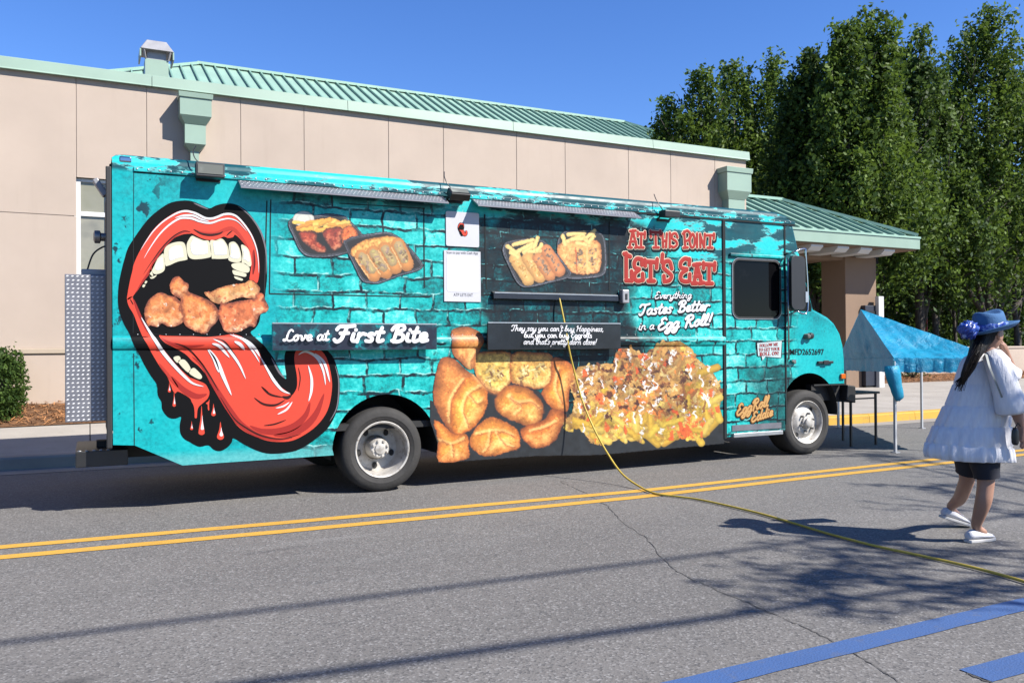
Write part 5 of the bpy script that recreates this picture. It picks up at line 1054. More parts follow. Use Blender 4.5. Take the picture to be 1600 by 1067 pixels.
# ------------------------------------------------------------------ food photographs: fine grids of coloured points
class Pic:
    def __init__(s, x0, y0, x1, y1_, step):
        s.xs = np.arange(x0, x1, step); s.ys = np.arange(y0, y1_, step); s.X, s.Y = np.meshgrid(s.xs, s.ys)
        s.C = np.zeros(s.X.shape+(3,)); s.A = np.zeros(s.X.shape); s.step = step; s.r = np.random.default_rng(3)
    def nz(s, scale, seed=0):
        r = np.random.default_rng(seed); out = np.zeros(s.X.shape); amp = 1; tot = 0
        for o_ in range(4):
            n = 64; g_ = r.uniform(-1, 1, (n, n)); u = (s.X/scale*2**o_) % n; v = (s.Y/scale*2**o_) % n; i = u.astype(int); j = v.astype(int); fu = u-i; fv = v-j; fu = fu*fu*(3-2*fu); fv = fv*fv*(3-2*fv); i2 = (i+1) % n; j2 = (j+1) % n
            out += amp*((g_[j, i]*(1-fu)+g_[j, i2]*fu)*(1-fv)+(g_[j2, i]*(1-fu)+g_[j2, i2]*fu)*fv); tot += amp; amp *= .55
        return out/tot
    def sd(s, P):
        P = np.array(P); Q = np.roll(P, -1, 0); d = np.full(s.X.shape, 1e9); ins = np.zeros(s.X.shape, bool)
        for (ax_, ay_), (bx, by) in zip(P, Q):
            ex, ey = bx-ax_, by-ay_; t_ = np.clip(((s.X-ax_)*ex+(s.Y-ay_)*ey)/(ex*ex+ey*ey+1e-9), 0, 1)
            d = np.minimum(d, np.hypot(s.X-ax_-t_*ex, s.Y-ay_-t_*ey)); c = (ay_ > s.Y) != (by > s.Y)
            with np.errstate(divide='ignore', invalid='ignore'): ins ^= c & (s.X < (bx-ax_)*(s.Y-ay_)/(by-ay_)+ax_)
        return np.where(ins, d, -d)
    def put(s, m, col): s.C = s.C*(1-m[..., None])+col*m[..., None]; s.A = np.maximum(s.A, m)
    def blob(s, P, base, edge, hi, width=6, seed=1, ns=9, sm=True, light=(-.4, -.8), rough=.5):
        d = s.sd(smooth_pts(P, 4, True) if sm else P) + s.nz(5, seed+50)*.8; m = np.clip(d/s.step*.7+.5, 0, 1)
        k = np.clip(d/width, 0, 1); gy, gx = np.gradient(np.clip(d, 0, width*1.4)); lam = -(gx*light[0]+gy*light[1])/s.step*-1
        n1 = s.nz(ns, seed); n2 = s.nz(2.2, seed+9)
        col = np.array(edge)[None, None]*(1-k[..., None])+np.array(base)*k[..., None]; col = col*(1+rough*n1[..., None]*.9+rough*n2[..., None]*.55)
        h = np.clip(lam*.5+n1*.6+n2*.25, 0, 1)[..., None]*np.clip(k*1.4, 0, 1)[..., None]; col = col*(1-h*.75)+np.array(hi)*h*.75; s.put(m, np.clip(col, 0, 1)); return m
    def cap(s, a, b, w, col, j=.12, shade=.35):
        dx, dy = b[0]-a[0], b[1]-a[1]; x0, x1 = min(a[0], b[0])-w-1, max(a[0], b[0])+w+1; y0, y1_ = min(a[1], b[1])-w-1, max(a[1], b[1])+w+1
        i0, i1 = np.searchsorted(s.xs, [x0, x1]); j0, j1 = np.searchsorted(s.ys, [y0, y1_])
        if i1 <= i0 or j1 <= j0: return
        X, Y = s.X[j0:j1, i0:i1], s.Y[j0:j1, i0:i1]; t_ = np.clip(((X-a[0])*dx+(Y-a[1])*dy)/(dx*dx+dy*dy+1e-9), 0, 1); ux, uy = X-a[0]-t_*dx, Y-a[1]-t_*dy; d = w-np.hypot(ux, uy)
        m = np.clip(d/s.step+.5, 0, 1); k = np.clip(d/w, 0, 1); c = np.array(col)*(1+s.r.uniform(-j, j)); cc = c[None, None]*(1-shade+shade*k[..., None]*1.3)*(1-.22*np.clip(uy/w, -1, 1))[..., None]
        M_ = m[..., None]; s.C[j0:j1, i0:i1] = s.C[j0:j1, i0:i1]*(1-M_)+np.clip(cc, 0, 1)*M_; s.A[j0:j1, i0:i1] = np.maximum(s.A[j0:j1, i0:i1], m)
    def soft(s, pts, w, col, al):
        P = smooth_pts(pts, 5); d = np.full(s.X.shape, 1e9)
        for (ax_, ay_), (bx, by) in zip(P, P[1:]):
            ex, ey = bx-ax_, by-ay_; t_ = np.clip(((s.X-ax_)*ex+(s.Y-ay_)*ey)/(ex*ex+ey*ey+1e-9), 0, 1); d = np.minimum(d, np.hypot(s.X-ax_-t_*ex, s.Y-ay_-t_*ey))
        m = (np.exp(-(d/w)**2)*al*(s.A > .5))[..., None]; s.C = s.C*(1-m)+np.array(col)*m
    def line(s, pts, w, col, al=1.0):
        P = smooth_pts(pts, 6)
        for a, b in zip(P, P[1:]): s.cap(a, b, w, col, .02, .1)
    def make(s, name, parent, lift=.004):
        ny, nx = s.X.shape; xw = np.empty(s.X.shape); zw = np.empty(s.X.shape)
        x = (s.X-800)/F_PX; y = (s.Y-533.5)/F_PX; D = [CF[i]+CR[i]*x-CU[i]*y for i in range(3)]; t_ = T/D[1]; xw = D[0]*t_; zw = EYE+D[2]*t_
        u = np.clip((zw-RZ0)/(RZ1-RZ0), 0, 1); pr = np.where((zw > RZ0) & (zw < RZ1) & (xw < 6.72), .026*np.sin(np.pi*u)**.55, 0); V = np.stack([xw, T-lift-pr, zw], -1).reshape(-1, 3)
        idx = np.arange(ny*nx).reshape(ny, nx); a = s.A > .5; keep = (a[:-1, :-1].astype(int)+a[1:, :-1]+a[:-1, 1:]+a[1:, 1:]) >= 2
        Fq = np.stack([idx[:-1, :-1], idx[1:, :-1], idx[1:, 1:], idx[:-1, 1:]], -1)[keep]; used = np.zeros(ny*nx, bool); used[Fq.ravel()] = True; mp = np.cumsum(used)-1
        return link(name, npmesh(name, V[used], mp[Fq], M_FOOD, s.C.reshape(-1, 3)[used]), parent)
M_FOOD = vcmat('food print', .5)
c_ = lambda r, g_, b: np.array(srgb(r, g_, b))*.63
# egg rolls and loaded fries along the bottom
pic = Pic(672, 508, 1132, 724, .8); Z7 = lambda *p_: zz(660, 480, 4.104, p_); Z8 = lambda *p_: zz(880, 480, 4.446, p_)
bg = pic.sd(Z7((0, 590), (60, 600), (120, 640), (300, 500), (560, 420), (900, 640), (940, 680), (1600, 620), (1930, 700), (1950, 870), (1130, 945), (740, 950), (105, 995), (95, 860), (40, 700)))
pic.put(np.clip(bg/.8+.5, 0, 1), c_(22, 26, 30)*(1+.8*pic.nz(9, 77)[..., None]))
OR, OE, OH = c_(226, 140, 50), c_(140, 66, 24), c_(250, 200, 120); GO = c_(214, 178, 92)
pic.blob(Z7((188, 150), (240, 128), (300, 128), (372, 165), (386, 220), (375, 255), (358, 300), (350, 360), (300, 400), (240, 350), (195, 300), (184, 230)), c_(206, 128, 64), c_(120, 62, 28), OH, 13, 1)
pic.blob(Z7((330, 330), (360, 290), (560, 290), (575, 380), (565, 480), (480, 552), (405, 515), (340, 430)), c_(205, 165, 75), OE, c_(235, 215, 140), 7, 2, ns=5, rough=.8)
pic.blob(Z7((575, 300), (700, 290), (830, 310), (835, 470), (745, 525), (640, 500), (565, 468)), c_(200, 150, 70), OE, c_(238, 212, 140), 7, 3, ns=5, rough=.8)
for cx_, cy_ in ((450, 410), (490, 440), (430, 460), (660, 400), (720, 420), (640, 440), (760, 380)):
    (a, b), = Z7((cx_, cy_))
    for q in range(9): t0 = pic.r.uniform(0, 6.28); pic.cap((a+pic.r.normal()*4, b+pic.r.normal()*4), (a+pic.r.normal()*5, b+pic.r.normal()*5), pic.r.uniform(.7, 1.8), c_(*[(196, 170, 100), (150, 120, 60), (120, 80, 50), (222, 200, 140)][q % 4]))
pic.blob(Z7((830, 330), (900, 335), (965, 375), (980, 430), (940, 540), (932, 660), (860, 662), (790, 605), (765, 540), (815, 470)), OR, OE, OH, 16, 4)
pic.blob(Z7((95, 390), (125, 325), (200, 330), (290, 410), (400, 490), (419, 570), (400, 665), (330, 770), (215, 815), (150, 760), (85, 650), (68, 540)), c_(205, 125, 58), c_(125, 62, 28), c_(240, 190, 120), 18, 5)
pic.blob(Z7((290, 450), (380, 490), (417, 565), (400, 665), (330, 765), (215, 812), (180, 700), (200, 560)), c_(228, 160, 62), c_(180, 92, 30), c_(250, 215, 130), 16, 6)
pic.blob(Z7((480, 560), (560, 500), (680, 520), (760, 600), (772, 680), (745, 740), (680, 762), (580, 725), (500, 690), (460, 620)), c_(226, 142, 55), c_(120, 60, 24), c_(248, 205, 125), 17, 7)
pic.blob(Z7((390, 725), (450, 706), (560, 750), (615, 800), (622, 890), (540, 930), (400, 955), (310, 890), (312, 815)), c_(228, 148, 58), c_(150, 78, 28), c_(250, 205, 130), 17, 8)
pic.blob(Z7((70, 730), (130, 750), (200, 812), (280, 810), (296, 900), (280, 972), (105, 985), (100, 850)), c_(232, 150, 60), c_(160, 82, 30), c_(250, 205, 130), 15, 9)
pic.blob(Z7((650, 765), (780, 720), (830, 650), (922, 690), (890, 770), (840, 865), (740, 905), (680, 880), (628, 820)), c_(214, 122, 52), c_(120, 56, 22), c_(245, 190, 110), 15, 10)
DK = c_(168, 88, 34)
for L_, w in ((((270, 470), (190, 590), (180, 740)), .9), (((400, 500), (300, 560), (265, 660), (300, 770)), 1.0), (((300, 560), (350, 620), (390, 600)), .8), (((570, 570), (600, 620), (700, 610), (760, 660)), 1.1), (((560, 580), (640, 640), (600, 690)), .8), (((350, 820), (440, 800), (520, 800), (590, 830)), 1.0), (((440, 800), (430, 880), (400, 930)), .8), (((480, 810), (530, 880), (590, 900)), .8), (((120, 860), (200, 880), (270, 850)), .9), (((190, 880), (200, 960)), .8), (((880, 400), (860, 520), (900, 620)), .9), (((700, 800), (780, 780), (860, 740)), .9), (((340, 300), (310, 380), (390, 500), (480, 545)), 1.3)): (pic.soft([(a-2.6, b-2.4) for a, b in Z7(*L_)], 2.6*w, c_(252, 206, 128), .55), pic.soft([(a+1.2, b+1.2) for a, b in Z7(*L_)], 3.0*w, c_(176, 92, 36), .50), pic.soft(Z7(*L_), 1.0*w, c_(120, 56, 20), .6))
for q in range(2600):
    x, y = pic.r.uniform(676, 905), pic.r.uniform(512, 720); j, i = min(len(pic.ys)-1, np.searchsorted(pic.ys, y)), np.searchsorted(pic.xs, x)
    if pic.C[j, i, 0] > .25: pic.cap((x, y), (x+.3, y), pic.r.uniform(.4, .95), np.clip(pic.C[j, i]*pic.r.choice([.62, 1.35, 1.6]), 0, 1), .1, .1)
pile = Z8((100, 415), (190, 402), (350, 392), (362, 320), (400, 285), (480, 290), (560, 330), (620, 290), (680, 245), (800, 236), (895, 290), (920, 350), (1030, 440), (1085, 530), (1102, 600), (1072, 760), (1020, 850), (972, 825), (960, 932), (900, 930), (830, 895), (640, 955), (560, 875), (540, 945), (480, 910), (380, 920), (260, 960), (180, 940), (150, 880), (110, 820), (40, 860), (-10, 800), (60, 740), (80, 640), (40, 540))
dp = pic.sd(pile); pic.put(np.clip(dp/.8+.5, 0, 1)*1.0, c_(184, 138, 72)*(1+.7*pic.nz(6, 31)[..., None]))
cand = np.argwhere(dp > .6); rr = pic.r
def scatter(n, cols, lmin, lmax, w0, w1, cond=None, ang=None):
    q = 0
    while q < n:
        j, i = cand[rr.integers(len(cand))]; x, y = pic.xs[i], pic.ys[j]
        if cond is not None and rr.uniform() > cond(x, y): q += .2; continue
        a = rr.uniform(0, 3.14) if ang is None else rr.normal(ang, .35); l = rr.uniform(lmin, lmax)/2; pic.cap((x-math.cos(a)*l, y-math.sin(a)*l), (x+math.cos(a)*l, y+math.sin(a)*l), rr.uniform(w0, w1), c_(*cols[rr.integers(len(cols))]), .15); q += 1
low = lambda x, y: min(1, max(0.02, (y-625)/50)) + (0.7 if x > 1085 and y > 600 else 0)
hig = lambda x, y: min(1, max(.03, (668-y)/60))
scatter(130, [(206, 168, 58), (192, 146, 48), (216, 178, 80)], 5, 17, 3.4, 6.5, low)
scatter(420, [(206, 174, 104), (186, 138, 74), (164, 106, 54), (216, 186, 124), (140, 84, 44), (200, 158, 92)], 2, 9, .9, 2.8, hig)
scatter(75, [(236, 96, 40), (226, 120, 44), (240, 140, 60)], 3, 9, 1.8, 3.8)
scatter(90, [(90, 44, 26), (110, 60, 30), (70, 36, 24)], 3, 10, 1.2, 2.8, hig)
scatter(90, [(214, 178, 70), (222, 188, 96)], 5, 14, 1.6, 3.4, low)
for q in range(46):
    j, i = cand[rr.integers(len(cand))]; x, y = pic.xs[i], pic.ys[j]
    if y > 672: continue
    L_ = rr.uniform(5, 15); pl_ = [(x+rr.normal()*1.6, y+L_*(k/3-.5)) for k in range(4)]; PP = smooth_pts(pl_, 4)
    for k, (a, b) in enumerate(zip(PP, PP[1:])): pic.cap(a, b, rr.uniform(.5, 1.0)*(1.0+1.0*(k/len(PP))**2), c_(238, 232, 222), .05, .1)
scatter(45, [(240, 100, 44), (245, 120, 60)], 3, 10, 1.0, 2.6, low, 1.4)
scatter(60, [(240, 236, 228)], 1, 4, .6, 1.5)
def warp(p_, amt, scale, seed, mask):
    gx, gy = p_.nz(scale, seed)*amt+p_.nz(scale*.35, seed+3)*amt*.6, p_.nz(scale, seed+7)*amt+p_.nz(scale*.35, seed+11)*amt*.6
    ny, nx = p_.X.shape; I = np.clip(np.arange(nx)[None]+(gx/p_.step).round().astype(int), 0, nx-1); Jy = np.clip(np.arange(ny)[:, None]+(gy/p_.step).round().astype(int), 0, ny-1)
    C2 = p_.C[Jy, I]; A2 = p_.A[Jy, I]; ok = mask & (A2 > .5); p_.C = np.where(ok[..., None], C2, p_.C)
n1 = pic.nz(22, 91)[..., None]; inp = dp > 0
warp(pic, 6, 12, 60, inp); warp(pic, 3, 5, 64, inp); warp(pic, 1.4, 6, 68, (pic.X < 905) & ~inp)
pic.C = np.where(inp[..., None], np.clip(pic.C*(1+.55*n1)*(1+.35*pic.nz(3, 92)[..., None]), 0, 1), np.clip(pic.C*1.18*(1+.36*pic.nz(16, 93)[..., None]), 0, 1))
scatter(34, [(214, 180, 66), (206, 164, 56), (224, 190, 88)], 14, 30, 4.2, 6.2, lambda x, y: (1 if (y > 655 or x > 1095) else .0))
scatter(26, [(176, 128, 66), (198, 160, 92), (142, 88, 44)], 12, 26, 1.4, 2.4, hig)
scatter(16, [(240, 104, 46)], 5, 12, 1.6, 3.2, low, 1.5)
for q in range(24):
    j, i = cand[rr.integers(len(cand))]; x, y = pic.xs[i], pic.ys[j]
    if y > 668: continue
    L_ = rr.uniform(8, 18); PP = smooth_pts([(x+rr.normal()*1.8, y+L_*(k/3-.5)) for k in range(4)], 4)
    for k, (a, b) in enumerate(zip(PP, PP[1:])): pic.cap(a, b, .7+1.1*(k/len(PP))**2, c_(240, 235, 226), .04, .12)
warp(pic, 2.6, 7, 80, inp); pic.C = np.where(inp[..., None], np.clip(pic.C*(1+.22*pic.nz(3, 95)[..., None]), 0, 1), pic.C)
pic.make('eggroll_and_fries_print', truck)
# chicken wings in the mouth
pw = Pic(222, 428, 424, 526, .8); WB, WE, WH = c_(206, 116, 60), c_(120, 48, 24), c_(250, 214, 164)
pw.blob(ZD((170, 330), (260, 320), (380, 265), (540, 225), (720, 200), (810, 160), (900, 215), (945, 290), (900, 390), (800, 410), (650, 400), (480, 470), (360, 490), (250, 430)), c_(224, 158, 92), c_(160, 84, 40), c_(246, 212, 160), 6, 21, ns=6)
pw.blob(ZC((480, 350), (560, 330), (650, 370), (760, 400), (830, 500), (860, 620), (850, 740), (740, 800), (650, 805), (560, 760), (500, 805), (400, 790), (370, 800), (325, 700), (320, 560), (380, 430)), c_(216, 128, 66), WE, WH, 7, 22, ns=6)
pw.blob(ZD((400, 490), (480, 480), (640, 450), (780, 430), (870, 400), (900, 355), (980, 345), (1010, 430), (1060, 520), (1040, 590), (960, 620), (910, 700), (880, 800), (800, 800), (690, 860), (560, 890), (460, 870), (400, 760), (360, 640)), c_(212, 112, 60), WE, WH, 7, 23, ns=6)
pw.blob(ZC((670, 220), (720, 130), (800, 110), (870, 180), (930, 220), (920, 310), (1000, 350), (1067, 380), (1180, 420), (1290, 500), (1350, 600), (1330, 720), (1240, 820), (1190, 890), (1120, 900), (1000, 860), (880, 780), (830, 640), (810, 500), (820, 420), (760, 390), (690, 340)), c_(220, 128, 62), WE, WH, 8, 24, ns=6)
for q in range(60): x, y = pw.r.uniform(228, 415), pw.r.uniform(440, 518); j, i = np.searchsorted(pw.ys, y), np.searchsorted(pw.xs, x); (pw.cap((x, y), (x+pw.r.normal()*2, y+pw.r.normal()*1.5), pw.r.uniform(.5, 1.2), c_(*[(252, 230, 206), (190, 70, 34), (140, 60, 30)][q % 3])) if j < len(pw.ys) and i < len(pw.xs) and pw.A[j, i] > .9 else None)
warp(pw, 4, 7, 70, pw.A > .5); pw.C = np.clip(pw.C*(1+.6*pw.nz(9, 94)[..., None]), 0, 1)
pw.make('wings_print', truck, .0075)
# takeaway trays
ZT_ = lambda *p_: zz(430, 320, 6.667, p_); ZU = lambda *p_: zz(780, 350, 8.889, p_)
def tray(p_, P, Q):
    p_.put(np.clip(p_.sd(smooth_pts(P, 5, True))/p_.step+.5, 0, 1), c_(16, 16, 20)); d = p_.sd(smooth_pts(P, 5, True)); rim_ = np.exp(-((d-1.6)/.7)**2)*.75+np.exp(-((d-4.0)/.5)**2)*.35; p_.C = p_.C+rim_[..., None]*(c_(150, 156, 172)-p_.C)*(p_.A > .5)[..., None]*(.4+.6*np.clip(p_.nz(14, 5)+.5, 0, 1))[..., None]
    p_.put(np.clip(p_.sd(smooth_pts(Q, 5, True))/p_.step+.5, 0, 1), c_(8, 8, 10))
pt = Pic(446, 326, 668, 448, .8)
tray(pt, ZT_((135, 210), (180, 140), (400, 115), (560, 95), (700, 115), (760, 150), (910, 310), (940, 420), (700, 520), (480, 550), (330, 535), (250, 470), (190, 340)), ZT_((190, 220), (420, 150), (690, 135), (860, 310), (800, 470), (480, 500), (310, 480), (240, 370)))
d = np.hypot((pt.X-ZT_((293, 150))[0][0])/17, (pt.Y-ZT_((293, 150))[0][1])/12.6); pt.put(np.clip((1-d)*12, 0, 1), c_(208, 206, 196)*(1-.16*np.exp(-((d-.62)/.06)**2)[..., None]-.12*np.exp(-((d-.88)/.05)**2)[..., None]))
for q in range(26): x, y = pt.r.uniform(215, 740), pt.r.uniform(165, 270); a_ = pt.r.normal(-.1, .5); (u, w_), = ZT_((x, y)); l = pt.r.uniform(6, 14); pt.cap((u-math.cos(a_)*l, w_-math.sin(a_)*l*.6), (u+math.cos(a_)*l, w_+math.sin(a_)*l*.6), pt.r.uniform(2.2, 4), c_(*[(234, 196, 96), (238, 170, 70), (226, 150, 60)][q % 3]))
for P, b_ in ((((240, 300), (340, 270), (430, 300), (440, 380), (520, 440), (520, 495), (430, 490), (300, 400)), (170, 60, 34)), (((490, 280), (620, 230), (700, 260), (690, 380), (700, 430), (610, 480), (540, 400)), (150, 52, 32)), (((690, 260), (780, 220), (860, 300), (820, 420), (700, 400)), (226, 110, 50))): pt.blob(ZT_(*P), c_(*b_), c_(*[int(k*.4) for k in b_]), c_(246, 170, 120), 5, 31+b_[0], ns=4, rough=.9)
tray(pt, ZT_((710, 400), (740, 360), (840, 325), (1000, 300), (1160, 285), (1240, 310), (1330, 370), (1500, 560), (1540, 640), (1480, 690), (1300, 740), (1100, 815), (1000, 820), (900, 790), (820, 640)), ZT_((780, 400), (1000, 330), (1200, 320), (1440, 590), (1420, 680), (1080, 780), (940, 760), (860, 600)))
pt.blob(ZT_((780, 480), (850, 410), (960, 360), (1080, 340), (1180, 330), (1300, 350), (1340, 430), (1300, 500), (1000, 500), (820, 540)), c_(222, 160, 80), c_(150, 90, 36), c_(246, 208, 140), 4, 33, ns=4, rough=.9)
for k, (x0, y0, x1, y1_) in enumerate(((900, 540, 1030, 730), (1020, 500, 1150, 700), (1140, 460, 1250, 650), (1280, 420, 1370, 620))):
    (a, b), (c, d_) = ZT_((x0, y0), (x1, y1_)); pt.cap((a, b), (c, d_), 11, c_(206, 136, 70), .05); pt.cap((a+1, b+1), (c-4, d_-8), 7, c_(188, 160, 110), .05)
    for q in range(14): u = pt.r.uniform(0, .8); x, y = a+(c-a)*u+pt.r.normal()*3.2, b+(d_-b)*u+pt.r.normal()*3; pt.cap((x, y), (x+pt.r.normal()*2, y+pt.r.normal()*2), pt.r.uniform(.7, 2.2), c_(*[(150, 130, 110), (130, 100, 60), (196, 176, 110), (170, 140, 120)][q % 4]))
    pt.line([(a-10, b+3), (c-9, d_+4)], .8, c_(236, 184, 120))
warp(pt, 1.8, 5, 72, (pt.A > .5) & (pt.C[..., 0] > .05))
pt.make('chicken_and_roll_trays_print', truck, .006)
pu = Pic(780, 352, 952, 452, .8)
tray(pu, ZU((800, 300), (840, 170), (930, 95), (1150, 90), (1350, 100), (1450, 180), (1480, 330), (1485, 600), (1430, 720), (1200, 760), (950, 760), (820, 650)), ZU((850, 300), (880, 150), (1350, 130), (1440, 250), (1450, 600), (1350, 700), (1000, 720), (850, 600)))
pu.blob(ZU((805, 400), (840, 280), (1000, 240), (1200, 240), (1395, 260), (1390, 640), (1200, 700), (1080, 700), (960, 640)), c_(228, 168, 96), c_(180, 104, 54), c_(248, 214, 150), 5, 41, ns=5, rough=.7)
for k, x in enumerate((940, 1120, 1290)):
    for q in range(22): u, w_ = ZU((x+pu.r.normal()*(34 if k else 40), pu.r.uniform(330, 620)))[0]; pu.cap((u, w_), (u+pu.r.normal()*1.6, w_+pu.r.normal()*2), pu.r.uniform(.6, 1.6), c_(*([(236, 180, 110), (222, 160, 90)] if k == 0 else [(120, 104, 84), (150, 124, 96), (100, 80, 60), (190, 160, 120)])[q % (2 if k == 0 else 4)]))
pu.line(ZU((1060, 330), (1075, 660)), .9, c_(190, 90, 50)); pu.line(ZU((1215, 330), (1225, 690)), 1.6, c_(240, 190, 120))
def fries(L_):
    for x0, y0, x1, y1_ in L_: a, b = ZU((x0, y0), (x1, y1_)); pu.cap(a, b, 3.2, c_(242, 206, 128), .06, .3)
fries([(960, 150, 1180, 125), (940, 250, 1160, 150), (880, 170, 910, 290), (1080, 270, 1240, 300), (1180, 190, 1230, 270), (1210, 190, 1320, 100), (1240, 270, 1310, 170), (1000, 220, 1150, 210)])
tray(pu, ZU((45, 400), (60, 290), (130, 240), (400, 200), (560, 215), (660, 270), (800, 420), (960, 620), (1000, 690), (930, 760), (700, 820), (480, 870), (330, 880), (230, 800), (130, 600)), ZU((110, 380), (300, 260), (560, 240), (900, 640), (850, 740), (450, 840), (300, 810), (180, 560)))
for k, (x0, y0, x1, y1_, w, b_) in enumerate(((225, 490, 400, 770, 10, (234, 180, 104)), (400, 480, 560, 730, 10, (232, 172, 98)), (540, 480, 700, 710, 9.5, (222, 146, 88)), (650, 370, 830, 650, 9.5, (222, 140, 84)))):
    (a, b), (c, d_) = ZU((x0, y0), (x1, y1_)); pu.cap((a, b), (c, d_), w, c_(*b_), .03, .45)
    for q in range(34): u = pu.r.uniform(0, .85); x, y = a+(c-a)*u+pu.r.normal()*3, b+(d_-b)*u+pu.r.normal()*3; pu.cap((x, y), (x+pu.r.normal(), y+pu.r.normal()*1.4), pu.r.uniform(.5, 1.5), c_(*([(244, 200, 130), (206, 146, 76), (190, 150, 80)] if k < 2 else [(150, 126, 104), (170, 140, 110), (120, 96, 76)])[q % 3]))
fries([(110, 310, 260, 430), (190, 290, 460, 225), (260, 380, 450, 280), (340, 400, 460, 310), (480, 330, 530, 195), (420, 390, 560, 370), (520, 380, 580, 290), (200, 440, 300, 360), (160, 400, 260, 470)])
warp(pu, 1.6, 4, 74, (pu.A > .5) & (pu.C[..., 0] > .05))
pu.make('roll_and_chip_trays_print', truck, .006)
# ================================================================== tent, table, hose, cables, woman
def tentmat():
    t = NT('turquoise tent fabric'); n = t.noise(3.5, 5, .6); col = t.ramp(n, [(.3, (.012, .34, .60)), (.7, (.03, .50, .80))])
    w1 = t.noise(9, 6, .7, dist=1.2); t.bump(w1, .6, .04); t.out(col, .42, 0, .4)
    tr = t.n.new('ShaderNodeBsdfTranslucent'); t.L(t.mix(.5, col, (.03, .55, .90)), tr.inputs[0]); mx = t.n.new('ShaderNodeMixShader'); mx.inputs[0].default_value = .22
    t.L(t.b.outputs[0], mx.inputs[1]); t.L(tr.outputs[0], mx.inputs[2]); t.L(mx.outputs[0], t.n['Material Output'].inputs[0]); return t.m
M_TENT = tentmat()
C1_ = onZ(1399, 707, 0); C2_ = onZ(1310, 668, 0); e1_ = (C2_-C1_); e2_ = Vector((e1_.y, -e1_.x, 0)).normalized()*1.3; C3_ = C1_+e2_; C4_ = C2_+e2_
ze_ = onY(1398, 561, C1_.y).z; AP = onY(1345, 484, 8.25)
tent = thing('pop_up_tent', 'half-lowered turquoise pop-up tent standing just ahead of the truck', 'tent', (C1_+C4_)/2)
tr_ = random.Random(4)
def clothtri(m, A, B, C, n=30, amp=.022):
    nr = (B-A).cross(C-A).normalized(); nr = -nr if nr.z < 0 else nr; idx = {}
    v = []; f = []
    for i in range(n+1):
        for j in range(n+1-i):
            a, b = i/n, j/n; c = 1-a-b; p_ = A*c+B*a+C*b; ed = min(a, b, c)*3
            wr = math.sin(p_.x*9+p_.y*5+2*math.sin(p_.y*6))*.45+abs(math.sin(p_.x*15-p_.y*11+p_.z*16+1.5*math.sin(p_.x*7)))*.55+tr_.uniform(-.22, .22); sag = -ed*.10*(1-c*.3)
            idx[(i, j)] = len(v); v.append(p_+nr*(amp*wr*(.35+min(1, ed*2)))+Vector((0, 0, sag)))
    for i in range(n):
        for j in range(n-i):
            f.append((idx[(i, j)], idx[(i+1, j)], idx[(i, j+1)]))
            if i+j < n-1: f.append((idx[(i+1, j)], idx[(i+1, j+1)], idx[(i, j+1)]))
    m.add(v, f)
up_ = lambda p_, z: Vector((p_.x, p_.y, z)); Q1, Q2, Q3, Q4 = up_(C1_, ze_), up_(C2_, ze_-.07), up_(C3_, ze_-.01), up_(C4_, ze_-.05)
m = MB()
for a, b in ((Q1, Q2), (Q1, Q3), (Q3, Q4), (Q4, Q2)): clothtri(m, AP, a, b)
m.build('roof_fabric', M_TENT, tent, smooth=True)
for a, b in ((Q1, Q2), (Q1, Q3), (Q3, Q4), (Q4, Q2)):
    m = MB(); n = 30; v = []; dr = (b-a).normalized(); nr = Vector((dr.y, -dr.x, 0))
    if nr.dot((a+b)/2-(Q1+Q4)/2) < 0: nr = -nr
    for i in range(n+1):
        p_ = a.lerp(b, i/n); wv = .012*math.sin(i*1.7)+.008*math.sin(i*3.9)
        for k, dz_ in ((0, .015), (1, -.07), (2, -.165)): v.append(p_+nr*(.012+wv*k*.7)+Vector((0, 0, dz_+.006*math.sin(i*2.3+k))))
    m.add(v, [(i*3+k, (i+1)*3+k, (i+1)*3+k+1, i*3+k+1) for i in range(n) for k in range(2)]); m.build('valance', M_TENT, tent, smooth=True)
M_POLE = pm('white steel pole', (.62, .63, .65), .4, .08, 9, metal=.3)
for p_ in (C1_, C2_, C3_, C4_):
    m = MB(); m.box(p_.x-.016, p_.x+.016, p_.y-.016, p_.y+.016, .012, ze_-.03); lg = m.build('leg', M_POLE, tent, bevel=.003)
    m = MB(); m.box(p_.x-.04, p_.x+.04, p_.y-.04, p_.y+.04, .0, .011); m.build('foot_plate', M_POLE, lg)
m = MB(); rg = []
for k, (px, py, r) in enumerate(((1393, 572, .10), (1396, 585, .105), (1399, 600, .095), (1402, 612, .085), (1404, 621, .07), (1403, 626, .03))):
    c = onY(px, py, C1_.y-.03); rg.append([(c.x+r*(1+.16*math.sin(5*t_*.5236+k))*math.cos(t_*.5236), c.y+r*.7*math.sin(t_*.5236), c.z+.01*math.sin(t_*2+k)) for t_ in range(12)])
m.loft(rg); m.build('gathered_corner', M_TENT, tent, smooth=True)
# folding table
tb0, tb1 = onZ(1331, 698, 0), onZ(1364, 694, 0); tz = onY(1331, 613, tb0.y).z
tbl = thing('folding_table', 'black folding table half hidden behind the truck bumper', 'table', (tb0.x, tb0.y+.3, 0))
m = MB(); m.box(tb0.x-.75, tb1.x+.04, tb0.y-.03, tb0.y+.62, tz-.03, tz); m.build('table_top', M_BLK, tbl, bevel=.006)
for x in (tb0.x, tb1.x, tb0.x-.7):
    for dy in (0, .56): m = MB(); m.box(x-.013, x+.013, tb0.y+dy, tb0.y+dy+.026, 0, tz-.031); m.build('leg', M_BLK, tbl)
m = MB(); m.box(tb0.x+.014, tb1.x-.014, tb0.y+.005, tb0.y+.02, tz-.10, tz-.08); m.build('crossbar', M_BLK, tbl)
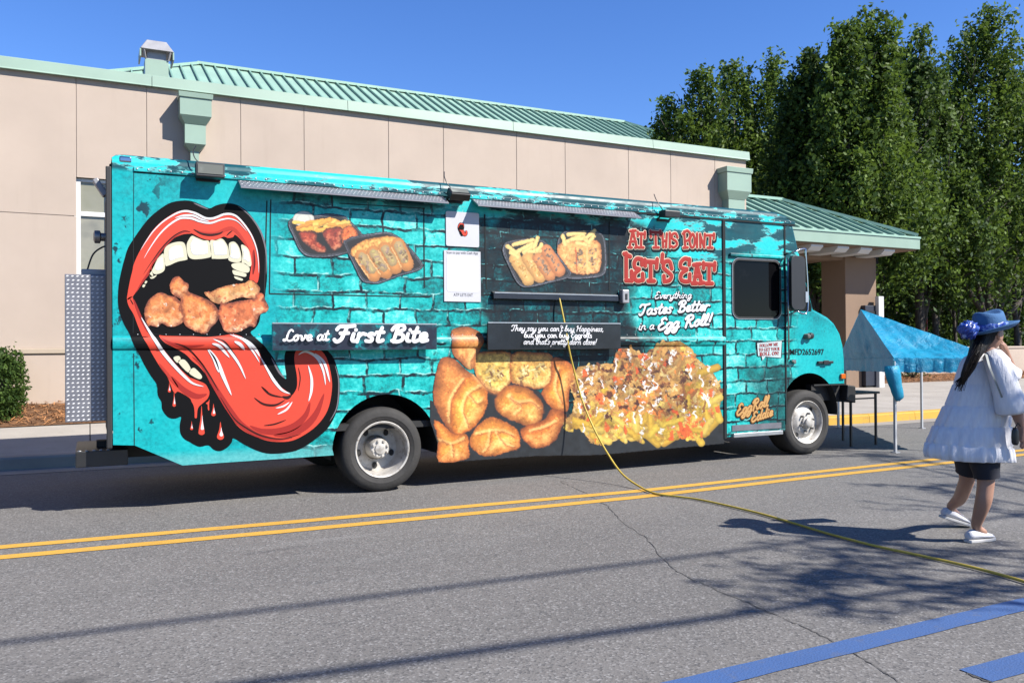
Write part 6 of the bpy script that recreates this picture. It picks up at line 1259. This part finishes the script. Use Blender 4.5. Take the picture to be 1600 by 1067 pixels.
# yellow extension cord from the hatch down to and across the road
M_CORD = pm('yellow cord', (.62, .46, .06), .5, .12, 20)
pts = [onY(874, 466, T-.045), onY(877, 480, T-.07), onY(884, 515, T-.10), onY(889, 545, T-.135), onY(896, 575, T-.12), onY(908, 620, T-.15), onY(926, 665, T-.28), onY(948, 706, T-.50), onY(972, 740, T-.75)]
pts += [onZ(px, py, .014) for px, py in ((1000, 763), (1025, 771), (1055, 775), (1085, 779), (1120, 786), (1180, 800), (1240, 817), (1300, 835), (1370, 853), (1440, 868), (1520, 886), (1600, 908), (1680, 935), (1760, 970))]
pts[9].z = .03
m = MB(); m.tube([Vector(q) for q in smooth_pts([tuple(q) for q in pts], 6)], .0095, 6); tag(m.build('extension_cord', M_CORD, None, smooth=True), 'yellow cord hanging from the serving hatch and trailing across the road', 'cord')
# overhead cables and a street tree beyond the right edge throw the shadows on the near lane
OFF = Vector((SUN_DIR.x/SUN_DIR.z, SUN_DIR.y/SUN_DIR.z, 0))
for i, (a, b, h, r) in enumerate(((( -.38, 4.62), (3.69, 4.36), 7.6, .026), ((.61, 3.58), (3.4, 3.27), 6.6, .034))):
    d = Vector((b[0]-a[0], b[1]-a[1], 0)).normalized(); c = Vector((a[0], a[1], 0))+OFF*h; c.z = h
    m = MB(); m.tube([c+d*s_+Vector((0, 0, .0012*(s_*s_)*.2)) for s_ in range(-30, 31, 3)], r, 7); tag(m.build('overhead_cable', M_BLK, None, smooth=True), ('thin overhead cable whose shadow crosses the middle of the near lane', 'thick overhead cable whose shadow crosses nearest the blue line')[i], 'cable')
def shade(px, py, h): q = onZ(px, py, 0)+OFF*h; return q.x, q.y
bx_, by_ = 9.6, -2.6; lob = []
for px, py, h, r, hh in ((1330, 880, 5.2, .50, .5), (1420, 905, 5.3, .55, .5), (1260, 905, 5.4, .35, .4), (1480, 875, 5.6, .6, .6), (1380, 850, 5.8, .4, .4), (1300, 935, 4.9, .35, .4), (1520, 930, 4.8, .5, .5), (1560, 800, 6.2, .7, .6), (1600, 860, 5.8, .7, .6), (1450, 760, 6.4, .5, .5), (1590, 745, 6.6, .9, .7), (1350, 712, 6.8, .55, .4), (1430, 716, 6.8, .6, .4)):
    x, y = shade(px, py, h); lob.append((x-bx_, y-by_, r, h-hh/2, h+hh/2))
rs = np.random.default_rng(44); st = thing('street_tree', 'street tree past the right edge whose branches dapple the near lane', 'tree', (bx_, by_, 0))
m = MB(); m.tube([(bx_, by_, -.05), (bx_+.05, by_, 1.8), (bx_-.05, by_+.1, 3.4), (bx_, by_+.2, 5.2)], [.16, .13, .11, .05], 9); m.build('trunk', M_BARK, st, smooth=True)
m = MB(); PL = []
for dx, dy, r, z0, z1 in lob:
    c = Vector((bx_+dx, by_+dy, (z0+z1)/2)); a = Vector((bx_, by_, 3.6)); mid = a.lerp(c, .55)+Vector((0, 0, .35)); m.tube([a, mid, c], [.045, .028, .012], 6)
    for q in range(9):
        an = rs.uniform(0, 6.28); L_ = r*rs.uniform(.7, 1.5); e = c+Vector((math.cos(an)*L_, math.sin(an)*L_, rs.uniform(-.1, .35))); m.tube([c, c.lerp(e, .5)+Vector((0, 0, .06)), e], [.010, .007, .003], 4)
        for u in np.linspace(.2, 1, 22): PL.append(tuple(c.lerp(e, u)+Vector(rs.normal(size=3)*.045)))
m.build('limbs', M_BARK, st, smooth=True); V, C = leaves(np.array(PL), rs, .040); link('crown', npmesh('crown', V, np.arange(len(V)).reshape(-1, 4), M_LEAF, C), st)
# ------------------------------------------------------------------ the woman
O_ = onZ(1522, 850, 0); D0 = O_.dot(CF)-EYE*CF.z
def W(px, py, b=0.0): return ray(px, py)*(D0+b)+Vector((0, 0, EYE))
PXM = D0/F_PX
her = thing('person', 'woman in a white tiered tunic, navy shorts and blue hat walking away', 'person', O_)
def gauze():
    t = NT('white cotton gauze'); n = t.noise(1, 4, .6, vec=t.map((60, 60, 7))); n2 = t.noise(14, 4, .6); t.bump(t.math('ADD', n, t.math('MULTIPLY', n2, .8)), .45, .012)
    return t.out(t.ramp(n, [(.3, (.84, .84, .90)), (.7, (.98, .98, 1.0))]), .9, 0, .1)
M_SKIN = pm('skin', (.46, .25, .17), .5, .10, 9, .08); M_TUN = gauze(); M_NVY = pm('navy shorts', (.008, .010, .022), .8, .2, 8); M_SHOE = pm('white canvas', (.72, .72, .76), .7, .06, 9, .2); M_SOLE = pm('rubber sole', (.62, .61, .60), .7)
def hairmat():
    t = NT('dark hair'); n = t.noise(18, 4, vec=t.map((6, 6, .8))); t.bump(n, .7, .01); return t.out(t.ramp(n, [(.3, (.003, .0025, .0025)), (.8, (.016, .011, .009))]), .55, 0, .2)
M_HAIR = hairmat(); M_HAT = pm('blue felt', (.035, .14, .33), .85, .12, 8, .3); 
def satin():
    t = NT('blue satin'); n = t.noise(16, 3, dist=1.5); t.bump(n, .4, .02); return t.out(t.ramp(n, [(.35, (.012, .03, .26)), (.55, (.03, .10, .48)), (.68, (.35, .48, .80))]), .3)
M_SAT = satin()
fr, fl = onZ(1524, 846, 0), onZ(1484, 824, 0)
rt = CR.copy(); rt.z = 0; rt.normalize(); fw = CF.copy(); fw.z = 0; fw.normalize(); go = (rt*.93+fw*.36).normalized()
bk = (fl-O_).dot(fw)
J = [('pelvis', W(1524, 690, .07), .10), ('waist', W(1530, 650, .07), .085), ('chest', W(1537, 596, .07), .07), ('neck', W(1541, 556, .03), .055), ('head', W(1544, 532, .03), .06),
 ('hipR', W(1537, 712, -.0), .085), ('kneeR', W(1541, 752, -.02), .056), ('calfR', W(1537, 783, -.02), .056), ('ankR', Vector((fr.x, fr.y, .10)), .034), ('toeR', Vector((fr.x, fr.y, .045))+go*.10, .03),
 ('hipL', W(1513, 712, .14), .08), ('kneeL', W(1511, 750, .2), .053), ('calfL', W(1500, 779, bk*.85), .050), ('ankL', Vector((fl.x, fl.y, .15)), .033), ('toeL', Vector((fl.x, fl.y, .06))+go*.11, .028),
 ('shR', W(1560, 574, -.10), .036), ('elR', W(1586, 636, -.16), .046), ('wrR', W(1598, 672, -.16), .027), ('paR', W(1601, 684, -.16), .03),
 ('shL', W(1552, 574, .18), .036), ('elL', W(1584, 590, .30), .045), ('wrL', W(1572, 553, .22), .027), ('paL', W(1567, 541, .19), .030)]
E_ = [(0, 1), (1, 2), (2, 3), (3, 4), (0, 5), (5, 6), (6, 7), (7, 8), (8, 9), (0, 10), (10, 11), (11, 12), (12, 13), (13, 14), (2, 15), (15, 16), (16, 17), (17, 18), (2, 19), (19, 20), (20, 21), (21, 22)]
vs = [j[1] for j in J]; rs_ = [j[2] for j in J]
def fingers(pi, dirv, side, curl):
    for k in range(5):
        o_ = side*((k-1.5)*.017 if k < 4 else -.036); L_ = (.060, .072, .068, .052, .045)[k]; root = vs[pi]+o_+dirv*(.022 if k < 4 else -.01)
        a = len(vs); vs.append(root+dirv*L_*.5+curl*L_*.15); rs_.append(.0095); vs.append(root+dirv*L_*.72+curl*L_*.55); rs_.append(.0085); E_.extend([(pi, a), (a, a+1)])
fingers(18, Vector((0, 0, -1)), go, (rt*-.3+fw*.2)); fingers(22, (Vector((0, 0, .8))-go*.35).normalized(), (go*.5+fw*.8).normalized(), -go*.9)
bm_ = bpy.data.meshes.new('body'); bm_.from_pydata([tuple(v) for v in vs], E_, []); bo_ = bpy.data.objects.new('body', bm_); COL.objects.link(bo_)
sk = bo_.modifiers.new('skin', 'SKIN'); sk.use_smooth_shade = True; bm_.skin_vertices or None
for i, sv in enumerate(bm_.skin_vertices[0].data): sv.radius = (rs_[i], rs_[i]); sv.use_root = (i == 0)
ss = bo_.modifiers.new('sub', 'SUBSURF'); ss.levels = 2; ss.render_levels = 2
dg = bpy.context.evaluated_depsgraph_get(); ev = bpy.data.meshes.new_from_object(bo_.evaluated_get(dg)); bpy.data.objects.remove(bo_)
# head with brow, nose, lips, chin and ears, joined to the same surface
hc = W(1546, 522, .03); hd = bmesh.new(); hd.from_mesh(ev); g0 = len(hd.verts)
hm = Matrix(((go.x, -go.y, 0, hc.x), (go.y, go.x, 0, hc.y), (0, 0, 1, hc.z), (0, 0, 0, 1)))
res = bmesh.ops.create_uvsphere(hd, u_segments=28, v_segments=20, radius=1.0)
for v in res['verts']:
    x, y, z = v.co; X, Y, Z = x*.098, y*.076, z*.118
    if x > 0:
        X -= .012*max(0, -z)*(1-abs(y)); nose = math.exp(-((y/.16)**2+((z+.08)/.26)**2)); X += .024*nose*(1 if z < .15 else .5); X += .006*math.exp(-((y/.3)**2+((z+.48)/.09)**2)); X -= .010*math.exp(-(((abs(y)-.36)/.16)**2+((z-.1)/.13)**2))
    if z < -.3: Y *= 1-.25*(-z-.3)
    v.co = hm @ Vector((X, Y, Z))
for s1 in (-1, 1):
    r2 = bmesh.ops.create_uvsphere(hd, u_segments=10, v_segments=8, radius=1.0)
    for v in r2['verts']: x, y, z = v.co; v.co = hm @ Vector((-.005+x*.018+z*-.006, s1*.078+y*.010, -.012+z*.032))
hd.to_mesh(ev); hd.free(); ev.materials.clear(); ev.materials.append(M_SKIN); ev.polygons.foreach_set('use_smooth', [True]*len(ev.polygons)); link('body', ev, her)
# tunic
def ring(xl, xr, y, n, amp, k, ph, b0, dk=.72, tilt=0.0):
    c = W((xl+xr)/2, y, b0); hw = (xr-xl)/2*PXM; out2 = []
    for i in range(n):
        t_ = 2*math.pi*i/n; rr_ = 1+amp*1.1*math.sin(k*t_+ph)+amp*.8*math.sin((k+8)*t_+ph*2.1)+amp*.9*math.sin(5*t_+ph*.7); out2.append(c+rt*(hw*rr_*math.cos(t_))+fw*(hw*dk*rr_*math.sin(t_))+Vector((0, 0, tilt*math.cos(t_)+.006*amp*20*math.sin(3*t_+ph))))
    return out2
prof_t = [(546, 1531, 1553, 0, 0), (552, 1519, 1560, .004, 0), (558, 1508, 1567, .006, 0), (566, 1502, 1572, .008, 0), (580, 1497, 1575, .008, 0), (597, 1492, 1577, .008, 0), (600, 1492, 1577, .002, 1), (602, 1490, 1578, .014, 1), (616, 1485, 1578, .018, 1), (631, 1479, 1577, .016, 1), (633.5, 1478.5, 1576.5, .004, 2), (636, 1475, 1578, .020, 2), (648, 1470, 1577, .024, 2), (662, 1463, 1575, .020, 2), (664.5, 1463, 1574, .005, 3), (667, 1459, 1577, .026, 3), (679, 1455, 1577, .030, 3), (691, 1450, 1577, .026, 3), (693.5, 1450, 1576, .006, 4), (696, 1447, 1578, .030, 4), (707, 1445, 1579, .036, 4), (716, 1447, 1580, .038, 4), (717, 1449, 1578, .038, 4)]
m = MB(); m.loft([ring(xl, xr, y, 180, a*.7, 13+2*tr, tr*1.3, .05, .70, tilt=-.015*(1 if y > 690 else 0)) for y, xl, xr, a, tr in prof_t], cap=False); tu = m.build('tunic', M_TUN, her, smooth=True); so = tu.modifiers.new('thick', 'SOLIDIFY'); so.thickness = .004
def tube_px(name, rows, mat, n=28, amp=0, k=7, cap=True):
    m = MB(); rg = []
    for j, (px, py, r, b) in enumerate(rows):
        c = W(px, py, b); a = W(*rows[max(0, j-1)][:2], rows[max(0, j-1)][3]); d = W(*rows[min(len(rows)-1, j+1)][:2], rows[min(len(rows)-1, j+1)][3]); ax_ = (d-a).normalized(); u = ax_.cross(fw).normalized(); w_ = ax_.cross(u)
        rg.append([c+u*(r*PXM*(1+amp*math.sin(k*t_*2*math.pi/n+j))*math.cos(2*math.pi*t_/n))+w_*(r*PXM*(1+amp*math.sin(k*t_*2*math.pi/n+j))*math.sin(2*math.pi*t_/n)) for t_ in range(n)])
    m.loft(rg, cap); return m.build(name, mat, her, smooth=True)
sl_ = tube_px('sleeve', [(1551, 557, 15, -.06), (1559, 568, 18, -.12), (1566, 590, 18, -.14), (1573, 612, 19, -.15), (1578, 628, 21, -.16), (1582, 640, 22.5, -.16), (1583, 645, 20, -.16)], M_TUN, amp=.045, k=8, cap=False); sl_.modifiers.new('thick', 'SOLIDIFY').thickness = .004
s2_ = tube_px('sleeve', [(1550, 558, 13, .14), (1563, 570, 15, .22), (1576, 583, 15, .28), (1583, 588, 16, .29)], M_TUN, amp=.03, k=7, cap=False)
for nm, rows in (('shorts', [(1537, 700, 24, -.0), (1538, 722, 22, -.02), (1541, 738, 19, -.02), (1542, 746, 18.5, -.02)]), ('shorts', [(1513, 700, 22, .12), (1513, 718, 21, .15), (1513, 732, 18.5, .18), (1512, 738, 18, .19)])): tube_px(nm, rows, M_NVY, cap=False)
# hair, hat, scarf bow
tube_px('hair', [(1552, 506, 10, .03), (1541, 514, 20, .03), (1534, 527, 18.5, .02), (1529, 541, 11.5, -.04), (1522, 556, 8.5, -.11), (1515, 572, 8.0, -.14), (1508, 586, 6, -.15), (1503, 596, 3.5, -.15), (1500, 602, .8, -.15)], M_HAIR, amp=.07, k=6)
hatc = W(1546, 513, .03); tilt = Matrix.Rotation(R(-7), 3, fw) @ Matrix.Rotation(R(4), 3, rt)
def hatp(r, t_, z, kx=1.0): return hatc+tilt @ (go*(r*kx*math.cos(t_))+Vector((-go.y, go.x, 0))*(r*math.sin(t_))+Vector((0, 0, z)))
hat = link('hat', None, her, hatc)
m = MB(); n = 40; rg = []
for r, z in ((.104, -.012), (.104, .02), (.100, .05), (.094, .085), (.088, .105), (.078, .113), (.066, .108), (.04, .092), (.002, .088)): rg.append([hatp(r, 2*math.pi*i/n, z+(.010*math.cos(4*math.pi*i/n) if z > .08 and r > .05 else 0), 1.12) for i in range(n)])
m.loft(rg, False); m.build('crown', M_HAT, hat, smooth=True)
m = MB(); rg = []
for r, z in ((.100, -.010), (.125, -.018), (.150, -.016), (.172, -.004), (.180, .006), (.178, .010), (.150, -.008), (.125, -.010), (.104, -.002)): rg.append([hatp(r, 2*math.pi*i/n, z+.030*max(0, (r-.1)/.08)*(.5-.5*math.cos(4*math.pi*i/n))+.018*max(0, (r-.1)/.08)*math.cos(2*math.pi*i/n), 1.08) for i in range(n)])
m.loft(rg, False); m.build('brim', M_HAT, hat, smooth=True)
m = MB(); rg = []
for r, z in ((.1055, -.006), (.110, .004), (.108, .016), (.110, .028), (.1035, .040)): rg.append([hatp(r+.003*math.sin(i*2.1+z*200), 2*math.pi*i/n, z+.004*math.sin(i*1.3), 1.12) for i in range(n)])
m.loft(rg, False); m.build('band', M_SAT, hat, smooth=True)
bcn = W(1513, 516, -.06); rb = np.random.default_rng(8); bmh = bmesh.new()
for dx, dz_, r in ((0, 0, .050), (-.025, .012, .040), (.022, .014, .042), (.016, -.028, .036), (-.016, -.026, .034), (.0, .03, .034), (-.036, -.006, .026)):
    q = bmesh.ops.create_icosphere(bmh, subdivisions=3, radius=r); c = bcn+rt*dx+Vector((0, 0, dz_))
    for v in q['verts']: d_ = v.co.normalized(); v.co = c+v.co*(1+.30*math.sin(d_.x*9+d_.z*7+dx*90)*math.sin(d_.y*8+d_.z*11+dz_*70))*1.0
me = bpy.data.meshes.new('scarf_bow'); bmh.to_mesh(me); bmh.free(); me.materials.append(M_SAT); me.polygons.foreach_set('use_smooth', [True]*len(me.polygons)); link('scarf_bow', me, hat)
m = MB(); sp_ = [W(1541, 553, -.18), W(1547, 575, -.23), W(1556, 597, -.24), W(1566, 622, -.20), W(1572, 640, -.12)]; sp2 = smooth_pts([tuple(q) for q in sp_], 6); v = []
for q in sp2: q = Vector(q); v += [q-rt*.009+Vector((0, 0, .005)), q+rt*.009-Vector((0, 0, .005))]
m.add(v, [(2*i, 2*i+1, 2*i+3, 2*i+2) for i in range(len(sp2)-1)]); m.build('bag_strap', pm('grey strap', (.30, .32, .30), .7), her)
# shoes
def shoe(c, yawv, pitch_, lift_):
    f_ = yawv; s1 = Vector((-f_.y, f_.x, 0)); f3 = (f_*math.cos(pitch_)-Vector((0, 0, 1))*math.sin(pitch_)); u3 = (f_*math.sin(pitch_)+Vector((0, 0, 1))*math.cos(pitch_))
    P_ = lambda x, y, z: c+f3*x+s1*y+u3*z+Vector((0, 0, lift_)); root = link('shoe', None, her, c)
    def rr2(x, w, z0, z1, n=16): return [P_(x, w*math.cos(2*math.pi*i/n)*(1 if math.sin(2*math.pi*i/n) < .3 else .8), (z0+z1)/2+(z1-z0)/2*math.sin(2*math.pi*i/n)) for i in range(n)]
    m = MB(); m.loft([rr2(x, w, .018, h) for x, w, h in ((-.075, .018, .05), (-.07, .032, .078), (-.04, .037, .088), (0, .038, .085), (.04, .041, .072), (.09, .044, .058), (.125, .042, .050), (.15, .032, .042), (.162, .014, .034))]); m.build('upper', M_SHOE, root, smooth=True)
    m = MB(); m.loft([[P_(x, s_*w, z) for s_, z in ((-1, .0), (1, .0), (1.02, .020), (-1.02, .020))] for x, w in ((-.082, .02), (-.074, .034), (-.03, .039), (.03, .042), (.09, .047), (.13, .045), (.157, .034), (.170, .014))]); m.build('sole', M_SOLE, root, bevel=.004)
    m = MB()
    for k in range(4): m.tube([P_(.03+k*.018, -.022, .074-k*.004), P_(.035+k*.018, 0, .082-k*.005), P_(.03+k*.018, .022, .074-k*.004)], .0035, 5)
    m.build('laces', M_SHOE, root)
shoe(Vector((fr.x, fr.y, 0)), go, 0, .001); shoe(Vector((fl.x, fl.y, 0)), (go*.95-fw*.2).normalized(), .32, .055)
m = MB(); rh = random.Random(9)
for k in range(60):
    o1, o2, o3 = rh.uniform(-9, 9), rh.uniform(-7, 7), rh.uniform(-9, 7); pp = [W(1531+o1, 535+rh.uniform(-4, 6), -.07+rh.uniform(-.03, .03)), W(1522+o2, 560, -.15+rh.uniform(-.03, .02)), W(1512+o2*.9, 580, -.18+rh.uniform(-.03, .02)), W(1500+o3, 600+rh.uniform(-6, 12), -.18)]
    m.tube(smooth_pts([tuple(q) for q in pp], 3), .0016, 3)
m.build('loose_hair', M_HAIR, her)
# small dark pouch hanging from her hand
q = W(1586, 668, -.2); po_ = thing('pouch', 'small dark pouch dangling from the woman hand', 'pouch', q-Vector((0, 0, .1)))
m = MB(); m.loft([[q+rt*(w*math.cos(t_*.785))+fw*(.018*math.sin(t_*.785))+Vector((0, 0, z)) for t_ in range(8)] for z, w in ((-.115, .012), (-.10, .024), (-.06, .027), (-.02, .022), (.0, .010))]); m.build('bag', M_BLK, po_, smooth=True)
m = MB(); m.tube([q, q+Vector((0, 0, .03))+rt*.02, W(1596, 668, -.17)], .004, 5); m.build('loop', M_BLK, po_, smooth=True)
